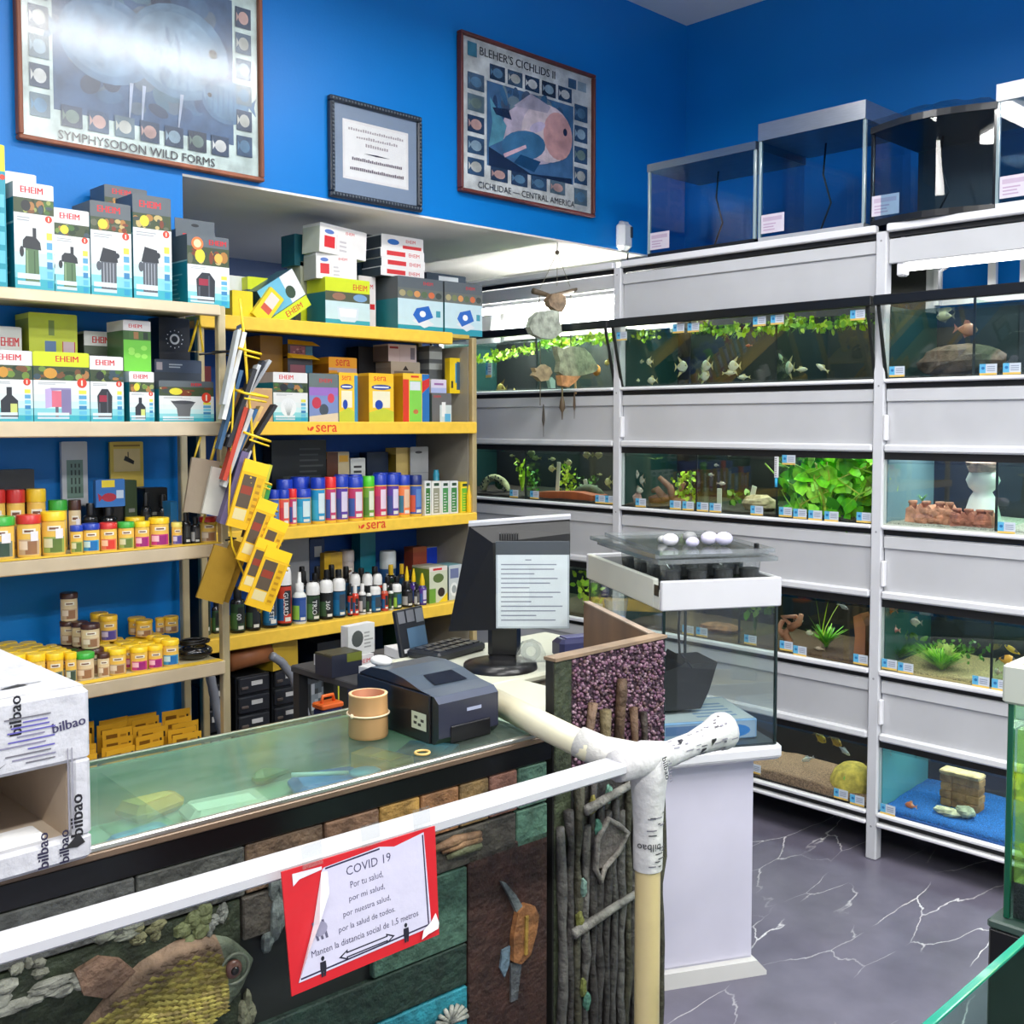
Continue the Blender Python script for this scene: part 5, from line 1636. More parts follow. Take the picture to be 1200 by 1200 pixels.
# ---------------------------------------------------------------- yellow unit: cartons on top
z = YS[0]
gA = 'cartons on top of the yellow shelves'
YGR = (208, 222, 40)
carton('small white carton behind the yellow-sided box on the yellow top shelf', (1.934, 2.008, 2.072), z, 3.42, 0.08, (150, 170, 150), lambda F, w, h, rr: (F.rect(0, 0, w, h, (214, 220, 218)), F.ell(w * 0.5, h * 0.35, w * 0.28, h * 0.2, (90, 130, 80))), WH, 0.8, gA)
carton('yellow-sided carton at the brochure rack end of the yellow top shelf', (1.878, 1.957, 2.005), z, 3.3, 0.14, (230, 206, 30), lambda F, w, h, rr: F.rect(0, 0, w, h, (234, 210, 34)), (230, 206, 30), 0.8, gA)
carton('dark teal carton with lime lid behind the tilted blue carton', (1.985, 2.182, 2.069), z, 3.38, 0.12, (40, 80, 90), lambda F, w, h, rr: (F.rect(0, 0, w, h * 0.72, (44, 84, 94)), F.rect(0, h * 0.72, w, h, YGR), F.rect(w * 0.45, h * 0.3, w * 0.9, h * 0.45, (70, 120, 126))), YGR, 0.72, gA)


def d_tilt(F, w, h, rr):
    F.rect(0, 0, w, h, (60, 90, 90))
    F.rect(0, h * 0.3, w * 0.62, h, (110, 186, 214))
    F.rect(w * 0.62, h * 0.3, w, h, (226, 230, 232))
    F.ell(w * 0.7, h * 0.55, w * 0.12, h * 0.16, (60, 80, 60))
    F.rect(0, 0, w, h * 0.28, YGR)
    F.text('EHEIM', w * 0.35, h * 0.07, h * 0.14, RED, w * 0.45)


a_ = (2.125, 1.929)
carton('blue and lime carton tipped over diagonally on the yellow top shelf', (a_[0] - 0.085, a_[0] + 0.085, a_[1] + 0.15), a_[1] + 0.004, 3.3, 0.1, (44, 90, 110), d_tilt, (44, 90, 110), 0.8, gA, rot=(0, R(-33), 0))
carton('lime topped carton with red and white label leaning by the brochure rack', (1.938, 2.005, 2.033), z, 3.285, 0.02, (226, 206, 40), lambda F, w, h, rr: (F.rect(0, 0, w, h, (230, 210, 40)), F.rect(w * 0.2, h * 0.3, w * 0.8, h * 0.9, (232, 214, 206)), F.rect(w * 0.2, h * 0.3, w * 0.8, h * 0.5, (206, 90, 70))), (226, 206, 40), 0.8, gA, rot=(0, R(38), 0))


def d_white(F, w, h, rr):
    F.rect(0, 0, w, h, (234, 232, 230))
    F.rect(w * 0.1, h * 0.2, w * 0.32, h * 0.6, (214, 50, 56))
    F.ell(w * 0.2, h * 0.75, w * 0.1, h * 0.08, (90, 120, 190))
    F.text('EHEIM', w * 0.55, h * 0.78, h * 0.1, RED, w * 0.25)
    F.rect(w * 0.36, h * 0.2, w * 0.365, h * 0.7, (200, 150, 160))
    F.lines(w * 0.42, h * 0.15, w * 0.6, h * 0.6, 3, (200, 196, 200), rr)


yy = 3.3
lower = carton('lime topped carton under the two white ones on the yellow top shelf', (2.258, 2.459, 2.087), z, 3.3, 0.12, (40, 120, 130), lambda F, w, h, rr: (F.rect(0, h * 0.72, w, h, YGR), F.text('EHEIM', w * 0.62, h * 0.78, h * 0.12, RED, w * 0.32), F.rect(0, h * 0.52, w, h * 0.72, (84, 90, 70)), F.ell(w * 0.3, h * 0.62, w * 0.15, h * 0.08, (150, 110, 90)), F.ell(w * 0.78, h * 0.62, w * 0.16, h * 0.08, (120, 160, 200)), F.rect(0, 0, w, h * 0.52, (196, 220, 224)), F.rect(0, 0, w, h * 0.14, (60, 160, 176)), device(F, 'tray', w * 0.25, h * 0.1, w * 0.5, h * 0.34)), YGR, 0.7, gA)
carton('white carton with red square, lower of the pair on the lime one', (2.232, 2.400, 2.175), (2.082), 3.31, 0.1, (206, 206, 196), d_white, WH, 0.9, gA, rz=-0.12)
carton('white carton with red square, upper of the pair, tilted', (2.233, 2.456, 2.276), (2.171), 3.31, 0.1, (196, 204, 190), d_white, WH, 0.9, gA, rz=0.1, rot=(0, R(3), 0.08))
carton('dark teal carton at the back beside the two white ones', (2.212, 2.314, 2.253), (2.138), 3.43, 0.09, (24, 84, 96), None, (24, 84, 96), 0.9, gA)
carton('grey-green carton under the dark teal one', (2.237, 2.320, 2.153), z, 3.43, 0.09, (176, 180, 160), lambda F, w, h, rr: (F.rect(0, 0, w, h * 0.3, YGR), F.rect(0, h * 0.3, w, h * 0.4, (60, 70, 50))), (186, 190, 176), 0.9, gA)
carton('little white carton between the lime one and the blue-pad cartons', (2.480, 2.562, 2.122), z, 3.4, 0.08, (200, 200, 200), lambda F, w, h, rr: (F.rect(0, 0, w, h, (232, 226, 226)), F.text('EHEIM', w * 0.15, h * 0.78, h * 0.08, RED, w * 0.7), F.rect(w * 0.5, h * 0.4, w * 0.95, h * 0.5, RED)), WH, 0.9, gA)


def d_pad(F, w, h, rr):
    F.rect(0, h * 0.8, w, h, TOPC['g'])
    F.text('EHEIM', w * 0.56, h * 0.88, h * 0.06, RED, w * 0.3)
    F.rect(0, h * 0.6, w, h * 0.8, (104, 110, 106))
    for k in range(6):
        F.ell(w * (0.1 + 0.16 * k), h * 0.7, w * 0.07, h * 0.06, [(170, 160, 120), (120, 130, 90), (214, 150, 90), (90, 110, 80), (206, 110, 70), (60, 70, 66)][k])
    F.rect(0, 0, w, h * 0.6, (196, 222, 230))
    F.rect(0, 0, w, h * 0.12, (40, 150, 170))
    device(F, 'pad', w * 0.3, h * 0.08, w * 0.5, h * 0.42)
    F.rect(w * 0.84, h * 0.3, w * 0.94, h * 0.42, (60, 150, 170))


zpad = (2.594, 2.824, 2.123)[2]
carton('grey and blue carton picturing blue filter pads, first of two side by side', (2.594, 2.824, 2.123), z, 3.3, 0.2, (36, 120, 132), d_pad, (84, 92, 98), 0.6, gA)
carton('grey and blue carton picturing blue filter pads, second, at the unit end', (2.833, 3.039, 2.124), z, 3.3, 0.2, (36, 120, 132), d_pad, (84, 92, 98), 0.6, gA)
for k in range(4):
    z0 = zpad + 0.002 + k * 0.0358
    if k == 0:
        nm = 'lowest'
    F3 = (2.542, 2.760, 2.148)
    carton('flat white carton with red bar in the stack of four, %s' % ['lowest', 'second up', 'third up', 'topmost'][k], (F3[0] + 0.004 * (k % 2), F3[1] + 0.004 * (k % 2) - (0.008 if k == 3 else 0), z0 + 0.035 + (0.016 if k == 3 else 0)), z0, 3.34, 0.12, (56, 66, 76), lambda F, w, h, rr, k=k: (F.rect(0, 0, w, h, (234, 232, 232)), F.rect(w * (0.14 if k < 3 else 0.5), h * (0.25 if k < 3 else 0.1), w * (0.56 if k < 3 else 0.95), h * (0.75 if k < 3 else 0.35), (214, 60, 64)), F.text('EHEIM', w * 0.64 if k < 3 else w * 0.58, h * (0.3 if k < 3 else 0.55), h * (0.4 if k < 3 else 0.24), RED, w * 0.3), F.ell(w * 0.28, h * (0.5 if k == 3 else 2), w * 0.14, h * 0.22, (50, 110, 190)) if k == 3 else None), WH, 0.9, 'flat white cartons stacked on the blue-pad carton')
carton('dark slate carton behind the two blue-pad cartons', (2.922, 3.145, 2.190), z, 3.52, 0.1, (40, 60, 80), lambda F, w, h, rr: F.rect(w * 0.3, h * 0.9, w * 0.8, h * 0.97, (214, 220, 226)), (40, 60, 80), 0.9, gA)
carton('tall dark teal carton behind the stack of four', (2.549, 2.668, 2.299), z, 3.47, 0.1, (30, 60, 76), None, (40, 56, 70), 0.8, gA)

# ---- second yellow shelf
z = YS[1]
gB = 'cartons on the second yellow shelf'
YEL1, ORG = (240, 190, 40), (232, 110, 40)


def d_sera(F, w, h, rr, second=(90, 60, 150)):
    F.rect(0, 0, w, h, (240, 196, 50))
    F.rect(0, h * 0.82, w, h, (246, 190, 40))
    F.text('sera', w * 0.2, h * 0.85, h * 0.09, (220, 60, 40), w * 0.6)
    F.ell(w * 0.5, h * 0.72, w * 0.4, h * 0.055, (40, 70, 150), 16)
    F.rect(w * 0.2, h * 0.705, w * 0.8, h * 0.735, (230, 230, 240))
    F.rect(w * 0.15, h * 0.3, w * 0.85, h * 0.64, (236, 230, 200))
    F.ell(w * 0.4, h * 0.36, w * 0.16, h * 0.1, (30, 70, 170))
    F.poly([(0, 0), (w, 0), (w, h * 0.22), (w * 0.6, h * 0.3), (0, h * 0.2)], (190, 200, 60))


def d_open(F, w, h, rr):
    F.rect(0, 0, w, h, (70, 66, 70))
    F.rect(w * 0.1, h * 0.1, w * 0.7, h * 0.9, (150, 90, 100))
    for k in range(14):
        F.ell(rr.uniform(0.15, 0.65) * w, rr.uniform(0.2, 0.8) * h, w * 0.05, h * 0.06, rr.choice([(190, 120, 130), (110, 60, 70), (206, 160, 150)]), 7)
    F.rect(w * 0.72, h * 0.1, w, h * 0.9, (60, 120, 150))


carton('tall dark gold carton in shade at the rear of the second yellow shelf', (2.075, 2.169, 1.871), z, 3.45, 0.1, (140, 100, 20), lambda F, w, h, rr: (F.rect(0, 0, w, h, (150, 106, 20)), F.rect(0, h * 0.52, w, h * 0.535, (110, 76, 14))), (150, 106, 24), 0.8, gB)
for k, (lb, F3, zb) in enumerate((('upper open display box with yellow flap on the second yellow shelf', (2.172, 2.280, 1.843), (1.799)), ('lower open display box with yellow flap on the second yellow shelf', (2.171, 2.279, 1.792), z))):
    t = carton(lb, F3, zb, 3.42, 0.12, (110, 80, 30), d_open, (110, 80, 30), 0.9, gB, name='display_box', cat='box')
    w = F3[1] - F3[0]
    MB().add([(-w / 2, 0, F3[2] - zb), (w / 2, 0, F3[2] - zb), (w / 2 + 0.015, -0.03, F3[2] - zb - 0.004), (-w / 2 + 0.006, -0.03, F3[2] - zb + 0.0), (-w / 2, 0, F3[2] - zb + 0.018), (w / 2, 0, F3[2] - zb + 0.014)],
             [(0, 1, 2, 3), (3, 2, 5, 4), (0, 3, 4), (1, 5, 2), (0, 4, 5, 1)], (246, 196, 34)).build('flap', CARD, t)
carton('plain brown cardboard box at the brochure rack end of the second yellow shelf', (1.920, 2.028, 1.672), z, 3.29, 0.14, (186, 150, 110), lambda F, w, h, rr: (F.rect(0, 0, w, h, (196, 158, 116)), F.rect(w * 0.6, h * 0.98, w * 0.9, h, (226, 196, 130))), (186, 150, 110), 0.9, gB)
carton('white carton with a pale branching drawing on the second yellow shelf', (2.025, 2.167, 1.730), z, 3.285, 0.12, TEAL, E_(top='w', dev='tree', band=0.8, pic=0.2, badge=False), (214, 206, 200), 0.8, gB)
carton('grey carton with purple and red print leaning on the second yellow shelf', (2.174, 2.300, 1.731), z, 3.285, 0.1, (90, 100, 110), lambda F, w, h, rr: (F.rect(0, h * 0.72, w, h, (104, 116, 116)), F.text('EHEIM', w * 0.35, h * 0.82, h * 0.08, RED, w * 0.5), F.rect(0, 0, w, h * 0.72, (120, 140, 190)), F.rect(0, h * 0.55, w, h * 0.72, (150, 110, 190)), F.ell(w * 0.25, h * 0.4, w * 0.16, h * 0.12, (190, 60, 80)), F.ell(w * 0.75, h * 0.5, w * 0.12, h * 0.1, (206, 70, 90)), F.ell(w * 0.5, h * 0.26, w * 0.16, h * 0.12, (70, 80, 90)), F.poly([(0, 0), (w, 0), (w, h * 0.2), (0, h * 0.12)], (210, 196, 170))), TOPC['g'], 0.8, gB)
carton('narrow yellow carton with blue oval beside the purple one', (2.304, 2.389, 1.738), z, 3.285, 0.1, (60, 140, 180), lambda F, w, h, rr: d_sera(F, w * 0.82, h, rr), (240, 190, 40), 0.95, gB)
carton('orange lettered yellow carton lying behind the second yellow shelf row', (2.339, 2.469, 1.802), z, 3.4, 0.12, (190, 120, 30), lambda F, w, h, rr: (F.rect(0, 0, w, h, (196, 180, 190)), F.rect(0, h * 0.84, w, h, (240, 170, 40)), F.text('sera', w * 0.25, h * 0.87, h * 0.1, (220, 70, 40), w * 0.5), F.rect(0, 0, w * 0.3, h * 0.8, (240, 170, 50))), (240, 170, 40), 0.9, gB)
carton('gold sided yellow carton with lime fish picture, in mid shelf', (2.441, 2.559, 1.740), z, 3.285, 0.13, (196, 140, 20), d_sera, (240, 190, 40), 0.95, gB)
carton('yellow carton with green panel and red stripe in mid shelf', (2.605, 2.738, 1.745), z, 3.285, 0.13, (206, 150, 24), lambda F, w, h, rr: (F.rect(0, 0, w, h, (246, 200, 60)), F.rect(0, 0, w * 0.22, h * 0.88, (214, 60, 40)), F.rect(w * 0.24, 0, w * 0.7, h * 0.86, (130, 206, 80)), F.rect(w * 0.26, h * 0.66, w * 0.66, h * 0.84, (214, 220, 226)), F.rect(w * 0.72, 0, w, h, (40, 110, 180)), F.poly([(w * 0.72, h * 0.6), (w, h * 0.75), (w, h * 0.92), (w * 0.72, h * 0.85)], (206, 50, 50)), F.ell(w * 0.48, h * 0.22, w * 0.1, h * 0.05, (190, 110, 70)), F.rect(w * 0.3, h * 0.92, w * 0.6, h * 0.96, (220, 60, 40))), (240, 190, 40), 0.95, gB)
carton('small dark grey carton with white bottle picture near the unit side panel', (2.756, 2.859, 1.671), z, 3.29, 0.09, (70, 90, 90), lambda F, w, h, rr: (F.rect(0, 0, w, h, (104, 104, 104)), F.rect(w * 0.4, 0, w, h * 0.6, (200, 214, 214)), F.rect(w * 0.5, h * 0.2, w * 0.7, h * 0.7, (230, 232, 232)), F.rect(w * 0.65, h * 0.02, w * 0.95, h * 0.3, (90, 170, 214)), F.text('EHEIM', w * 0.1, h * 0.85, h * 0.08, RED, w * 0.5)), (104, 104, 104), 0.95, gB)
carton('small white and blue carton on the dark grey one near the side panel', (2.760, 2.841, 1.726), (1.671), 3.3, 0.07, (206, 206, 214), lambda F, w, h, rr: (F.rect(0, 0, w, h, (214, 206, 226)), F.rect(0, 0, w, h * 0.4, (170, 180, 220)), F.rect(w * 0.2, h * 0.6, w * 0.8, h * 0.75, (150, 100, 160))), WH, 0.9, gB)
for k, (F3, zb) in enumerate((((2.851, 2.921, 1.774), z), ((2.851, 2.921, 1.817), (1.774)), ((2.852, 2.921, 1.870), (1.817)))):
    carton('pale small box stacked at the back by the side panel, %s' % ['lowest', 'middle', 'topmost'][k], F3, zb, 3.42, 0.07, (170, 176, 176), lambda F, w, h, rr: (F.rect(0, 0, w, h * 0.6, (206, 214, 214)), F.rect(0, h * 0.6, w, h, (120, 126, 130))), (120, 126, 130), 0.6, gB)
carton('beige carton with grey lettering behind the green panelled carton', (2.636, 2.785, 1.798), z, 3.4, 0.1, (150, 140, 130), lambda F, w, h, rr: (F.rect(0, 0, w, h, (186, 176, 160)), F.lines(w * 0.1, h * 0.7, w * 0.8, h * 0.9, 2, (130, 120, 110), rr), F.poly([(w * 0.4, h * 0.86), (w * 0.5, h * 0.94), (w * 0.6, h * 0.86)], (50, 40, 40))), (170, 160, 146), 0.9, gB)
carton('pinkish white carton resting on the beige one', (2.623, 2.767, 1.866), (1.798), 3.4, 0.1, (120, 110, 110), lambda F, w, h, rr: (F.rect(0, 0, w, h, (214, 200, 206)), F.rect(w * 0.05, h * 0.75, w * 0.35, h * 0.88, (150, 50, 60)), F.rect(w * 0.78, h * 0.15, w * 0.94, h * 0.85, (130, 124, 140)), F.rect(w * 0.4, 0, w * 0.41, h, (180, 160, 170))), (200, 190, 190), 0.9, gB)
carton('yellow carton with blue torch picture hanging on the unit side panel', (2.885, 2.960, 1.818), (1.674), 3.33, 0.03, (230, 196, 30), lambda F, w, h, rr: (F.rect(0, 0, w, h, (240, 206, 30)), F.rect(w * 0.4, h * 0.3, w * 0.85, h * 0.86, (70, 150, 190)), F.rect(w * 0.5, h * 0.1, w * 0.75, h * 0.9, (60, 90, 110)), F.rect(w * 0.1, h * 0.15, w * 0.25, h * 0.35, (60, 60, 50))), (240, 206, 30), 0.9, gB)
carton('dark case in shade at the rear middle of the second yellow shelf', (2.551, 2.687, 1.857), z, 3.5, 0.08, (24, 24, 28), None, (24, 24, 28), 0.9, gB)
t = thing('yellow_label_card', 'dark red and yellow card seen through the gap beside the cream unit post', 'card', ((1.858, 1.901, 1.884)[0] + 0.02, 3.5, z))
MB().box(-0.025, 0.025, 0, 0.02, 0, 0.2, (120, 30, 30)).build('card', CARD, t)
MB().box(-0.025, 0.025, -0.001, 0.0, 0, 0.05, (220, 170, 60)).build('label', CARD, t)

# ---- third yellow shelf: capped cans
z = YS[2]
gK = 'capped cans on the third yellow shelf'
CB, CR, CG = (28, 60, 176), (226, 44, 44), (80, 200, 40)
CY = (240, 196, 70)
CL_ = {'c': ((40, 150, 200), (60, 170, 214), (206, 226, 230)), 'm': ((190, 60, 110), (60, 90, 170), (220, 214, 226)), 'p': ((90, 60, 160), (60, 80, 150), (214, 206, 230)), 'r': ((226, 90, 80), (206, 70, 90), (230, 220, 220)), 'g': ((110, 160, 60), (80, 130, 60), (220, 226, 206)), 'v': ((200, 60, 100), (170, 60, 110), (226, 206, 226)), 'o': ((236, 130, 80), (60, 120, 150), (226, 190, 160)), 'b': ((60, 90, 170), (200, 90, 70), (90, 130, 190))}
_cans = [((2.013, 2.051, 1.315), CB, 'b'), ((2.051, 2.093, 1.313), CB, 'r'), ((2.090, 2.122, 1.315), CR, 'm'), ((2.126, 2.191, 1.313), CB, 'c'), ((2.195, 2.251, 1.351), CB, 'c'), ((2.251, 2.296, 1.352), CR, 'm'), ((2.296, 2.354, 1.353), CB, 'p'), ((2.358, 2.425, 1.348), CB, 'm'), ((2.425, 2.473, 1.349), CG, 'g'), ((2.478, 2.535, 1.354), CB, 'v'), ((2.539, 2.594, 1.352), CB, 'p'), ((2.594, 2.649, 1.347), CB, 'o'), ((2.653, 2.710, 1.345), (20, 40, 110), 'b')]
for i, (F3, c, k) in enumerate(_cans):
    r = (F3[1] - F3[0]) / 2
    bottle('%s-capped can, %s from the brochure rack in the front row of the third yellow shelf' % ({CB: 'blue', CR: 'red', CG: 'green'}.get(c, 'navy'), ORD[i]), (F3[0] + F3[1]) / 2, 3.28 + r, z, r * 0.97, F3[2] - z, c, CY, CL_[k], gK, kind='cancap', name='capped_can', seg=16)
for i, F3 in enumerate([(2.154, 2.228, 1.353), (2.090, 2.151, 1.346), (2.343, 2.398, 1.356), (2.406, 2.462, 1.354), (2.527, 2.586, 1.357), (2.594, 2.654, 1.355)]):
    r = (F3[1] - F3[0]) / 2
    bottle('blue-capped can in the second row of the third yellow shelf, %s from the brochure rack' % ORD[i], (F3[0] + F3[1]) / 2, 3.34 + r, z, r * 0.97, F3[2] - z, CB, CY, CL_['c'], gK, kind='cancap', name='capped_can', seg=16)
gD = 'small boxes at the end of the third yellow shelf'
for i, (F3, c1, c2) in enumerate([((2.714, 2.747, 1.319), (60, 120, 60), WH), ((2.750, 2.799, 1.317), (150, 150, 130), (226, 226, 220)), ((2.801, 2.844, 1.315), (70, 140, 80), WH), ((2.847, 2.891, 1.314), (60, 130, 70), WH), ((2.904, 2.952, 1.308), (110, 190, 60), (236, 210, 50))]):
    carton('slim %s box, %s from the capped cans on the third yellow shelf' % (['green and white', 'grey', 'green striped', 'second green striped', 'lime and yellow'][i], ORD[i]), F3, z, 3.287, 0.05, c2, lambda F, w, h, rr, c1=c1, c2=c2: (F.rect(0, 0, w, h, c2), F.rect(w * 0.18, h * 0.05, w * 0.85, h * 0.8, c1), F.rect(w * 0.25, h * 0.86, w * 0.8, h * 0.95, (40, 70, 50)), F.lines(w * 0.3, h * 0.1, w * 0.75, h * 0.7, 7, c2, rr, 0.3)), c2, 0.95, gD, name='slim_box', cat='box')
t = thing('yellow_dropper', 'yellow pointed tube at the outer end of the third yellow shelf', 'bottle', ((2.942, 2.965, 1.303)[0], 3.275, z))
MB().lathe([(0.011, 0), (0.012, 0.01), (0.012, 0.07), (0.005, 0.1), (0.002, 0.115)], 12, (244, 196, 30)).build('tube', PLASTIC, t)
gE = 'packets behind the cans on the third yellow shelf'


def d_clean(F, w, h, rr):
    F.rect(0, 0, w, h, (24, 28, 28))
    F.rect(w * 0.35, h * 0.06, w * 0.9, h * 0.4, (52, 74, 70))
    F.text('Clean', w * 0.42, h * 0.12, h * 0.1, (200, 210, 206), w * 0.4)
    F.rect(w * 0.2, h * 0.46, w * 0.9, h * 0.56, (60, 66, 66))
    F.lines(w * 0.5, h * 0.6, w * 0.95, h * 0.95, 5, (70, 74, 74), rr, 0.3)


carton('big black printed pack standing behind the first cans of the third yellow shelf', (2.117, 2.358, 1.486), z, 3.45, 0.06, (22, 24, 24), d_clean, (22, 24, 24), 0.9, gE, name='packet', cat='packet')
carton('brown and cream box behind the red-capped can', (2.361, 2.465, 1.438), z, 3.45, 0.06, (90, 50, 30), lambda F, w, h, rr: (F.rect(0, 0, w * 0.5, h, (90, 50, 30)), F.rect(w * 0.5, 0, w, h, (206, 190, 150)), F.ell(w * 0.75, h * 0.4, w * 0.18, h * 0.1, (110, 140, 90)), F.rect(w * 0.55, h * 0.85, w * 0.95, h * 0.95, (226, 170, 60))), (190, 140, 50), 0.9, gE, name='packet', cat='packet')
carton('small white lettered box behind the middle cans', (2.473, 2.543, 1.412), z, 3.45, 0.05, (40, 60, 40), lambda F, w, h, rr: (F.rect(0, 0, w, h, (40, 66, 40)), F.rect(0, h * 0.68, w, h, (220, 224, 220)), F.lines(w * 0.2, h * 0.75, w * 0.8, h * 0.92, 2, (60, 60, 60), rr)), (220, 224, 220), 0.7, gE, name='packet', cat='packet')
carton('pale gold box behind the last blue-capped cans', (2.706, 2.777, 1.449), z, 3.46, 0.07, (130, 110, 30), lambda F, w, h, rr: (F.rect(0, 0, w, h, (206, 180, 110)), F.ell(w * 0.5, h * 0.4, w * 0.3, h * 0.2, (226, 206, 160)), F.ell(w * 0.6, h * 0.2, w * 0.3, h * 0.1, (190, 100, 70))), (206, 180, 90), 0.9, gE, name='packet', cat='packet')
carton('grey hang card leaning against the unit side panel', (2.766, 2.861, 1.452), z, 3.44, 0.006, (170, 172, 174), lambda F, w, h, rr: (F.ell(w * 0.45, h * 0.92, w * 0.2, h * 0.02, (60, 60, 64)), F.rect(0, h * 0.6, w, h * 0.61, (140, 142, 146))), (170, 172, 174), 0.9, gE, name='packet', cat='packet')
t = thing('cyan_tube', 'cyan tube standing behind the slim green boxes', 'tube', ((2.869, 2.869, 1.395)[0], 3.4, z), group=gE)
MB().lathe([(0.012, 0), (0.013, 0.06), (0.013, 0.16), (0.011, 0.162), (0.011, 0.175)], 12, (50, 160, 190)).build('tube_body', PLASTIC, t)
carton('dark blue crumpled pack behind the middle cans', (2.589, 2.697, 1.432), z, 3.5, 0.05, (24, 40, 66), None, (24, 40, 66), 0.9, gE, name='packet', cat='packet')

# ---- fourth yellow shelf: bottles
z = YS[3]
gF = 'bottles in the front row of the lowest yellow shelf'
DK = (24, 26, 28)
WB = (232, 232, 230)
LT = ((30, 90, 130), (30, 110, 160), (60, 70, 80))
LR = ((196, 60, 40), (30, 90, 140), (40, 44, 50))
LG = ((40, 66, 44), (70, 110, 60), (30, 36, 36))
LK = ((28, 30, 32), (60, 90, 60), (36, 40, 44))
rows = [((1.857, 1.910, 0.984), 'round', DK, DK, LG, '00', 'black bottle with big white zeros'), ((1.917, 1.971, 0.972), 'round', DK, DK, LK, None, 'short black bottle under the brochure rack'),
        ((1.985, 2.041, 1.046), 'domecap', WB, DK, LT, 'COMPLETE', 'teal and black bottle with sideways white capitals'), ((2.043, 2.101, 1.047), 'domecap', WB, DK, LR, 'GUARD', 'blue and red bottle with sideways white capitals'),
        ((2.108, 2.162, 1.010), 'spray', WB, (226, 230, 226), ((40, 80, 150), (150, 200, 80), (60, 90, 160)), None, 'white spray bottle with blue and green label'), ((2.165, 2.221, 0.973), 'domecap', WB, DK, LG, 'TRIO', 'white-topped dark bottle after the spray bottle'),
        ((2.224, 2.279, 0.976), 'domecap', WB, DK, LK, '360', 'white-topped dark bottle with sideways white numerals'), ((2.281, 2.335, 0.977), 'domecap', WB, DK, LT, None, 'white-topped dark bottle with blue label'),
        ((2.337, 2.358, 0.947), 'round', DK, DK, LR, None, 'slim dark bottle with red label'), ((2.358, 2.388, 0.938), 'round', WB, (206, 60, 44), LR, '7', 'slim red bottle with white top'),
        ((2.392, 2.422, 0.941), 'round', WB, (226, 226, 224), ((60, 66, 70), (200, 200, 200), (90, 96, 100)), None, 'slim white bottle with grey label'), ((2.424, 2.446, 0.931), 'round', DK, (220, 220, 216), LK, None, 'very slim pale bottle with black cap'),
        ((2.448, 2.499, 0.927), 'domecap', WB, (40, 70, 110), LT, None, 'blue bottle with white shoulder'), ((2.499, 2.528, 0.930), 'round', WB, (196, 90, 70), LR, None, 'slim orange-red bottle'),
        ((2.530, 2.553, 0.927), 'round', DK, (200, 204, 196), LG, None, 'slim pale green-labelled bottle'), ((2.555, 2.599, 0.926), 'domecap', WB, DK, ((60, 90, 70), (150, 190, 70), (30, 90, 130)), None, 'dark bottle with lime curve and white top'),
        ((2.608, 2.655, 0.924), 'round', DK, DK, ((30, 30, 32), (170, 170, 170), (60, 60, 64)), None, 'all black bottle with grey print'), ((2.659, 2.683, 0.913), 'round', DK, DK, ((60, 60, 64), (190, 190, 190), (90, 90, 94)), None, 'slim all black bottle'),
        ((2.686, 2.723, 0.951), 'dropper', (236, 196, 30), (60, 50, 110), ((90, 60, 150), (60, 90, 160), (200, 196, 220)), None, 'purple bottle with yellow pointed tip')]
for F3, kind, cap, body, lab, txt, lb in rows:
    r = (F3[1] - F3[0]) / 2
    bottle(lb + ' on the lowest yellow shelf', (F3[0] + F3[1]) / 2, 3.275 + r, z, r * 0.96, F3[2] - z, cap, body, lab, gF, txt, kind=kind)
gG = 'bottles in the rear rows of the lowest yellow shelf'
rr = random.Random(11)
_back = [((2.165, 2.209, 1.003), (2.217, 2.258, 0.991), (2.270, 2.312, 0.999), (2.323, 2.370, 0.994), (2.398, 2.446, 0.976), (2.458, 2.504, 0.971), (2.508, 2.549, 0.966), (2.558, 2.596, 0.944), (2.604, 2.643, 0.940), (2.652, 2.691, 0.942)),
         ((2.197, 2.238, 1.013), (2.264, 2.307, 1.007), (2.330, 2.373, 1.007), (2.397, 2.441, 0.994), (2.470, 2.515, 0.980), (2.536, 2.582, 0.981), (2.617, 2.656, 0.981), (2.673, 2.708, 0.979), (2.717, 2.753, 0.950))]
for row, L_ in enumerate(_back):
    for k, F3 in enumerate(L_):
        r = (F3[1] - F3[0]) / 2
        white = row == 0 and k in (4, 5, 6)
        yel = row == 1 and k in (6, 7)
        bottle('%s bottle, %s from the spray bottle in the %s row of the lowest yellow shelf' % ('white-topped' if white else 'yellow-capped' if yel else 'black-capped', ORD[k], ['second', 'third'][row]), (F3[0] + F3[1]) / 2, 3.335 + 0.055 * row + r, z, r * 0.95, F3[2] - z,
               WB if white else (236, 190, 30) if yel else (24, 24, 26), (60, 62, 66) if k % 2 else (30, 34, 36), [LT, LK, LR, LG][(k + row) % 4], gG, kind='domecap' if white else 'round', seg=12)
for k, F3 in enumerate([(2.657, 2.683, 0.977), (2.692, 2.718, 0.964)]):
    r = (F3[1] - F3[0]) / 2
    bottle('yellow-tipped purple bottle behind the front one, %s' % ORD[k], (F3[0] + F3[1]) / 2, 3.335 + r, z, r * 1.1, F3[2] - z, (240, 200, 30), (60, 50, 110), ((90, 60, 150), (60, 90, 160), (200, 196, 220)), gG, kind='dropper')
for k, (F3, kd, cap, bd) in enumerate([((1.764, 1.799, 1.023), 'domecap', (206, 210, 206), (90, 96, 90)), ((1.807, 1.833, 0.950), 'round', (30, 30, 32), (46, 40, 40)), ((1.819, 1.849, 0.938), 'round', (40, 40, 42), (60, 56, 50))]):
    r = (F3[1] - F3[0]) / 2
    bottle(['grey-topped bottle', 'brown-black bottle', 'squat dark bottle'][k] + ' seen through the gap beside the cream unit post', (F3[0] + F3[1]) / 2, 3.34, z, r, F3[2] - z, cap, bd, LG, gG, kind=kd)
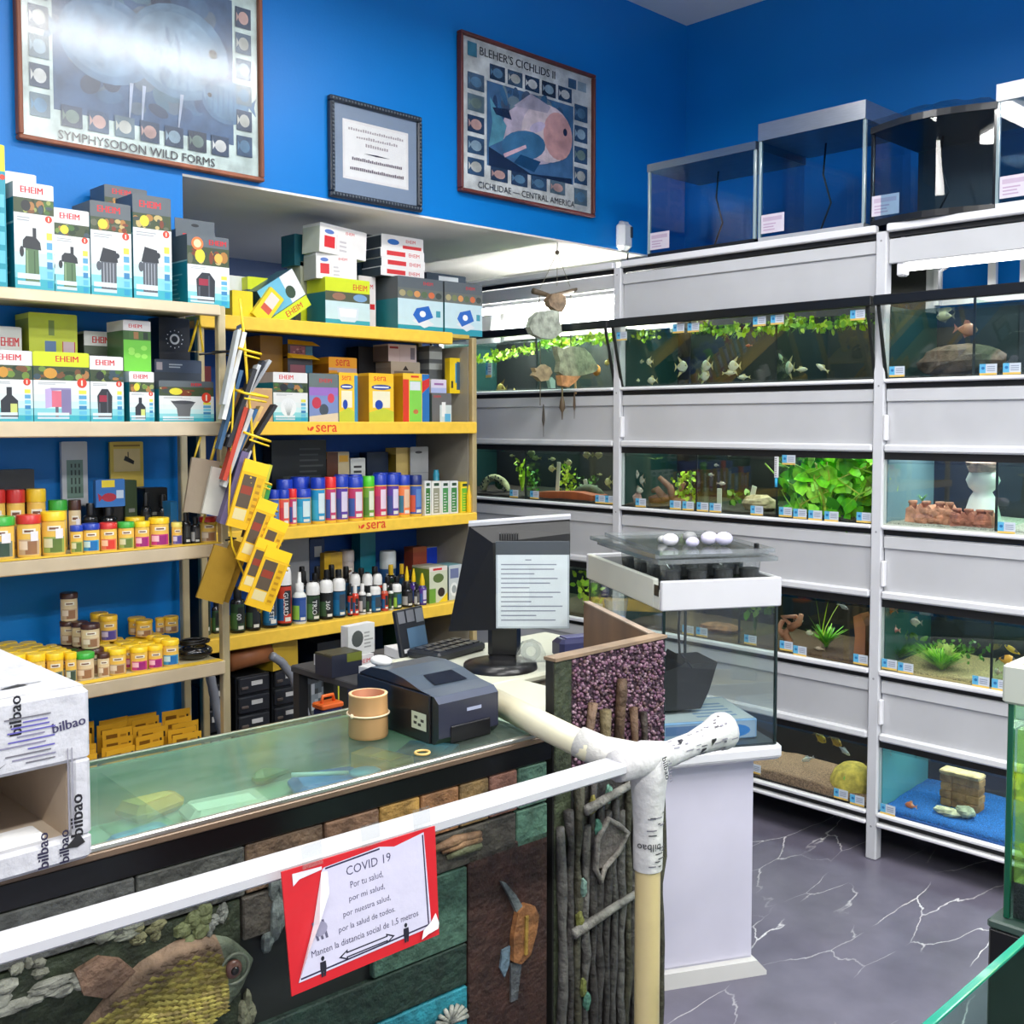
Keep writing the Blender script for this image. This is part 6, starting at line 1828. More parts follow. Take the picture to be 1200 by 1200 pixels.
gH = 'boxes and pots at the back of the lowest yellow shelf'
carton('green and white carton with dark round window by the side panel', (2.739, 2.834, 0.970), z, 3.29, 0.11, (110, 140, 60), lambda F, w, h, rr: (F.rect(0, 0, w, h, (206, 210, 186)), F.rect(0, h * 0.88, w, h, (226, 216, 210)), F.rect(w * 0.2, h * 0.9, w * 0.7, h * 0.96, RED), F.ell(w * 0.5, h * 0.68, w * 0.3, h * 0.13, (90, 110, 60)), F.rect(0, 0, w * 0.35, h * 0.4, (110, 160, 60)), F.poly([(w * 0.5, 0), (w, 0), (w, h * 0.25)], (236, 206, 40)), F.ell(w * 0.66, h * 0.28, w * 0.2, h * 0.13, (50, 40, 36))), (190, 190, 170), 0.95, gH)
carton('blue-grey carton with white coil picture by the side panel', (2.851, 2.922, 0.967), z, 3.3, 0.09, (90, 110, 120), lambda F, w, h, rr: (F.rect(0, 0, w, h, (196, 204, 208)), F.rect(w * 0.1, h * 0.62, w * 0.75, h * 0.9, (110, 120, 160)), F.ell(w * 0.4, h * 0.3, w * 0.3, h * 0.2, (226, 230, 232)), F.ell(w * 0.4, h * 0.3, w * 0.18, h * 0.12, (150, 160, 166))), (120, 170, 180), 0.95, gH)
carton('pale grey carton behind the teal-labelled bottle', (2.180, 2.309, 1.126), z, 3.5, 0.08, (170, 172, 176), None, (170, 172, 176), 0.9, gH)
carton('blue carton behind the spray bottle', (2.313, 2.380, 1.098), z, 3.5, 0.08, (30, 60, 110), lambda F, w, h, rr: F.rect(w * 0.3, h * 0.75, w * 0.8, h * 0.9, (200, 206, 210)), (30, 60, 110), 0.9, gH)
carton('yellow and grey carton at the rear of the lowest yellow shelf', (2.359, 2.443, 1.043), z, 3.47, 0.06, (210, 170, 50), lambda F, w, h, rr: (F.rect(0, 0, w, h, (206, 190, 150)), F.rect(0, 0, w * 0.35, h, (236, 190, 40)), F.rect(w * 0.35, h * 0.7, w, h, (226, 180, 60))), (226, 180, 50), 0.9, gH)
tub('cream tub without lid label at the rear of the lowest yellow shelf', (2.473, 2.473, 1.048)[0], 3.48, z, 0.027, (2.473, 2.473, 1.048)[2] - z, (200, 190, 186), (196, 184, 180), LABS[0], gH)
tub('blue-based white pot at the rear of the lowest yellow shelf', (2.676, 2.676, 1.027)[0], 3.48, z, 0.032, (2.676, 2.676, 1.027)[2] - z, (214, 222, 226), (60, 110, 170), LABS[5], gH, caph=0.35)
carton('red box with blue window leaning at the rear corner of the lowest yellow shelf', (2.793, 2.867, 1.032), z, 3.46, 0.06, (150, 70, 50), lambda F, w, h, rr: F.rect(w * 0.3, 0, w * 0.95, h * 0.6, (206, 80, 50)), (150, 80, 50), 0.9, gH)
carton('bright blue and white box at the rear corner of the lowest yellow shelf', (2.883, 2.998, 1.022), z, 3.48, 0.05, (200, 204, 208), lambda F, w, h, rr: (F.rect(0, 0, w, h, (214, 220, 226)), F.rect(0, h * 0.3, w * 0.72, h, (20, 60, 190)), F.rect(w * 0.76, 0, w * 0.86, h, (30, 30, 34))), (210, 214, 220), 0.9, gH)
carton('turquoise carton high at the rear of the lowest yellow shelf', (2.567, 2.644, 1.112), z, 3.52, 0.06, (30, 130, 150), None, (30, 130, 150), 0.9, gH)

# ---------------------------------------------------------------- brochure rack hung on the cream unit's corner post
BR = 2.84
t = thing('brochure_rack', 'yellow wire brochure rack hanging from the cream unit corner post', 'rack', (1.62, BR, 1.2))
L = (-1.62, -BR, -1.2)
WY = (246, 206, 40)


def P_(x, z, dy=0.0):
    return (x, BR + dy, z)


_front = [(1.606, 1.911), (1.616, 1.825), (1.633, 1.615), (1.652, 1.402), (1.685, 1.236), (1.721, 1.089), (1.661, 0.987)]
MB().tube([(a, 2.78, b) for a, b in _front], 0.0042, WY, 6).build('wire_frame', PLASTIC, t, L)
_f2 = [(1.608, 1.825), (1.590, 1.750), (1.561, 1.294), (1.571, 1.194), (1.655, 0.993)]
MB().tube([(a, 2.78, b) for a, b in _f2], 0.003, WY, 6).build('wire_frame', PLASTIC, t, L)
_back = [(1.580, 1.861), (1.550, 1.765), (1.595, 1.767), (1.585, 1.849)]
MB().tube([(a, 2.98, b) for a, b in _back], 0.004, WY, 6).build('wire_frame', PLASTIC, t, L)
for pts in ([(1.540, 1.510), (1.514, 1.435), (1.569, 1.419), (1.595, 1.510)], [(1.593, 1.510), (1.569, 1.434), (1.614, 1.417)], [(1.562, 1.317), (1.544, 1.257), (1.583, 1.244), (1.612, 1.315)], [(1.610, 1.155), (1.556, 1.124), (1.581, 1.106), (1.615, 1.159)], [(1.608, 1.077), (1.568, 1.030), (1.608, 1.020)]):
    MB().tube([(a, 2.9, b) for a, b in pts], 0.0035, (206, 176, 50), 6).build('wire_pocket', PLASTIC, t, L)
for a, b, c, d in ((1.596, 1.761, 1.649, 1.751), (1.594, 1.637, 1.670, 1.626), (1.609, 1.518, 1.677, 1.497), (1.610, 1.393, 1.678, 1.370), (1.651, 1.310, 1.697, 1.290), (1.668, 1.225, 1.714, 1.201), (1.692, 1.141, 1.736, 1.124)):
    mb = MB().tube([(a, 2.74, b), (c, 2.74, d), (c - 0.008, 2.8, d + 0.012), (a + 0.0, 2.8, b + 0.012)], 0.0042, WY, 6, closed=True)
    mb.tube([(a, 2.74, b - 0.015), (c - 0.004, 2.74, d - 0.014)], 0.003, WY, 5)
    mb.build('wire_tier', PLASTIC, t, L)
mb = MB().tube([(1.617 + 0.03 * math.cos(k), 2.905 + 0.03 * math.sin(k), 1.755 + 0.002 * k) for k in [0.5 * i for i in range(13)]] + [(1.52, 2.86, 1.75)], 0.0035, (18, 18, 18), 6)
tag(mb.build('cable_tie', PLASTIC), 'black cord tied around the cream unit post holding the brochure rack', 'cord')
MB().tube([(1.605, 2.88, 1.2), (1.64, 2.88, 1.203), (1.64, 2.93, 1.203)], 0.003, (18, 18, 18), 6).build('lower_tie', PLASTIC, t, L)


def sheet(name, label, x, zc, ang, th, hgt, wd, col, y=2.77, group=None, yaw=0.0, deco=None, cat=None):
    """a slab leaning in a pocket: th = visible thickness, hgt = length, wd = depth"""
    o = thing(name, label, cat or name, (x, y, zc), group=group)
    o.rotation_euler = (0, R(ang), R(yaw))
    mb = MB().box(-th / 2, th / 2, 0, wd, -hgt / 2, hgt / 2, col)
    mb.build('pages', PAPER, o)
    if deco:
        mb = MB()
        F = Face(mb, (-th / 2, 0, -hgt / 2), (1, 0, 0), (0, 0, 1))
        deco(F, th, hgt)
        mb.build('cover_print', CARD, o)
    return o


gM2 = 'magazines in the brochure rack'
mg = [(1.570, 1.712, 12, 0.006, 0.22, (200, 204, 206)), (1.584, 1.688, 14, 0.007, 0.26, (226, 228, 226)), (1.595, 1.750, 14, 0.006, 0.18, (60, 90, 130)), (1.585, 1.590, 16, 0.006, 0.24, (70, 110, 150)), (1.601, 1.595, 19, 0.007, 0.24, (50, 52, 58)), (1.618, 1.615, 22, 0.006, 0.23, (206, 210, 214)), (1.639, 1.645, 27, 0.006, 0.2, (40, 44, 56)), (1.658, 1.653, 32, 0.006, 0.2, (176, 180, 186)),
      (1.578, 1.491, 17, 0.007, 0.22, (196, 70, 50)), (1.594, 1.479, 20, 0.007, 0.24, (210, 214, 214)), (1.614, 1.491, 23, 0.006, 0.22, (50, 100, 150)), (1.637, 1.511, 27, 0.006, 0.2, (226, 190, 120)), (1.660, 1.528, 32, 0.006, 0.18, (40, 40, 46)), (1.579, 1.363, 18, 0.012, 0.22, (110, 100, 140)), (1.598, 1.379, 20, 0.01, 0.2, (206, 206, 200))]
for i, (x, zz, a, th, hg, c) in enumerate(mg):
    sheet('magazine', 'magazine leaning in the yellow brochure rack, %s from the top: %s spine' % (ORD[i], ['pale grey', 'white', 'steel blue', 'blue', 'charcoal', 'light grey', 'navy', 'silver', 'red', 'off-white', 'bright blue', 'tan', 'black', 'purple', 'cream'][i]), x, zz, a, th * 1.7, hg, 0.07, c, 2.765 + 0.012 * (i % 4), gM2, -20, None)


def d_pack(F, w, h):
    F.rect(0, h * 0.82, w, h, (248, 206, 30))
    F.rect(w * 0.12, h * 0.3, w * 0.62, h * 0.78, (90, 76, 60))
    F.rect(w * 0.16, h * 0.5, w * 0.58, h * 0.62, (150, 60, 40))
    F.rect(w * 0.12, h * 0.12, w * 0.6, h * 0.28, (222, 206, 150))
    F.rect(w * 0.68, h * 0.1, w * 0.92, h * 0.78, (220, 170, 20))
    for k in range(6):
        F.rect(w * 0.72, h * (0.14 + 0.1 * k), w * 0.88, h * (0.18 + 0.1 * k), (180, 130, 20))


gP = 'yellow packets in the brochure rack'
for i, (x, zz, a, w, hg) in enumerate([(1.603, 1.343, 17, 0.075, 0.2), (1.624, 1.237, 22, 0.06, 0.19), (1.654, 1.189, 24, 0.06, 0.17), (1.611, 1.138, 22, 0.06, 0.16), (1.639, 1.100, 22, 0.08, 0.18), (1.586, 1.115, 22, 0.06, 0.18), (1.542, 1.110, 20, 0.08, 0.16)]):
    dull = i >= 5
    sheet('yellow_packet', 'yellow windowed leaflet packet in the brochure rack, %s down' % ORD[i], x, zz, a, w, hg, 0.012, (236, 186, 24) if not dull else (160, 124, 24), 2.74 - 0.012 * i + (0.14 if dull else 0), gP, -14, d_pack if not dull else None, 'packet')
for i, (x, zz, a, w, hg) in enumerate([(1.527, 1.366, 10, 0.085, 0.16), (1.563, 1.349, 14, 0.06, 0.14)]):
    sheet('paper_bag', ['grey-brown paper bag hanging in the rear pocket of the brochure rack', 'white folded leaflet hanging beside the grey-brown paper bag'][i], x, zz, a, w, hg, 0.012, [(150, 136, 116), (206, 204, 192)][i], 2.87 - 0.02 * i, None, -8, None, 'bag')
for i, (x, zz, a, c) in enumerate([(1.688, 1.313, 18, (60, 150, 70)), (1.676, 1.258, 20, (80, 60, 56)), (1.692, 1.374, 18, (190, 190, 60))]):
    sheet('leaflet', ['green and yellow leaflet spine beside the first cans', 'dark brown leaflet spine beside the first cans', 'lime leaflet top peeping over the dark leaflets'][i], x, zz, a, 0.014, 0.11, 0.08, c, 2.79, 'leaflets in the lower brochure rack')

# ---------------------------------------------------------------- clutter under the yellow shelves
z = 0.40
YC = 3.3


def drawers(label, x0, x1, zb, zt, y, n):
    t = thing('drawer_cabinet', label, 'cabinet', ((x0 + x1) / 2, y, zb), group='small black drawer cabinets')
    w, h = x1 - x0, zt - zb
    MB().box(-w / 2, w / 2, 0.004, 0.2, 0, h, (26, 28, 32), 0.003).build('cabinet_body', PLASTIC, t)
    for k in range(n):
        a = h * k / n
        d = MB().box(-w / 2 + 0.006, w / 2 - 0.006, -0.008, 0.006, a + 0.006, a + h / n - 0.004, (38, 40, 46), 0.004).build('drawer', PLASTIC, t)
        MB().box(-w * 0.1, w * 0.22, -0.011, -0.008, a + h / n * 0.5, a + h / n * 0.72, (190, 190, 190)).build('label_holder', CARD, d)
        MB().box(-w * 0.4, -w * 0.2, -0.014, -0.008, a + h / n * 0.35, a + h / n * 0.5, (90, 80, 76), 0.002).build('pull', PLASTIC, d)


drawers('black drawer cabinet with white labels under the yellow shelves, nearer the cream post', (1.862, 1.996, 0.648)[0], (1.862, 1.996, 0.648)[1], z, (0.670), 3.28, 4)
drawers('black drawer cabinet with white labels under the yellow shelves, beside the grey hose', (2.017, 2.138, 0.654)[0], (2.017, 2.138, 0.654)[1], z, (0.666), 3.3, 4)
drawers('black drawer cabinet seen between the cream unit post and rear post', (1.728, 1.842, 0.673)[0], (1.728, 1.842, 0.673)[1], z, (0.658), 3.3, 3)
o = MB().at(rz=0).tube([(0, 0, 0), (0.16, 0, 0.012)], 0.035, (150, 92, 54), 14).build('cork_roll', WOOD)
o.location = ((1.824, 1.824, 0.726)[0] + 0.02, 3.3, (0.726))
tag(o, 'thick brown cork roll lying on the drawer cabinets behind the post', 'roll')
for lb, ptsA in (('grey corrugated hose arching down in front of the black drawers', [(1.953, 0.748), (1.994, 0.718), (2.035, 0.663), (2.062, 0.597), (2.089, 0.519), (2.117, 0.414)]), ('grey corrugated hose behind the cream unit post', [(1.660, 0.800), (1.677, 0.742), (1.699, 0.626), (1.722, 0.520), (1.727, 0.423)])):
    mb = MB()
    P = [(a, 3.2 if 'arching' in lb else 3.12, b) for a, b in ptsA]
    n = len(P)
    fine = []
    for i in range(n - 1):
        for k in range(6):
            u = k / 6
            fine.append(tuple(P[i][j] * (1 - u) + P[i + 1][j] * u for j in range(3)))
    mb.tube(fine, 0.016, (130, 134, 144), 10, radii=[0.016 if k % 2 else 0.0145 for k in range(len(fine))])
    tag(mb.build('hose', PLASTIC), lb, 'hose', 'grey hoses')
gX = 'odds and ends under the yellow shelves'
zc = (0.666)
carton('flat lime-green carton on the drawer cabinets by the hose', (2.008, 2.136, 0.764), zc + 0.002, 3.3, 0.2, (190, 160, 40), lambda F, w, h, rr: F.rect(0, 0, w, h, (206, 170, 50)), (120, 150, 40), 0.8, gX, rz=0.25)
for i, (F3, zb, y, dp, c, de) in enumerate([
        ((2.276, 2.386, 0.712), z, 3.4, 0.12, (40, 42, 48), None),
        ((2.430, 2.588, 0.727), z, 3.45, 0.1, (36, 34, 60), lambda F, w, h, rr: F.rect(w * 0.5, h * 0.8, w, h * 0.98, (60, 50, 120))),
        ((2.678, 2.786, 0.744), z, 3.42, 0.1, (24, 66, 50), lambda F, w, h, rr: (F.rect(w * 0.1, h * 0.55, w * 0.9, h * 0.95, (40, 44, 44)), F.ell(w * 0.5, h * 0.3, w * 0.35, h * 0.12, (24, 110, 70)))),
        ((2.227, 2.300, 0.568), z, 3.38, 0.1, (90, 96, 104), lambda F, w, h, rr: F.mosaic(0, h * 0.4, w, h, 4, 5, [(130, 140, 150), (60, 64, 70), (170, 176, 186), (90, 100, 110)], rr)),
        ((2.363, 2.447, 0.631), z, 3.34, 0.08, (30, 34, 60), lambda F, w, h, rr: (F.rect(0, h * 0.75, w, h, (60, 70, 110)), F.rect(w * 0.6, h * 0.8, w, h * 0.9, (150, 170, 50)))),
        ((2.297, 2.367, 0.565), z, 3.33, 0.06, (30, 32, 30), lambda F, w, h, rr: F.rect(w * 0.3, h * 0.5, w * 0.4, h, (190, 190, 60)))]):
    carton(['dark box in shade under the middle of the yellow shelves', 'dark purple box in shade under the yellow shelves', 'dark green tin under the far end of the yellow shelves', 'silvery crumpled bag among the clutter by the drawers', 'navy box with lime edge among the clutter', 'black box with thin yellow stripe among the clutter'][i], F3, zb, y, dp, c, de, c, 0.9, gX, rz=[0, 0, 0, 0.2, -0.1, 0.1][i])
t = thing('handled_tub', 'small tub with orange handle among the clutter behind the counter', 'tub', (*(2.020, 2.959), 0.501), group=gX)
MB().box(-0.04, 0.04, -0.03, 0.03, 0, 0.1, (50, 60, 110), 0.006).build('tub_body', PLASTIC, t)
MB().box(-0.043, 0.043, -0.033, 0.033, 0.1, 0.118, (236, 110, 50), 0.004).build('lid', PLASTIC, t)
MB().tube([(-0.025, 0, 0.118), (-0.02, 0, 0.14), (0.02, 0, 0.14), (0.025, 0, 0.118)], 0.006, (240, 116, 50), 8).build('handle', PLASTIC, t)
o = MB().box(-0.08, 0.08, -0.08, 0.08, 0.0, 0.5, (40, 40, 44), 0.004).build('low_crate', PLASTIC)
o.location = (t.location.x, t.location.y, 0)
tag(o, 'dark crate carrying the orange-handled tub', 'crate')

# ---------------------------------------------------------------- tanks standing on the rack
def top_tank(label, y0, y1, h, lid, lidcol, frame_, glass, bow=0.0, wrap=False, back=None, card=None, depth=0.36):
    x0 = XR + 0.03
    z0 = 2.236
    t = thing('boxed_aquarium', label, 'aquarium', (x0, (y0 + y1) / 2, z0), group='empty aquariums on top of the rack')
    w = y1 - y0
    n = 10 if bow else 1
    out = [(-bow * math.sin(PI * i / n), -w / 2 + w * i / n) for i in range(n + 1)]

    def band(nm, za, zb, e, col, m):
        mb = MB()
        p = [(a - e, b * (1 + 2 * e / w)) for a, b in out] + [(depth, w / 2 + e), (depth, -w / 2 - e)]
        k = len(p)
        vs = [(a, b, za) for a, b in p] + [(a, b, zb) for a, b in p]
        fs = [tuple(range(k - 1, -1, -1)), tuple(range(k, 2 * k))] + [(i, (i + 1) % k, (i + 1) % k + k, i + k) for i in range(k)]
        mb.add(vs, fs, col)
        return mb.build(nm, m, t)

    def sheet_(nm, p, m):
        mb = MB()
        for (a, b), (c, d) in zip(p[:-1], p[1:]):
            mb.add([(a, b, 0.02), (c, d, 0.02), (c, d, h), (a, b, h)], [(0, 3, 2, 1)], (255, 255, 255), 0, True)
        return mb.build(nm, m, t)
    band('base_frame', 0, 0.022, 0.003, frame_, PLASTIC)
    sheet_('front_pane', out, glass)
    sheet_('side_pane', [(0, -w / 2), (depth, -w / 2)], glass)
    sheet_('side_pane', [(depth, w / 2), (0, w / 2)], glass)
    if back:
        MB().box(depth - 0.006, depth, -w / 2, w / 2, 0.02, h, back).build('back_panel', PLASTIC, t)
    else:
        sheet_('back_pane', [(depth, -w / 2), (depth, w / 2)], glass)
    band('lid', h, h + lid, 0.006, lidcol, METAL if lidcol[0] > 120 and lidcol[0] < 200 else PLASTIC)
    for s in (-1, 1):
        MB().box(-0.002, 0.012, s * w / 2 - 0.006, s * w / 2 + 0.006, 0.02, h, (150, 170, 176) if not back else (24, 26, 28), 0.002).build('corner_strip', SHINY, t)
    if wrap:
        rr = random.Random(2)
        mb = MB()
        vs, fs = [], []
        for i in range(9):
            for j in range(17):
                vs.append((-bow * 0.9 + (depth + bow) * i / 8, -w / 2 + w * j / 16, h + lid + 0.004 + 0.035 * math.sin(PI * min(1, max(0, j / 16))) * math.sin(PI * (0.25 + 0.7 * i / 8)) * rr.uniform(0.5, 1.1)))
        for i in range(8):
            for j in range(16):
                k = i * 17 + j
                fs.append((k, k + 17, k + 18, k + 1))
        mb.add(vs, fs, (210, 210, 220))
        mb.build('plastic_wrap', CLEARP, t)
    mb = MB()
    F = Face(mb, (-0.0035 - bow * 0.25, w / 2 - 0.01, 0.035), (0, -1, 0), (0, 0, 1))
    F.rect(0, 0, 0.1, 0.07, (216, 208, 222))
    F.rect(0.008, 0.045, 0.09, 0.06, (196, 176, 200))
    F.lines(0.01, 0.01, 0.085, 0.042, 3, (186, 160, 190), random.Random(4))
    mb.build('price_card', CARD, t)
    mb = MB().tube([(0.2, 0.05, h), (0.2, 0.06, h * 0.7), (0.19, 0.02, h * 0.4), (0.2, 0.08, 0.03)], 0.004, (20, 24, 30), 6)
    mb.build('lamp_cable', PLASTIC, t)
    return t


top_tank('low dark-glass aquarium with thin grey lid on the rack top nearest the corner', 2.316, 2.829, 0.36, 0.03, (140, 150, 158), (16, 18, 22), GLASSD)
top_tank('glass aquarium with thick silver lid, second on the rack top from the corner', 1.868, 2.293, 0.385, 0.065, (176, 180, 186), (176, 180, 186), GLASSD)
top_tank('bow-fronted black aquarium with crumpled plastic wrap on its lid', 1.414, 1.836, 0.325, 0.022, (34, 38, 44), (14, 16, 20), GLASSD, 0.06, True, (66, 72, 78))
top_tank('aquarium with white lid at the near end of the rack top', 0.85, 1.406, 0.345, 0.055, (236, 238, 242), (230, 232, 236), GLASSD)

# ---------------------------------------------------------------- hanging fish mobile
YM = 3.222
t = thing('hanging_mobile', 'rustic mobile of ceramic fish and driftwood hanging from the alcove edge', 'mobile', (3.407, YM, 2.337))
ML = (-3.407, -YM, -2.337)


def cord(pts, r=0.002, col=(110, 100, 80)):
    MB().tube([(a, YM + dy, b) for (a, b), dy in pts], r, col, 5).build('cord', MATTE, t, ML)


_top = (3.412, 2.293)
cord([((_top[0], 2.337), 0), (_top, 0)])
MB().ball((_top[0], YM, _top[1]), 0.01, 0.01, 0.01, (70, 60, 50), 8, 6).build('bead', MATTE, t, ML)
for p in ((3.306, 2.129), (3.412, 2.149), (3.495, 2.153)):
    cord([(_top, 0), (p, 0)], 0.0014, (150, 145, 130))
mb = MB()
mb.tube([(a, YM, b) for a, b in ((3.264, 2.114), (3.322, 2.108), (3.386, 2.099), (3.473, 2.087))], 0.01, (112, 96, 76), 8, radii=[0.014, 0.011, 0.009, 0.006])
mb.tube([(a, YM - 0.01, b) for a, b in ((3.343, 2.099), (3.429, 2.117), (3.495, 2.134), (3.528, 2.144))], 0.008, (120, 104, 84), 8, radii=[0.006, 0.008, 0.009, 0.006])
mb.build('twig', WOOD, t, ML)
cord([((3.301, 2.103), 0), ((3.307, 1.793), 0)])
cord([((3.440, 2.096), 0), ((3.441, 1.891), 0)])
cord([((3.500, 2.119), 0), ((3.501, 1.883), 0)])


def flat(nm, pts, col, m, th=0.02, dy=0.0):
    mb = MB().prism([(a, b) for a, b in pts][::-1], YM - th / 2 + dy, YM + th / 2 + dy, col)
    return mb.build(nm, m, t, ML)


flat('pottery_shard', [(3.322, 2.075), (3.343, 2.103), (3.391, 2.114), (3.429, 2.102), (3.435, 2.066), (3.407, 2.034), (3.370, 2.039), (3.332, 2.054)], (136, 112, 86), ROCK, 0.03, -0.02)
flat('glass_fish', [(3.198, 1.954), (3.218, 1.995), (3.259, 2.023), (3.332, 2.036), (3.375, 2.032), (3.386, 1.981), (3.397, 1.945), (3.343, 1.912), (3.270, 1.912), (3.218, 1.927)], (176, 184, 168), ROCK, 0.03, -0.03)
f = flat('large_fish', [(3.376, 1.884), (3.419, 1.872), (3.463, 1.889), (3.552, 1.886), (3.598, 1.857), (3.638, 1.813), (3.656, 1.794), (3.610, 1.777), (3.519, 1.759), (3.430, 1.753), (3.387, 1.774), (3.397, 1.819), (3.381, 1.851)], (150, 156, 128), ROCK, 0.03, -0.02)
mb = MB().ball(((3.650, 1.790)[0], YM - 0.02, (3.650, 1.790)[1]), 0.022, 0.018, 0.026, (236, 150, 50), 9, 6)
mb.build('orange_snout', ROCK, t, ML)
flat('lower_fish', [(3.387, 1.759), (3.452, 1.757), (3.519, 1.759), (3.485, 1.732), (3.441, 1.708), (3.398, 1.715)], (196, 140, 90), ROCK, 0.03, -0.03)
flat('small_fish', [(3.244, 1.754), (3.260, 1.769), (3.249, 1.787), (3.275, 1.781), (3.312, 1.804), (3.349, 1.791), (3.360, 1.769), (3.333, 1.735), (3.291, 1.730), (3.265, 1.748)], (170, 152, 116), ROCK, 0.025, -0.01)
flat('sea_glass', [(3.344, 1.735), (3.360, 1.751), (3.381, 1.736), (3.381, 1.703), (3.355, 1.702)], (150, 190, 170), SHINY, 0.02, -0.01)
cord([((3.307, 1.734), 0), ((3.307, 1.628), 0)])
cord([((3.425, 1.715), -0.02), ((3.425, 1.663), -0.02)], 0.004, (120, 110, 70))
cord([((3.508, 1.759), -0.02), ((3.513, 1.680), -0.02)], 0.005, (190, 150, 100))
for nm, x, z0_, z1_, r_, c in (('seed_pod', *(3.425, 1.566), (1.670), 0.014, (92, 76, 56)), ('twig_drop', *(3.503, 1.570), (1.687), 0.006, (96, 78, 60)), ('twig_drop', *(3.307, 1.492), (1.632), 0.007, (60, 52, 44))):
    hh = z1_ - z0_
    MB().lathe([(r_ * 0.15, 0), (r_ * 0.25, hh * 0.3), (r_, hh * 0.5), (r_ * 0.8, hh * 0.75), (r_ * 0.3, hh)], 9, c, x, YM - 0.02, z0_).build(nm, WOOD, t, ML)

# ---------------------------------------------------------------- sales counter
CT = thing('sales_counter', 'glass-topped shop counter with dark trim and painted tile front', 'counter', (0.564, 1.356, 0), R(-3.4))
CX0, CX1, CD = -0.95, 0.80, 0.355
MB().box(CX0, CX1, 0.004, CD, 0.992, 1.0, (255, 255, 255)).build('glass_top', COUNTERG, CT)
mb = MB().box(CX0, CX1, -0.006, 0.004, 0.993, 1.0015, (206, 206, 196), 0.002)
mb.box(CX0, CX1, CD, CD + 0.008, 0.992, 1.001, (150, 156, 140), 0.002)
mb.build('edge_strip', METAL, CT)
MB().box(CX0, CX1, -0.006, 0.02, 0.982, 0.993, (120, 100, 82), 0.002).build('bronze_trim', CHAMP, CT)
MB().box(CX0, CX1 + 0.01, -0.002, 0.03, 0.946, 0.982, (12, 12, 13), 0.002).build('black_band', PLASTIC, CT)
MB().box(CX0, CX1, 0.012, 0.04, 0, 0.946, (22, 26, 24)).build('front_board', MATTE, CT)
MB().box(CX0, CX1, CD - 0.012, CD, 0, 0.99, (120, 146, 130)).build('back_board', PLASTIC, CT)
MB().box(CX0, CX1, 0.04, CD - 0.012, 0.885, 0.897, (160, 184, 164)).build('display_shelf', PLASTIC, CT)
MB().box(CX1 - 0.015, CX1, 0.02, CD, 0, 0.99, (20, 20, 22)).build('end_board', MATTE, CT)
MB().box(CX0, CX0 + 0.015, 0.02, CD, 0, 0.99, (20, 20, 22)).build('end_board', MATTE, CT)
MB().box(0.12, 0.126, 0.05, CD - 0.02, 0.897, 0.985, (200, 214, 206)).build('glass_divider', GLASSG, CT)


def cpt(px_world):
    """world (x, y) to counter coordinates"""
    dx, dy = px_world[0] - 0.564, px_world[1] - 1.356
    c, s = math.cos(R(-3.4)), math.sin(R(-3.4))
    return (dx * c + dy * s, -dx * s + dy * c)


# frieze of painted tiles
xs = [CX0, -0.74, -0.53, -0.33, -0.14, 0.05, 0.21, 0.34, 0.44, 0.52, 0.60, 0.665, 0.73, CX1]
cols = [(60, 70, 56), (74, 78, 70), (66, 70, 62), (74, 78, 72), (78, 80, 76), (70, 72, 66), (104, 84, 64), (116, 88, 66), (160, 124, 60), (136, 96, 60), (122, 98, 58), (132, 92, 76), (72, 106, 88)]
rr = random.Random(8)
for i, c in enumerate(cols):
    mb = MB().box(xs[i] + 0.0015, xs[i + 1] - 0.0015, rr.uniform(-0.002, 0.001), 0.013, 0.872, 0.944, c, 0.002)
    F = Face(mb, (xs[i], -0.002, 0.872), (1, 0, 0), (0, 0, 1))
    mb.build('tile', RELIEF, CT)
# fish panel
FX0, FX1 = CX0 + 0.002, 0.2
MB().box(FX0, FX1, 0.0, 0.013, 0.30, 0.868, (34, 44, 24)).build('painted_panel', RELIEF, CT)
fx, fz = cpt((0.649, 0.758)[:1] + (1.36,))[0], (0.649, 0.758)[1]
mb = MB()
top = [(-0.125, 0.012), (-0.1, 0.022), (-0.06, 0.05), (-0.02, 0.068), (0.03, 0.074), (0.07, 0.064), (0.1, 0.045), (0.122, 0.014), (0.128, 0.0)]
n = 14
vs, fs, cc = [], [], []
prof = []
for i in range(33):
    u = i / 32
    x = -0.125 + 0.253 * u
    for (xa, za), (xb, zb) in zip(top[:-1], top[1:]):
        if xa <= x <= xb + 1e-9:
            hh = za + (zb - za) * (x - xa) / (xb - xa)
    prof.append((x, max(hh, 0.002)))
for x, hh in prof:
    for k in range(n + 1):
        a = -1 + 2 * k / n
        vs.append((x, -0.03 * (hh / 0.074) * math.sqrt(max(0, 1 - a * a)), hh * a * (1.0 if a > 0 else 0.8)))
for i in range(32):
    for k in range(n):
        fs.append((i * (n + 1) + k, (i + 1) * (n + 1) + k, (i + 1) * (n + 1) + k + 1, i * (n + 1) + k + 1))
        a = k / n
        cc.append((100, 110, 90) if i > 25 else (126, 104, 82) if a > 0.75 else (150, 138, 66) if (i * 3 + k) % 5 else (128, 112, 52))
T2 = Matrix.Translation((fx, 0, fz)) @ Matrix.Rotation(R(-7), 4, 'Y') @ Matrix.Scale(1.06, 4)
mb.M = T2
mb.add(vs, fs, cc, 0, True)
rel = mb.build('fish_relief', RELIEF, CT)
mb = MB()
mb.M = T2
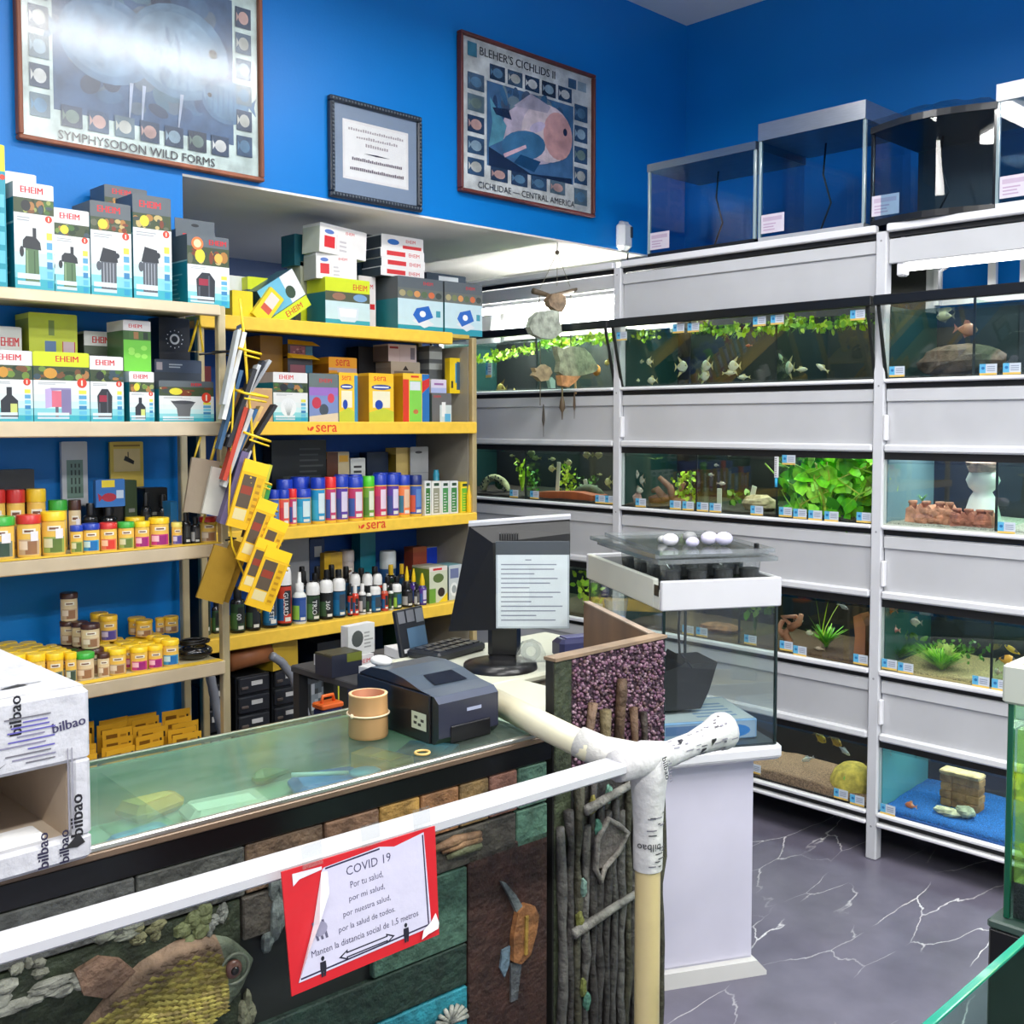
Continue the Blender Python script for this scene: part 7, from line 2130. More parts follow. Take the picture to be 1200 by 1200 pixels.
for i in range(19):
    x = -0.1 + i * 0.0095
    for (xa, za), (xb, zb) in zip(top[:-1], top[1:]):
        if xa <= x <= xb:
            hh = za + (zb - za) * (x - xa) / (xb - xa)
    m_ = max(3, int(hh / 0.008))
    for k in range(-m_ + 1, m_):
        zz = (k + 0.5 * (i % 2)) / m_ * hh * 0.88 * (1 if k > 0 else 0.8)
        d = 0.03 * (hh / 0.074) * math.sqrt(max(0.0, 1 - (zz / hh) ** 2))
        w_ = 0.0065
        col = (130, 108, 84) if zz > hh * 0.74 else rr.choice([(182, 170, 84), (166, 152, 70), (152, 136, 76)])
        mb.add([(x - w_, -d, zz), (x, -d - 0.001, zz + w_ * 0.62), (x + w_, -d - 0.0045, zz), (x, -d - 0.001, zz - w_ * 0.62)], [(0, 3, 2), (0, 2, 1)], col)
o = mb.build('fish_scales', RELIEF, rel)
o['kind'] = 'stuff'
mb = MB()
mb.M = T2
for pts, c in (([(-0.07, 0.045), (-0.095, 0.062), (-0.1, 0.095), (-0.07, 0.1), (-0.045, 0.085), (-0.03, 0.062)], (112, 88, 70)), ([(-0.12, 0.0), (-0.18, 0.03), (-0.2, 0.0), (-0.18, -0.04)], (126, 130, 116)), ([(0.02, -0.02), (-0.03, -0.03), (-0.05, -0.055), (0.0, -0.05), (0.03, -0.035)], (132, 116, 70))):
    mb = MB()
    mb.M = T2
    mb.prism(pts, -0.008 if c[0] != 132 else -0.034, 0.004, c)
    mb.build('fin', RELIEF, rel)
mb = MB()
mb.M = T2
mb.tube([(0.092 + 0.02 * math.cos(k * PI / 8), -0.0215, 0.012 + 0.02 * math.sin(k * PI / 8)) for k in range(16)], 0.0022, (120, 128, 110), 6, closed=True)
mb.ball((0.09, -0.02, 0.012), 0.013, 0.008, 0.013, (112, 78, 66), 12, 8)
mb.ball((0.09, -0.027, 0.012), 0.006, 0.004, 0.006, (28, 26, 24), 8, 6)
mb.build('eye', PLASTIC, rel)
for i, (x, z, rx, rz, c) in enumerate([(0.584, 0.873, 0.03, 0.014, (112, 116, 102)), (0.625, 0.863, 0.022, 0.014, (104, 104, 72)), (0.697, 0.847, 0.024, 0.02, (96, 104, 66)), (0.728, 0.856, 0.016, 0.02, (110, 114, 106)), (0.810, 0.825, 0.02, 0.05, (106, 116, 112)), (0.458, 0.836, 0.05, 0.018, (134, 136, 124)), (0.506, 0.836, 0.04, 0.014, (140, 142, 130)), (0.770, 0.699, 0.014, 0.03, (104, 106, 84)), (0.479, 0.863, 0.02, 0.012, (110, 112, 98))]):
    xx = cpt((x, 1.35))[0]
    mb = MB()
    for k in range(7):
        mb.ball((xx + rr.uniform(-rx, rx), 0, z + rr.uniform(-rz, rz)), rx * rr.uniform(0.3, 0.6), 0.008, rz * rr.uniform(0.3, 0.7), c, 8, 6, 0, 0.2, i * 9 + k)
    mb.build('coral_relief', RELIEF, CT)
# tiles and the tall painted fish picture at the end of the counter
px = lambda X: cpt((X, 1.33))[0]
xa, xb = px((1.110, 0.769)[0]), px((1.181, 0.746)[0])
zA, zB, zC = (0.802), (0.670), (0.596)
MB().box(xa - 0.12, xb - 0.002, -0.001, 0.013, zB + 0.002, zA, (66, 98, 82), 0.002).build('tile', RELIEF, CT)
MB().box(0.205, xb - 0.002, 0.0, 0.013, zC + 0.002, zB - 0.001, (26, 50, 40), 0.002).build('tile', RELIEF, CT)
mb = MB().box(0.205, xb - 0.002, -0.001, 0.013, 0.35, zC - 0.001, (36, 130, 146), 0.002)
mb.build('tile', RELIEF, CT)
mb = MB()
for k in range(9):
    a = PI * k / 8
    mb.tube([(xb - 0.04, -0.002, zC - 0.05), (xb - 0.04 + 0.035 * math.cos(a), -0.006, zC - 0.05 + 0.03 * math.sin(a))], 0.004, (170, 170, 160), 5)
mb.build('plant_relief', RELIEF, CT)
mb = MB().box(xb + 0.001, CX1, -0.001, 0.013, 0.35, (0.817), (58, 34, 26), 0.002)
mb.build('painted_panel', RELIEF, CT)
mb = MB().box(0.205, CX1 - 0.075, -0.001, 0.013, zA + 0.003, 0.868, (66, 62, 54), 0.002)
mb.build('tile', RELIEF, CT)
MB().box(CX1 - 0.073, CX1, -0.001, 0.013, (0.804), 0.868, (72, 106, 88), 0.002).build('tile', RELIEF, CT)
mb = MB()
for dz, c, l in ((0.0, (120, 92, 66), 0.09), (-0.02, (96, 100, 72), 0.05), (-0.008, (136, 104, 72), 0.06)):
    mb.tube([(0.62 - l, -0.004, 0.85 + dz), (0.62 - l * 0.4, -0.008, 0.857 + dz), (0.64, -0.006, 0.853 + dz)], 0.008, c, 7, radii=[0.004, 0.009, 0.006])
mb.build('driftwood_relief', RELIEF, CT)
xm, zm = px((1.304, 0.653)[0]), (0.653)
mb = MB()
mb.prism([(xm - 0.03, zm - 0.045), (xm - 0.012, zm - 0.055), (xm + 0.01, zm - 0.045), (xm + 0.024, zm - 0.01), (xm + 0.03, zm + 0.02), (xm + 0.02, zm + 0.04), (xm, zm + 0.05), (xm - 0.02, zm + 0.04), (xm - 0.03, zm)], -0.012, 0.0, (150, 100, 58))
mb.prism([(xm - 0.006, zm - 0.04), (xm + 0.0, zm - 0.04), (xm + 0.002, zm + 0.03), (xm - 0.005, zm + 0.03)], -0.015, -0.011, (170, 136, 56))
o = mb.build('seahorse_body', RELIEF, CT)
mb = MB()
mb.prism([(xm - 0.02, zm + 0.04), (xm - 0.035, zm + 0.07), (xm - 0.055, zm + 0.105), (xm - 0.045, zm + 0.1), (xm - 0.02, zm + 0.07), (xm - 0.005, zm + 0.045)], -0.008, 0.0, (104, 112, 112))
mb.build('painted_fin', RELIEF, CT)
mb = MB()
mb.prism([(xm - 0.05, zm - 0.02), (xm - 0.032, zm - 0.018), (xm - 0.034, zm - 0.05), (xm - 0.045, zm - 0.07), (xm - 0.055, zm - 0.05)], -0.005, 0.0, (100, 122, 136))
mb.build('painted_fin', RELIEF, CT)
mb = MB()
mb.prism([(xm - 0.03, zm - 0.05), (xm - 0.005, zm - 0.055), (xm - 0.015, zm - 0.12), (xm - 0.03, zm - 0.12)], -0.005, 0.0, (92, 96, 98))
mb.build('painted_fin', RELIEF, CT)

# goods seen dimly through the glass top
for i, (nm, lb, p, sx, sy, sz, c, a) in enumerate([('carton', 'small yellow carton under the counter glass before the bamboo cup', (1.167, 1.538), 0.05, 0.11, 0.05, (214, 160, 40), 10), ('carton', 'blue and green pack under the counter glass beside the yellow carton', (1.267, 1.532), 0.09, 0.1, 0.04, (60, 110, 150), 30),
                                                ('pouch', 'bright blue pouch under the middle of the counter glass', (1.062, 1.555), 0.13, 0.1, 0.03, (60, 110, 190), -20), ('pouch', 'ochre pouch under the counter glass near the wrapped box', (0.786, 1.690), 0.1, 0.1, 0.03, (190, 150, 60), 15),
                                                ('pouch', 'pale silver pouch under the counter glass', (0.873, 1.576), 0.14, 0.08, 0.03, (196, 200, 186), -10), ('pouch', 'pale blue pouch under the counter glass near the wrapped box', (0.721, 1.566), 0.1, 0.06, 0.02, (90, 150, 210), 5),
                                                ('pouch', 'green folded pouch under the far side of the counter glass', (1.051, 1.721), 0.16, 0.1, 0.03, (90, 130, 90), 12)]):
    o = thing(nm, lb, 'carton' if nm == 'carton' else 'pouch', (p[0], p[1], 0.8975), R(a))
    MB().box(-sx / 2, sx / 2, -sy / 2, sy / 2, 0, sz, c, 0.012 if nm == 'pouch' else 0.001).build('body', CARD, o)
    MB().box(-sx * 0.4, sx * 0.3, -sy * 0.35, sy * 0.1, sz, sz + 0.001, tuple(min(255, v + 40) for v in c)).build('label', CARD, o)
t = thing('hand_net', 'small pale blue spoon-shaped net under the counter glass', 'net', (*(1.062, 1.529), 0.935), R(-20))
MB().ball((0.05, 0, 0.0), 0.03, 0.02, 0.008, (120, 180, 220), 12, 6).build('bowl', PLASTIC, t)
MB().tube([(0.02, 0, 0.002), (-0.08, 0, 0.012)], 0.004, (190, 210, 216), 6).build('handle', PLASTIC, t)

# bamboo cup, ring, printer
t = thing('bamboo_cup', 'bamboo cup tied with string standing on the counter glass', 'cup', (1.112, 1.505, 1.001))
mb = MB().lathe([(0.0335, 0), (0.035, 0.004), (0.0345, 0.037), (0.0355, 0.041), (0.0345, 0.045), (0.034, 0.074), (0.0345, 0.076), (0.029, 0.076), (0.0285, 0.03), (0.002, 0.03)], 26, [(176, 134, 88), (186, 146, 98), (170, 128, 80), (180, 138, 90), (186, 144, 94), (220, 176, 120), (236, 200, 150), (170, 104, 66), (140, 84, 54)])
mb.build('cup_body', WOOD, t)
mb = MB().tube([(0.0368 * math.cos(a), 0.0368 * math.sin(a), 0.041) for a in [2 * PI * k / 24 for k in range(24)]], 0.0017, (232, 214, 180), 6, closed=True)
mb.ball((-0.038, -0.004, 0.042), 0.004, 0.004, 0.004, (232, 214, 180), 6, 5)
mb.build('string', MATTE, t)
o = MB().tube([(0.012 * math.cos(a), 0.012 * math.sin(a), 0) for a in [2 * PI * k / 18 for k in range(18)]], 0.0022, (226, 186, 110), 6, closed=True).build('rubber_band', FABRIC)
o.location = (*(1.113, 1.357), 1.003)
tag(o, 'tan rubber band lying on the counter glass near the printer', 'band')
t = thing('receipt_printer', 'dark slate receipt printer with glossy lid on the counter', 'printer', (1.158, 1.368, 1.001), R(-2))
PR = [(0, 0.012), (0, 0.072), (0.012, 0.082), (0.05, 0.087), (0.1, 0.1), (0.15, 0.106), (0.2, 0.103), (0.235, 0.088), (0.245, 0.06), (0.245, 0.0), (0.012, 0.0)]
mb = MB()
vs = [(0, a, b) for a, b in PR] + [(0.135, a, b) for a, b in PR]
k = len(PR)
mb.add(vs, [tuple(range(k - 1, -1, -1)), tuple(range(k, 2 * k))] + [(i, (i + 1) % k, (i + 1) % k + k, i + k) for i in range(k)], [(30, 30, 33), (30, 30, 33)] + [(44, 46, 62), (74, 80, 96), (66, 76, 88), (60, 72, 84), (60, 72, 84), (60, 72, 84)] + [(34, 36, 40)] * (k - 6))
mb.build('printer_body', PLASTIC, t)
MB().box(-0.004, 0.0, 0.02, 0.24, 0.0, 0.085, (26, 26, 28), 0.003).build('side_cover', PLASTIC, t)
mb = MB().at((0, 0, 0), rx=0)
mb.add([(0.035, 0.055, 0.0895), (0.11, 0.055, 0.0895), (0.105, 0.095, 0.1), (0.04, 0.095, 0.1)], [(0, 1, 2, 3)], (18, 22, 32))
mb.build('paper_window', SHINY, t)
MB().box(0.025, 0.115, -0.003, 0.0, 0.0, 0.03, (20, 20, 24), 0.003).build('front_drawer', PLASTIC, t)
mb = MB()
F = Face(mb, (0, -0.0005, 0), (1, 0, 0), (0, 0, 1))
F.rect(0.062, 0.05, 0.095, 0.056, (160, 166, 190))
mb.build('maker_badge', CARD, t)
mb = MB()
F = Face(mb, (-0.0045, 0.07, 0.02), (0, -1, 0), (0, 0, 1))
F.rect(0, 0, 0.042, 0.03, (196, 200, 176))
for u, v in ((0.006, 0.008), (0.018, 0.006), (0.026, 0.014), (0.008, 0.018)):
    F.rect(u, v, u + 0.009, v + 0.005, (60, 62, 58))
mb.build('rating_label', CARD, t)
MB().ball((0.03, 0.21, 0.108), 0.018, 0.026, 0.01, (226, 226, 222), 10, 6).build('paper_end', PAPER, t)

# ---------------------------------------------------------------- end screen with relief, and desk behind it
SX, SY, SW, SH = 1.388, 1.318, 0.318, 1.123
t = thing('relief_screen', 'upright screen panel with purple gravel and driftwood relief closing the counter end', 'screen', (SX, SY, 0), R(-1))
MB().box(0, SW, 0, 0.022, 0, SH, (30, 30, 28), 0.002).build('panel_board', MATTE, t)
gf = MB().box(0.045, SW - 0.002, -0.003, 0.0, 0.88, SH - 0.004, (70, 46, 60), 0.001).build('gravel_face', GRAVEL, t)
mb = MB()
rr = random.Random(31)
for k in range(1500):
    s_ = rr.uniform(0.0022, 0.0045)
    mb.ball((rr.uniform(0.047, SW - 0.005), -0.0045, rr.uniform(0.882, SH - 0.007)), s_ * 1.2, s_, s_, rr.choice([(112, 74, 96), (88, 60, 80), (130, 96, 112), (74, 54, 62), (96, 70, 72), (146, 118, 130)]), 5, 4)
o = mb.build('purple_gravel', MATTE, gf)
o['kind'] = 'stuff'
MB().box(0.0, 0.045, -0.004, 0.0, 0.2, SH - 0.004, (58, 66, 44), 0.002).build('moss_strip', RELIEF, t)
MB().box(0.045, SW - 0.002, -0.005, 0.0, 0.0, 0.9, (58, 56, 54), 0.002).build('bark_face', RELIEF, t)
MB().box(-0.001, SW + 0.001, -0.007, 0.024, SH - 0.004, SH + 0.002, (150, 126, 100)).build('top_edge', WOOD, t)
rr = random.Random(21)
for i in range(15):
    x = 0.012 + i * 0.0205
    z1 = rr.uniform(0.80, 0.89)
    pts = [(x + rr.uniform(-0.005, 0.005), -0.012, 0.25 + (z1 - 0.25) * k / 9) for k in range(10)]
    MB().tube(pts, 0.008, rr.choice([(74, 72, 70), (60, 57, 55), (90, 88, 85), (70, 68, 54)]), 7, radii=[0.0095 * rr.uniform(0.6, 1.15) for _ in pts]).build('bark_ridge', RELIEF, t)
for pts, r_, c in (([(0.16, 0.9), (0.165, 0.98), (0.17, 1.04), (0.172, 1.062)], 0.011, (96, 74, 54)), ([(0.12, 0.89), (0.125, 0.96), (0.124, 1.01)], 0.011, (112, 100, 70)), ([(0.085, 0.9), (0.08, 0.98), (0.09, 1.03)], 0.009, (120, 96, 76)), ([(0.235, 0.88), (0.24, 0.94), (0.236, 0.985)], 0.007, (60, 50, 44)), ([(0.2, 0.9), (0.21, 0.94), (0.205, 1.0)], 0.008, (120, 92, 70))):
    MB().tube([(a, -0.016, b) for a, b in pts], r_, c, 8, radii=[r_, r_ * 0.9, r_ * 1.05, r_ * 0.8][:len(pts)]).build('driftwood_stick', RELIEF, t)
for za, zb, x0_, x1_ in ((0.835, 0.862, 0.06, 0.25), (0.612, 0.64, 0.03, 0.26)):
    MB().tube([(x0_, -0.024, za), ((x0_ + x1_) / 2, -0.028, (za + zb) / 2 + 0.004), (x1_, -0.024, zb)], 0.009, (132, 130, 124), 8, radii=[0.01, 0.008, 0.006]).build('cross_stick', RELIEF, t)
mb = MB().tube([(a, -0.028, b) for a, b in ((0.085, 0.72), (0.09, 0.775), (0.12, 0.805), (0.15, 0.785), (0.175, 0.765), (0.15, 0.735), (0.11, 0.715), (0.1, 0.69))], 0.006, (134, 128, 122), 7, closed=True)
mb.prism([(0.085, 0.72), (0.09, 0.775), (0.12, 0.805), (0.175, 0.765), (0.11, 0.715)], -0.028, -0.01, (96, 88, 84))
mb.build('angular_relief', RELIEF, t)
for x, z, c in ((0.085, 0.84, (150, 140, 70)), (0.1, 0.79, (86, 140, 120)), (0.13, 0.85, (120, 170, 150)), (0.06, 0.69, (110, 140, 130)), (0.05, 0.63, (104, 106, 50)), (0.06, 0.5, (110, 116, 56)), (0.07, 0.47, (80, 130, 112)), (0.24, 0.52, (120, 60, 70))):
    MB().ball((x, -0.02, z), 0.008, 0.008, 0.018, c, 8, 6, 0, 0.2, int(x * 999)).build('lichen_patch', RELIEF, t)
# side wall of the screen running back
dx, dy = 0.189, 0.355
ln = math.hypot(dx, dy)
mb = MB().at((SW - 0.002, 0.022, 0), math.atan2(dy, dx))
mb.box(0, ln, 0, 0.014, 0, SH, (116, 84, 60))
mb.box(0, ln, -0.001, 0.015, SH, SH + 0.003, (170, 150, 130))
mb.build('side_board', WOOD, t)

DZ = 0.962
t = thing('till_desk', 'cream till desk behind the relief screen carrying the till screen', 'desk', (1.41, 1.345, 0), R(-2))
MB().box(0, 0.29, 0.03, 0.40, DZ - 0.02, DZ, (206, 208, 188), 0.006).build('desk_top', WHITEP, t)
MB().box(0.17, 0.72, 0.40, 0.76, DZ - 0.02, DZ, (206, 208, 188), 0.006).build('desk_top', WHITEP, t)
MB().box(0.02, 0.27, 0.05, 0.33, 0, DZ - 0.02, (196, 196, 180)).build('desk_body', WHITEP, t)
MB().box(0.2, 0.7, 0.42, 0.74, 0, DZ - 0.02, (196, 196, 180)).build('desk_body', WHITEP, t)

# till screen
MC = Vector((1.775, 1.835, 0))
e1, e2 = Vector((0.722, -0.692, 0)), Vector((0.692, 0.722, 0))
t = thing('till_screen', 'black till screen seen from behind with a printed sheet taped to it', 'monitor', (MC.x, MC.y, DZ), math.atan2(e1.y, e1.x))
far = [(-0.148, 0.06, 0.075), (0.147, 0.075, 0.12), (0.152, 0.075, 0.352), (-0.096, 0.06, 0.335)]
near = [(-0.03, 0.0, 0.09), (0.146, 0.0, 0.118), (0.15, 0.02, 0.322), (-0.038, 0.01, 0.30)]
mb = MB()
vs = near + far
mb.add(vs, [(0, 1, 2, 3), (7, 6, 5, 4), (0, 4, 5, 1), (1, 5, 6, 2), (2, 6, 7, 3), (3, 7, 4, 0)], [(14, 14, 15)] * 6)
mb.build('rear_shell', FABRIC, t)
mb = MB()
q = far
for d in (0.0,):
    mb.add([(q[3][0] - 0.002, 0.058, q[3][2]), (q[2][0] + 0.002, 0.07, q[2][2]), (q[2][0] + 0.002, 0.095, q[2][2] + 0.004), (q[3][0] - 0.002, 0.085, q[3][2] + 0.004),
            (q[3][0] - 0.002, 0.058, q[3][2] + 0.008), (q[2][0] + 0.002, 0.07, q[2][2] + 0.008), (q[2][0] + 0.002, 0.095, q[2][2] + 0.012), (q[3][0] - 0.002, 0.085, q[3][2] + 0.012)],
           [(0, 3, 2, 1), (4, 5, 6, 7), (0, 1, 5, 4), (1, 2, 6, 5), (2, 3, 7, 6), (3, 0, 4, 7)], (176, 178, 184))
mb.build('top_bezel', PLASTIC, t)
mb = MB()
for k in range(8):
    x = -0.01 - 0.006 * k + 0.03
    mb.box(x, x + 0.003, 0.012, 0.03, 0.306, 0.322, (10, 10, 12))
mb.build('vent', PLASTIC, t)
mb = MB().box(-0.03, 0.146, -0.004, -0.003, 0.095, 0.305, (206, 206, 220))
F = Face(mb, (-0.03, -0.004, 0.095), (1, 0.0, 0), (0, 0, 1))
F.rect(0.004, 0.004, 0.172, 0.178, (244, 240, 252))
rr = random.Random(3)
for k in range(14):
    v = 0.164 - k * 0.0112
    F.rect(0.012 if k else 0.07, v, (0.16 if k % 3 else 0.1) * rr.uniform(0.8, 1.0), v + 0.0028, (150, 146, 170))
F.rect(0.0, 0.178, 0.176, 0.21, (70, 70, 80))
o = mb.build('printed_sheet', CARD, t)
MB().box(-0.032, 0.148, -0.0065, -0.0055, 0.093, 0.307, (255, 255, 255)).build('plastic_sleeve', GLASS, t)
MB().lathe([(0.09, 0), (0.088, 0.012), (0.06, 0.02), (0.03, 0.024)], 24, (22, 22, 24), -0.02, -0.01, 0.0).build('base', PLASTIC, t)
MB().box(-0.05, 0.03, 0.02, 0.06, 0.015, 0.12, (18, 18, 20), 0.01).build('neck', PLASTIC, t)
t = thing('tape_dispenser', 'small clear arched tape dispenser in front of the till screen base', 'dispenser', (*(1.787, 1.771), DZ + 0.022), R(-40))
MB().prism([(-0.035, 0), (0.035, 0), (0.035, 0.02), (0.025, 0.04), (0.005, 0.052), (-0.02, 0.046), (-0.035, 0.02)], -0.012, 0.012, (225, 230, 232)).build('shell', CLEARP, t)
MB().tube([(0.018 * math.cos(a), 0, 0.024 + 0.018 * math.sin(a)) for a in [2 * PI * k / 16 for k in range(16)]], 0.006, (196, 200, 204), 8, closed=True).build('tape_roll', CLEARP, t)
t = thing('card_reader', 'navy card reader on the desk between screen and side board', 'device', (*(1.971, 1.802), DZ), R(-20))
MB().box(-0.05, 0.05, -0.03, 0.03, 0, 0.05, (44, 46, 84), 0.01).build('reader_body', PLASTIC, t)
MB().box(-0.03, 0.04, -0.02, 0.02, 0.05, 0.053, (70, 70, 120), 0.001).build('keypad', PLASTIC, t)
t = thing('paper_tray', 'pale lavender paper tray beside the side board', 'tray', (*(2.097, 1.832), DZ), R(-30))
MB().box(-0.008, 0.008, -0.12, 0.06, 0, 0.09, (190, 188, 214), 0.003).build('tray_wall', PLASTIC, t)
MB().box(0.008, 0.04, -0.12, 0.06, 0, 0.01, (190, 188, 214), 0.003).build('tray_floor', PLASTIC, t)
t = thing('desk_calculator', 'black desk keypad with stand-up display behind the printer', 'calculator', (*(1.758, 2.055), DZ), R(10))
MB().box(-0.09, 0.1, -0.06, 0.05, 0, 0.022, (32, 34, 38), 0.006).build('keypad_body', PLASTIC, t)
mb = MB()
for i in range(6):
    for j in range(3):
        mb.box(-0.078 + i * 0.028, -0.056 + i * 0.028, -0.05 + j * 0.03, -0.03 + j * 0.03, 0.022, 0.026, (60, 62, 68))
mb.build('keys', PLASTIC, t)
mb = MB().at((-0.05, 0.05, 0.0), 0, R(-12))
mb.box(-0.05, 0.055, 0, 0.015, 0, 0.12, (30, 32, 36), 0.003)
F = Face(mb, (-0.05, -0.0005, 0), (1, 0, 0), (0, 0, 1))
F.rect(0.004, 0.085, 0.03, 0.115, (110, 112, 118))
F.rect(0.036, 0.085, 0.065, 0.115, (110, 112, 118))
F.rect(0.07, 0.08, 0.1, 0.115, (120, 124, 130))
F.rect(0.03, 0.02, 0.1, 0.07, (80, 110, 136))
F.rect(0.008, 0.01, 0.03, 0.02, (200, 200, 204))
mb.build('display_board', CARD, t)
# low bench of white cartons behind the counter
t = thing('work_bench', 'dark work bench behind the counter holding small white cartons', 'bench', (1.772, 2.305, 0))
bx, by = t.location.x, t.location.y
MB().box(-0.12, 0.24, -0.1, 0.3, 0.84, 0.86, (60, 60, 62), 0.003).build('bench_top', MATTE, t)
for a in (-0.1, 0.22):
    for b in (-0.08, 0.28):
        MB().box(a - 0.015, a + 0.015, b - 0.015, b + 0.015, 0, 0.84, (40, 40, 42)).build('leg', MATTE, t)
gW = 'small white cartons on the work bench'
d_s = lambda F, w, h, rr: (F.rect(0, 0, w, h, (226, 222, 224)), F.text('EHEIM', w * 0.5, h * 0.25, h * 0.4, RED, w * 0.4), F.rect(w * 0.05, h * 0.2, w * 0.2, h * 0.8, (206, 80, 80)))
for i, (dx_, dy_, dz_, sx, sz, dep, rz, de) in enumerate([(0.0, -0.06, 0, 0.12, 0.035, 0.1, 0.25, None), (0.1, 0.0, 0, 0.12, 0.03, 0.1, 0.1, d_s), (0.1, 0.005, 0.032, 0.1, 0.026, 0.09, -0.15, d_s), (0.0, 0.14, 0, 0.12, 0.03, 0.12, 0.1, d_s), (0.02, 0.15, 0.032, 0.1, 0.085, 0.03, 0.1, lambda F, w, h, rr: (F.rect(0, 0, w, h, (206, 208, 206)), F.ell(w * 0.35, h * 0.55, w * 0.22, h * 0.28, (70, 76, 74)), F.lines(w * 0.6, h * 0.2, w * 0.95, h * 0.8, 5, (150, 152, 150), rr))), (0.17, 0.1, 0, 0.03, 0.07, 0.03, 0.2, None), (-0.08, 0.08, 0, 0.1, 0.06, 0.08, 0.0, lambda F, w, h, rr: (F.rect(0, 0, w, h, (40, 44, 60)), F.rect(w * 0.5, h * 0.6, w, h, (110, 120, 40))))]):
    x_, y_ = bx + dx_, by + dy_
    carton('small %s on the work bench behind the counter' % ['flat grey-white carton nearest the cup', 'white carton with red lettering by the printer', 'white carton stacked on the red-lettered one', 'flat white carton farther back', 'upright card box picturing a plant', 'tiny upright white box', 'dark lime-edged box'][i], (x_ - sx / 2, x_ + sx / 2, 0.861 + dz_ + sz), 0.861 + dz_, y_, dep, (206, 206, 206) if i < 6 else (40, 44, 60), de, (214, 214, 214) if i < 6 else (60, 60, 40), 0.9, gW, rz)

# ---------------------------------------------------------------- barrier rail, pipes, tape, notice
t = thing('barrier_rail', 'white barrier rail on taped pipes running in front of the counter', 'barrier', (0.39, 1.175, 0), R(-4.0))
MB().box(-0.95, 0.99, -0.024, 0.024, 0.983, 1.0, (194, 194, 198), 0.003).build('rail', WHITEP, t)
for x in (1.008, -0.85):
    MB().cyl(x, 0.0, 0, 0.97, 0.0215, (206, 186, 138), 24).build('post', PLASTIC, t)
bl = lambda x, y, z: ((x - 0.39) * math.cos(R(4)) - (y - 1.175) * math.sin(R(4)), (x - 0.39) * math.sin(R(4)) + (y - 1.175) * math.cos(R(4)), z)
MB().tube([(1.0, 0.0, 0.985), bl(1.326, 1.177, 1.005), bl(1.311, 1.262, 1.026), bl(1.366, 1.461, 1.028)], 0.0235, (226, 220, 190), 18).build('rear_pipe', PLASTIC, t)
TP = mat('taped_paper', 0.55, noise=0.12, scale=40, bump=0.35, bscale=55)


def scribble(mb, r, x, y, z0, z1, n, seed, word=None):
    rr = random.Random(seed)
    for k in range(n):
        a = rr.uniform(-2.6, 0.2)
        z = rr.uniform(z0, z1)
        mb.sector(r, a, a + rr.uniform(0.2, 0.7), z, z + 0.0018, rr.choice([(60, 60, 66), (110, 108, 120), (40, 40, 44)]), 3, x, y)


mb = MB().lathe([(0.0245, 0.80), (0.0255, 0.83), (0.025, 0.87), (0.0265, 0.9), (0.03, 0.94), (0.034, 0.965), (0.03, 0.99), (0.02, 1.004)], 20, (206, 204, 204), 1.008, 0)
mb.build('tape_sleeve', TP, t)
mb = MB()
scribble(mb, 0.0272, 1.008, 0, 0.81, 0.9, 26, 4)
mb.M = Matrix.Translation((1.008, 0, 0))
cyl_text(mb, 'bilbao', 0.0282, -PI / 2 - 0.75, 0.845, -0.0125, (24, 22, 24), False)
mb.build('tape_print', CARD, t)
mb = MB().tube([(0.93, 0.0, 0.99), (1.0, 0.0, 0.99), (1.06, 0.0, 0.985), (1.12, 0.0, 0.99), (1.17, 0.0, 0.995), (1.2, 0.0, 0.998), (1.21, 0, 0.998)], 0.02, (204, 202, 202), 16, radii=[0.0255, 0.03, 0.022, 0.021, 0.027, 0.034, 0.033])
mb.build('tape_stub', TP, t)
mb = MB().tube([(1.0, 0.0, 0.985), bl(1.336, 1.157, 1.0), bl(1.324, 1.198, 1.012)], 0.027, (204, 202, 196), 16, radii=[0.029, 0.0275, 0.0262])
mb.build('tape_collar', TP, t)
mb = MB()
rr = random.Random(9)
F = Face(mb, (1.0, -0.0352, 0.985), (1, 0, 0), (0, 0.12, 0.99))
F.text('bilbao', 0.004, 0.012, 0.011, (30, 28, 34), 0.046, 0.03, 'l', -PI / 2 + 0.12)
F.lines(0.018, -0.03, 0.026, 0.008, 8, (120, 116, 130), rr)
for k in range(46):
    x = rr.uniform(1.035, 1.19)
    r_ = 0.0226 if x < 1.13 else 0.0226 + (x - 1.13) * 0.19
    zc_ = 0.986 + max(0, x - 1.06) * 0.08
    a_, da = rr.uniform(1.6, 4.4), rr.uniform(0.05, 0.12)
    w_ = rr.uniform(0.006, 0.02)
    if k < 4:
        w_, da = 0.012, 0.45
    q = lambda xx, aa: (xx, r_ * math.cos(aa), zc_ + r_ * math.sin(aa)) if False else (xx, -r_ * math.sin(aa - 1.57) if aa > 1.57 else 0, zc_ + r_ * math.cos(aa - 1.57))
    mb.add([q(x, a_), q(x, a_ + da), q(x + w_, a_ + da * (1.2 if k >= 4 else 0.3)), q(x + w_, a_)], [(0, 1, 2, 3)], (36, 34, 40) if k < 4 else rr.choice([(90, 88, 96), (130, 128, 140)]))
mb.build('tape_print', CARD, t)

# safety notice
YN = 1.112
c0, c1 = (0.702, 0.841), (0.689, 1.002)
c2, c3 = (0.934, 0.994), (0.941, 0.838)
t = thing('safety_notice', 'red-backed white notice about distance taped to the white barrier rail', 'sign', (c0[0], YN, c0[1]))


def nl(p):
    return (p[0] - c0[0], p[1] - c0[1])


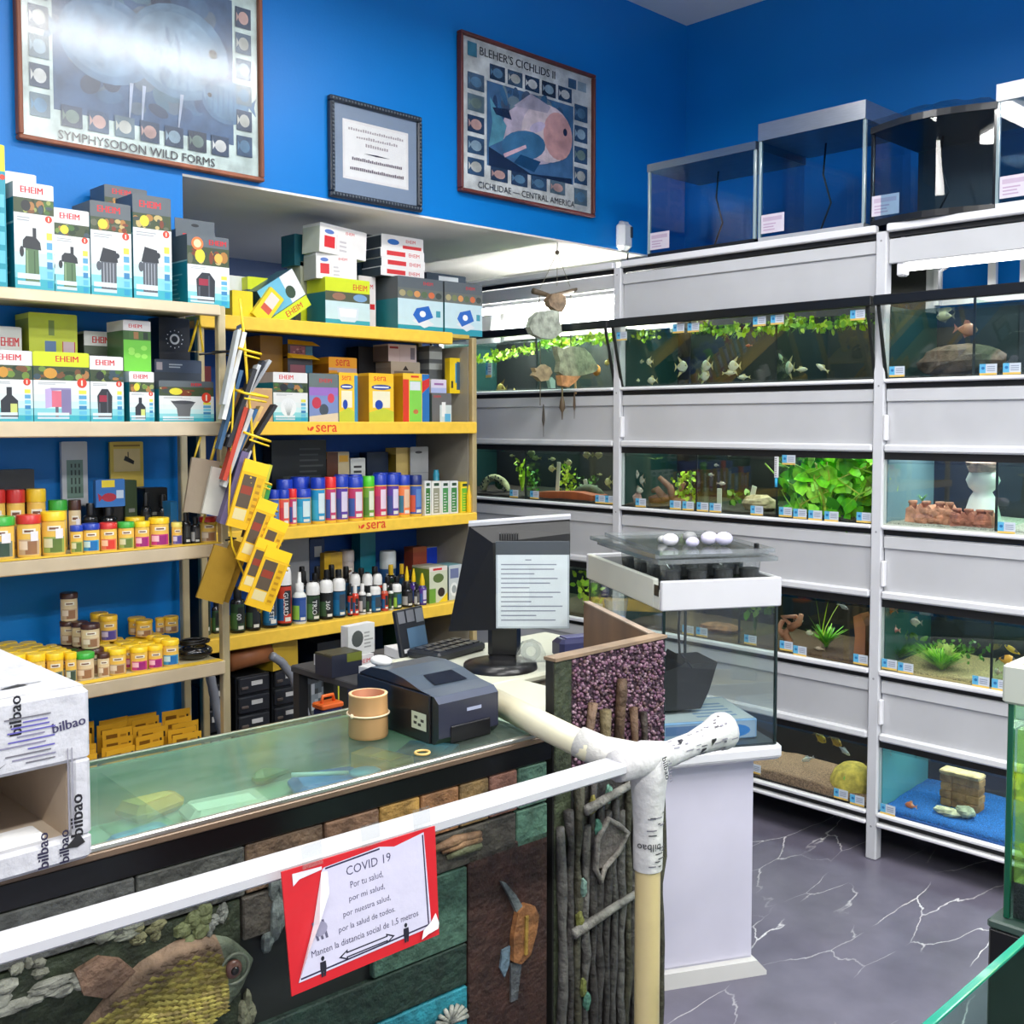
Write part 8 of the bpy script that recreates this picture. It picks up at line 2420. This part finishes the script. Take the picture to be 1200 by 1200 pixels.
mb = MB().prism([nl(c0), nl(c1), nl(c2), nl(c3)][::-1], 0.0, 0.0015, (206, 36, 46))
mb.build('red_backing', CARD, t)
mb = MB()
A0, A1, A2 = Vector(nl(c0)), Vector(nl(c3)) - Vector(nl(c0)), Vector(nl(c1)) - Vector(nl(c0))
W_, H_ = A1.length, A2.length
F = Face(mb, (0, -0.0004, 0), (A1.x / W_, 0, A1.y / W_), (A2.x / H_, 0, A2.y / H_))
w, h = W_, H_
F.poly([(w * 0.045, h * 0.085), (w * 0.16, h * 0.50), (w * 0.235, h * 0.9), (w * 0.25, h * 0.93), (w * 0.62, h * 0.95), (w * 0.72, h * 0.91), (w * 0.935, h * 0.95), (w * 0.945, h * 0.1)], (206, 202, 222))
F.poly([(w * 0.06, h * 0.96), (w * 0.06, h * 0.86), (w * 0.1, h * 0.9), (w * 0.24, h * 0.92), (w * 0.24, h * 0.945)], (222, 218, 232))
for a, b in (((0.06, 0.1), (0.93, 0.12)), ((0.93, 0.12), (0.93, 0.93)), ((0.26, 0.91), (0.62, 0.925))):
    d = Vector((b[0] - a[0], b[1] - a[1])).normalized()
    e = Vector((-d.y, d.x)) * 0.004
    F.poly([(w * a[0], h * a[1]), (w * b[0], h * b[1]), (w * b[0] + e.x * 0.6, h * b[1] + e.y * 0.6), (w * a[0] + e.x * 0.6, h * a[1] + e.y * 0.6)], (44, 40, 70))
TX = (60, 56, 90)
F.text('COVID 19', w * 0.54, h * 0.8, h * 0.075, TX, w * 0.3, 0.01, 'c')
for k, s in enumerate(('Por tu salud,', 'por mi salud,', 'por nuestra salud,', 'por la salud de todos.')):
    F.text(s, w * (0.52 - 0.005 * k), h * (0.68 - 0.112 * k), h * 0.064, TX, w * [0.22, 0.24, 0.32, 0.38][k], 0.0, 'c')
F.text('Manten la distancia social de 1,5 metros', w * 0.135, h * 0.235, h * 0.062, TX, w * 0.72, 0.0)
F.poly([(w * 0.3, h * 0.155), (w * 0.36, h * 0.20), (w * 0.36, h * 0.18), (w * 0.62, h * 0.18), (w * 0.62, h * 0.20), (w * 0.68, h * 0.155), (w * 0.62, h * 0.11), (w * 0.62, h * 0.13), (w * 0.36, h * 0.13), (w * 0.36, h * 0.11)], (30, 28, 50))
F.poly([(w * 0.32, h * 0.155), (w * 0.35, h * 0.18), (w * 0.35, h * 0.168), (w * 0.63, h * 0.168), (w * 0.63, h * 0.18), (w * 0.66, h * 0.155), (w * 0.63, h * 0.13), (w * 0.63, h * 0.142), (w * 0.35, h * 0.142), (w * 0.35, h * 0.13)], (206, 202, 222))
for u in (0.2, 0.76):
    F.ell(w * u, h * 0.205, w * 0.011, h * 0.02, (26, 24, 40), 10)
    F.poly([(w * (u - 0.018), h * 0.18), (w * (u + 0.018), h * 0.18), (w * (u + 0.02), h * 0.13), (w * (u + 0.012), h * 0.055), (w * (u + 0.002), h * 0.055), (w * u, h * 0.1), (w * (u - 0.004), h * 0.055), (w * (u - 0.014), h * 0.055), (w * (u - 0.02), h * 0.13)], (26, 24, 40))
for k in range(3):
    F.poly([(w * (0.15 + 0.03 * k), h * 0.52), (w * (0.165 + 0.03 * k), h * 0.52), (w * (0.19 + 0.028 * k), h * 0.36), (w * (0.175 + 0.028 * k), h * 0.36)], (96, 92, 116))
F.ell(w * 0.2, h * 0.45, w * 0.045, h * 0.06, (150, 146, 170), 14)
mb.build('paper_sheet', PAPER, t)
mb = MB()
u_, v_ = Vector((A1.x / W_, 0, A1.y / W_)), Vector((A2.x / H_, 0, A2.y / H_))
P3 = lambda a, b, d: tuple(u_ * (w * a) + v_ * (h * b) + Vector((0, -d, 0)))
mb.add([P3(0.235, 0.9, 0.001), P3(0.16, 0.5, 0.001), P3(0.045, 0.085, 0.001), P3(0.09, 0.28, 0.007), P3(0.175, 0.52, 0.01), P3(0.25, 0.74, 0.01), P3(0.265, 0.9, 0.004)], [(0, 1, 4, 5), (1, 2, 3, 4), (0, 5, 6)], (236, 236, 240))
mb.build('curled_corner', PAPER, t)
for a, b in ((0.12, 0.97), (0.5, 0.985), (0.86, 0.985)):
    mb = MB()
    F = Face(mb, P3(a, b, 0.002), tuple(u_), tuple(v_))
    F.rect(0, 0, 0.03, 0.03, (235, 235, 235))
    mb.build('clear_tape', CLEARP, t)
mb = MB()
F = Face(mb, P3(0.86, 0.03, 0.003), tuple(u_), tuple(v_))
F.poly([(0, 0), (0.012, 0.004), (0.03, 0.006), (0.032, 0.014), (0.027, 0.03), (0.018, 0.02), (0.004, 0.012)], (238, 238, 238))
mb.build('torn_patch', PAPER, t)

# ---------------------------------------------------------------- paper-wrapped box on the counter
YF = 1.315
bx1 = (0.542, 1.052)[0]
zT = (1.220)
t = thing('wrapped_box', 'white foam box wrapped in printed paper with an open window, on the counter end', 'box', (bx1, YF, 1.003))
BW, BD, BH = 0.42, 0.34, zT - 1.003
wx = bx1 - (0.518, 1.058)[0]
wz0, wz1 = (1.031) - 1.003 + 0.005, (1.129) - 1.003
mb = MB()
mb.box(-BW, 0, 0.0, 0.02, 0, wz0, (198, 198, 203), 0.005)
mb.box(-BW, 0, 0.0, 0.02, wz1, BH, (198, 198, 203), 0.005)
mb.box(-wx, 0, 0.0, 0.02, wz0 - 0.004, wz1 + 0.004, (198, 198, 203), 0.005)
mb.box(-BW, -BW + 0.06, 0.0, 0.02, wz0 - 0.004, wz1 + 0.004, (198, 198, 203), 0.005)
mb.box(-0.02, 0, 0.02, BD, 0.02, BH - 0.02, (198, 198, 203))
mb.box(-BW, -BW + 0.02, 0.02, BD, 0.02, BH - 0.02, (198, 198, 203))
mb.box(-BW, 0, 0.02, BD, BH - 0.02, BH, (198, 198, 201))
mb.box(-BW, 0, 0.02, BD, 0, 0.02, (198, 198, 203))
mb.box(-BW + 0.02, -0.02, BD - 0.02, BD, 0.02, BH - 0.02, (198, 198, 203))
mb.build('wrapped_shell', TP, t)
mb = MB()
mb.box(-BW + 0.021, -0.021, BD - 0.024, BD - 0.021, 0.021, BH - 0.021, (178, 160, 138))
mb.box(-0.024, -0.021, 0.02, BD - 0.024, 0.021, BH - 0.021, (190, 170, 148))
mb.box(-BW + 0.021, -0.024, 0.02, BD - 0.024, BH - 0.024, BH - 0.021, (186, 168, 146))
mb.box(-BW + 0.021, -0.024, 0.02, BD - 0.024, 0.021, 0.026, (206, 190, 170))
mb.build('cardboard_lining', CARD, t)
MB().box(-BW + 0.03, -0.05, 0.02, 0.06, 0.026, 0.04, (240, 240, 240), 0.004).build('foam_strip', PAPER, t)
mb = MB()
F = Face(mb, (-BW, -0.0004, 0), (1, 0, 0), (0, 0, 1))
rr = random.Random(17)
BKC = (38, 34, 56)
F.text('bilbao', BW - 0.012, wz0 + 0.0, 0.0155, (26, 24, 30), 0.085, 0.05, 'l', PI / 2)
F.text('bilbao', BW - 0.006, BH - 0.045, 0.012, (60, 56, 90), 0.05, 0.04, 'r', 0.1)
F.text('bilbao', BW - 0.083, BH - 0.042, 0.014, (26, 24, 30), 0.06, 0.05, 'l', PI / 2)
F.text('bilbao', BW - 0.17, 0.012, 0.015, (50, 46, 80), 0.07, 0.05, 'l', 0.02)
F.text('bilbao', BW - 0.055, 0.004, 0.013, (50, 46, 70), 0.06, 0.05, 'l', PI / 2)
F.text('bilbao', BW - 0.03, 0.004, 0.012, (40, 36, 60), 0.06, 0.05, 'l', PI / 2)
F.text('bilbao', BW - 0.2, BH - 0.03, 0.014, (26, 24, 30), 0.06, 0.05, 'l', PI / 2)
for v in range(11):
    vv = wz1 + 0.012 + v * (BH - wz1 - 0.03) / 11
    for u in (BW - 0.1 + rr.uniform(-0.012, 0.012), BW - 0.24):
        F.rect(u + (0.0 if v % 3 else 0.02), vv, u + rr.uniform(0.035, 0.06), vv + 0.0018, rr.choice([(130, 126, 150), (110, 108, 116), (96, 90, 170)]))
for u in (BW - 0.03, BW - 0.025):
    F.rect(u, wz0 + 0.01, u + 0.0014, wz1 + 0.02, (140, 138, 148))
F.poly([(BW - 0.035, wz0 - 0.012), (BW - 0.018, wz0 + 0.004), (BW - 0.01, wz0 - 0.01), (BW - 0.02, wz0 - 0.014)], (40, 38, 40))
F.poly([(BW - 0.14, wz1 + 0.004), (BW - 0.11, wz1 + 0.012), (BW - 0.1, wz1 + 0.018), (BW - 0.12, wz1 + 0.008)], (40, 38, 40))
G = Face(mb, (-BW, 0.0, BH + 0.0002), (1, 0, 0), (0, 1, 0))
for k in range(26):
    u, v = rr.uniform(0.02, BW - 0.07), rr.uniform(0.02, BD - 0.02)
    G.rect(u, v, u + rr.uniform(0.02, 0.05), v + 0.002, rr.choice([(120, 120, 128), (70, 70, 74), (150, 150, 160)]))
G.text('bilbao', 0.2, 0.1, 0.016, (40, 38, 44), 0.08, 0.04, 'l', 0.8)
G.poly([(BW - 0.09, 0.06), (BW - 0.06, 0.075), (BW - 0.05, 0.065), (BW - 0.07, 0.06)], (40, 40, 44))
mb.build('paper_lettering', CARD, t)

# ---------------------------------------------------------------- white cabinet with nano tank
t = thing('tank_cabinet', 'white laminated cabinet standing on the floor under the nano tank', 'cabinet', (2.25, 1.735, 0), R(-28))
MB().box(-0.015, 0.3, 0.045, 0.6, 0.03, 0.625, (214, 211, 228), 0.003).build('cabinet_body', WHITEP, t)
MB().box(-0.05, 0.355, -0.015, 0.66, 0.625, 0.668, (222, 222, 226), 0.008).build('cabinet_top', WHITEP, t)
MB().box(-0.045, 0.35, -0.018, -0.012, 0.636, 0.66, (228, 228, 232), 0.002).build('top_moulding', WHITEP, t)
mb = MB()
mb.prism([(-0.03, 0.0), (0.335, 0.0), (0.335, 0.012), (0.305, 0.045), (-0.02, 0.045), (-0.03, 0.012)], 0.022, 0.045, (222, 220, 216))
mb.box(-0.02, 0.32, 0.045, 0.62, 0, 0.03, (222, 220, 216))
mb.build('plinth', WHITEP, t)
MB().box(-0.012, 0.297, 0.041, 0.046, 0.05, 0.615, (214, 211, 228), 0.002).build('door', WHITEP, t)
t = thing('nano_aquarium', 'empty glass nano aquarium with white hood on the white cabinet', 'aquarium', (2.25, 1.735, 0.669), R(-30))
NW, ND, NH = 0.335, 0.62, 0.385
for nm, x0_, x1_, y0_, y1_ in (('front_pane', 0, NW, 0, 0.005), ('back_pane', 0, NW, ND - 0.005, ND), ('side_pane', 0, 0.005, 0.005, ND - 0.005), ('side_pane', NW - 0.005, NW, 0.005, ND - 0.005)):
    MB().box(x0_, x1_, y0_, y1_, 0, NH, (255, 255, 255)).build(nm, GLASS, t)
for x in (0.0, NW - 0.005):
    for y in (0.0, ND - 0.005):
        MB().box(x - 0.0015, x + 0.0065, y - 0.0015, y + 0.0065, 0, NH, (14, 36, 34), 0.001).build('corner_seal', SHINY, t)
MB().box(0, NW, 0, ND, 0, 0.006, (60, 70, 76)).build('base_pane', PLASTIC, t)
mb = MB()
hz0, hz1 = NH - 0.002, NH + 0.078
mb.box(-0.008, NW + 0.008, -0.008, 0.008, hz0, hz1, (214, 214, 217), 0.003)
mb.box(-0.008, NW + 0.008, ND - 0.008, ND + 0.008, hz0, hz1, (214, 214, 217), 0.003)
mb.box(NW - 0.008, NW + 0.008, 0.008, ND - 0.008, hz0, hz1, (214, 214, 217), 0.003)
mb.box(-0.008, 0.008, 0.05, ND - 0.008, hz0, hz1, (224, 226, 214), 0.003)
mb.box(-0.008, 0.008, 0.008, 0.05, hz0, hz0 + 0.05, (224, 226, 214), 0.003)
mb.build('hood', WHITEP, t)
MB().box(0.009, NW - 0.009, 0.009, ND - 0.009, hz1 - 0.03, hz1 - 0.012, (22, 22, 24)).build('hood_insert', PLASTIC, t)
MB().box(-0.009, -0.007, 0.012, 0.045, hz0 + 0.036, hz0 + 0.066, (20, 22, 24), 0.001).build('cable_notch', PLASTIC, t)
MB().tube([(0.1, 0.12, NH - 0.002), (0.1, 0.13, 0.3), (0.1, 0.12, 0.24), (0.13, 0.1, 0.2)], 0.0035, (16, 16, 18), 6).build('pump_cable', PLASTIC, t)


def nloc(x, y, z):
    c, s = math.cos(R(-30)), math.sin(R(-30))
    return (2.25 + x * c - y * s, 1.735 + x * s + y * c, 0.669 + z)


o = MB().prism([(-0.09, 0.0), (0.05, 0.0), (0.075, 0.05), (0.1, 0.13), (0.02, 0.13), (0.005, 0.145), (-0.005, 0.128), (-0.08, 0.105), (-0.105, 0.06)], -0.07, 0.07, (34, 34, 36)).build('black_bag', FABRIC)
o.location = nloc(0.12, 0.2, 0.075)
o.rotation_euler = (0, 0, R(-30))
tag(o, 'folded black bag standing inside the nano aquarium', 'bag')
t = thing('filter_box', 'blue and clear flat filter box lying inside the nano aquarium', 'box', nloc(0.165, 0.16, 0.0065), R(-32))
MB().box(-0.14, 0.14, -0.11, 0.13, 0, 0.055, (120, 160, 206), 0.003).build('box_body', CARD, t)
mb = MB()
F = Face(mb, (-0.14, -0.11, 0), (1, 0, 0), (0, 0, 1))
F.rect(0.005, 0.004, 0.275, 0.05, (150, 170, 200))
F.ell(0.21, 0.024, 0.05, 0.018, (40, 120, 200), 16)
F.rect(0.01, 0.02, 0.12, 0.045, (90, 120, 170))
G = Face(mb, (-0.14, -0.11, 0.055), (1, 0, 0), (0, 1, 0))
G.rect(0.005, 0.005, 0.275, 0.23, (196, 206, 214))
for k in range(5):
    G.rect(0.12, 0.04 + 0.03 * k, 0.24, 0.055 + 0.03 * k, (120, 150, 190))
mb.build('box_print', CARD, t)
# clear pots and trays stacked on the hood
zt_ = NH + 0.0785
gT2 = 'clear plastic pots on the nano aquarium'
pot0 = None
for i in range(4):
    for j in range(4):
        p = nloc(0.045 + j * 0.078, 0.06 + i * 0.1, zt_ - 0.012)
        lb = 'clear ribbed plastic pot on the nano hood, %s in the %s row' % (ORD[j], ['front', 'second', 'third', 'rear'][i])
        if pot0 is None:
            pot0 = thing('plastic_pot', lb, 'pot', p, R(-30), gT2)
            mb = MB().lathe([(0.026, 0.0), (0.031, 0.05), (0.035, 0.052)], 16, (200, 204, 204), close=False)
            mb.build('cup', CLEARP, pot0)
            MB().cyl(0, 0, 0.001, 0.03, 0.0265, (58, 60, 60), 14, 0.028).build('dark_filling', MATTE, pot0)
        else:
            dup(pot0, p, label=lb)
for i, (y0_, y1_, zz, a, rxx) in enumerate([(0.0, 0.5, 0.043, 0, 0), (0.02, 0.52, 0.056, 2, 0), (-0.01, 0.48, 0.069, -2, R(-1))]):
    t = thing('plastic_tray', 'clear shallow plastic tray over the pots, %s' % ['lowest', 'middle', 'topmost'][i], 'tray', nloc(-0.015, y0_, zt_ + zz), R(-30 + a), 'clear plastic trays on the nano aquarium')
    mb = MB()
    w_, d_ = 0.35 - 0.01 * i, y1_ - y0_
    mb.box(0, w_, 0, d_, 0, 0.0015, (210, 214, 214))
    for q in ((0, w_, 0, 0.002), (0, w_, d_ - 0.002, d_), (0, 0.002, 0, d_), (w_ - 0.002, w_, 0, d_)):
        mb.box(q[0], q[1], q[2], q[3], 0, 0.012, (225, 228, 228))
    for k in range(5):
        mb.box(0.04 + k * 0.065, 0.043 + k * 0.065, 0.0, 0.004, 0, 0.012, (240, 242, 242))
    mb.build('tray_body', CLEARP, t)
for i, (x, y, r_, c) in enumerate([(0.09, 0.17, 0.022, (240, 238, 248)), (0.205, 0.16, 0.024, (226, 222, 244)), (0.24, 0.14, 0.024, (222, 218, 246)), (0.18, 0.24, 0.02, (150, 152, 152)), (0.1, 0.25, 0.014, (190, 192, 190)), (0.14, 0.13, 0.018, (214, 210, 236))]):
    o = MB().ball((0, 0, r_), r_ * 1.15, r_, r_ * 0.8, c, 14, 10).build('white_pebble', PLASTIC)
    o.location = nloc(x, y, zt_ + 0.068)
    tag(o, ['white ball', 'lavender-white lump', 'second lavender-white lump', 'grey ball', 'tiny grey ball', 'small pale lump'][i] + ' lying on the clear trays of the nano tank', 'ball')
o = MB().box(-0.006, 0.006, -0.006, 0.006, 0, 0.022, (24, 24, 26), 0.002).build('black_clip', PLASTIC)
o.location = nloc(0.285, 0.03, zt_ + 0.068)
tag(o, 'small black clip on the tray edge of the nano tank', 'clip')
t = thing('clear_cup', 'clear tapered cup behind the relief screen by the cabinet', 'cup', (*(2.275, 1.919), 0.669 + 0.3))
MB().lathe([(0.022, 0), (0.034, 0.09)], 16, (214, 220, 224), close=False).build('cup_wall', CLEARP, t)
MB().lathe([(0.02, 0.003), (0.026, 0.04)], 14, (120, 150, 190)).build('blue_filling', MATTE, t)
o = MB().box(-0.05, 0.05, -0.05, 0.05, 0, 0.967, (200, 200, 206), 0.004).build('white_pedestal', WHITEP)
o.location = (t.location.x, t.location.y, 0)
tag(o, 'slim white pedestal under the clear tapered cup', 'pedestal')

# ---------------------------------------------------------------- algae tank and open glass tank near the viewer
t = thing('algae_aquarium', 'tall aquarium of green-yellow water with pale hood at the aisle end', 'aquarium', (1.643, 0.612, 0.8))
AW, AD, AH = 0.42, -0.6, 0.39
MB().box(0, 0.006, AD, 0, 0, AH - 0.03, (255, 255, 255)).build('side_pane', GLASSG, t)
MB().box(0.006, AW, -0.006, 0, 0, AH - 0.03, (255, 255, 255)).build('back_pane', GLASSG, t)
MB().box(AW - 0.006, AW, AD, -0.006, 0, AH - 0.03, (255, 255, 255)).build('side_pane', GLASSG, t)
MB().box(0.006, AW - 0.006, AD, AD + 0.006, 0, AH - 0.03, (255, 255, 255)).build('front_pane', GLASSG, t)
MB().box(-0.003, 0.005, -0.006, 0.003, 0, AH - 0.03, (18, 86, 62), 0.001).build('corner_seal', SHINY, t)
mb = MB()
mb.box(-0.01, 0.006, AD - 0.01, 0.01, AH - 0.06, AH, (200, 204, 190), 0.004)
mb.box(0.006, AW, -0.006, 0.01, AH - 0.06, AH, (200, 204, 190), 0.004)
mb.box(0.006, AW, AD - 0.01, AD + 0.006, AH - 0.06, AH, (200, 204, 190), 0.004)
mb.box(AW - 0.006, AW + 0.01, AD, 0, AH - 0.06, AH, (200, 204, 190), 0.004)
mb.build('hood_frame', WHITEP, t)
MB().box(0.008, AW - 0.008, AD + 0.008, -0.008, 0.056, AH - 0.1, (200, 220, 120)).build('water', WATERG, t)
MB().box(0.008, AW - 0.008, AD + 0.008, -0.008, 0.0, 0.055, (16, 16, 16)).build('dark_substrate', GRAVEL, t)
def algae_fill(mb, r):
    leaves(mb, (0, 0, 0.045), 420, 0.185, 0.25, 0.04, 0.05, [(250, 228, 40), (236, 214, 40), (250, 236, 100), (206, 206, 40)], r)
    blades(mb, (0, 0, 0), 90, 0.2, 0.2, [(200, 210, 60), (160, 190, 50)], r, 0.008)


plant('algae_plants', 'yellow-green algae mass glowing inside the aisle-end aquarium', (1.85, 0.33, 0.856), algae_fill)
area('tank_lamp_light', (1.85, 0.31, 1.17), 0.3, 0.4, 7, (1, 1, 0.85))
t = thing('tank_stand', 'black stand under the green-water aquarium', 'stand', (1.643, 0.612, 0))
MB().box(-0.018, AW + 0.018, AD - 0.018, 0.018, 0, 0.785, (18, 18, 20), 0.003).build('stand_body', PLASTIC, t)
MB().box(-0.02, AW + 0.02, AD - 0.02, 0.02, 0.785, 0.799, (66, 84, 78), 0.003).build('stand_top', PLASTIC, t)
t = thing('open_glass_tank', 'open rimless glass tank whose thick green edge crosses the near corner', 'aquarium', (1.0, 0.495, 0.5))
GE = (20, 110, 90)
for nm, q in (('back_pane', (0, 0.58, -0.01, 0.0)), ('front_pane', (0, 0.58, -0.42, -0.41)), ('side_pane', (0, 0.01, -0.41, -0.01)), ('side_pane', (0.57, 0.58, -0.41, -0.01))):
    MB().box(q[0], q[1], q[2], q[3], 0, 0.397, (255, 255, 255)).build(nm, GLASSG, t)
    MB().box(q[0], q[1], q[2], q[3], 0.397, 0.402, (36, 140, 118), 0.001).build('polished_edge', SHINY, t)
MB().box(0, 0.58, -0.42, 0, 0, 0.01, (150, 170, 166)).build('base_pane', PLASTIC, t)
o = MB().box(-0.01, 0.59, -0.43, 0.01, 0, 0.499, (30, 30, 32), 0.004).build('low_cabinet', PLASTIC)
o.location = (1.0, 0.495, 0)
tag(o, 'dark low cabinet under the open rimless glass tank', 'cabinet')
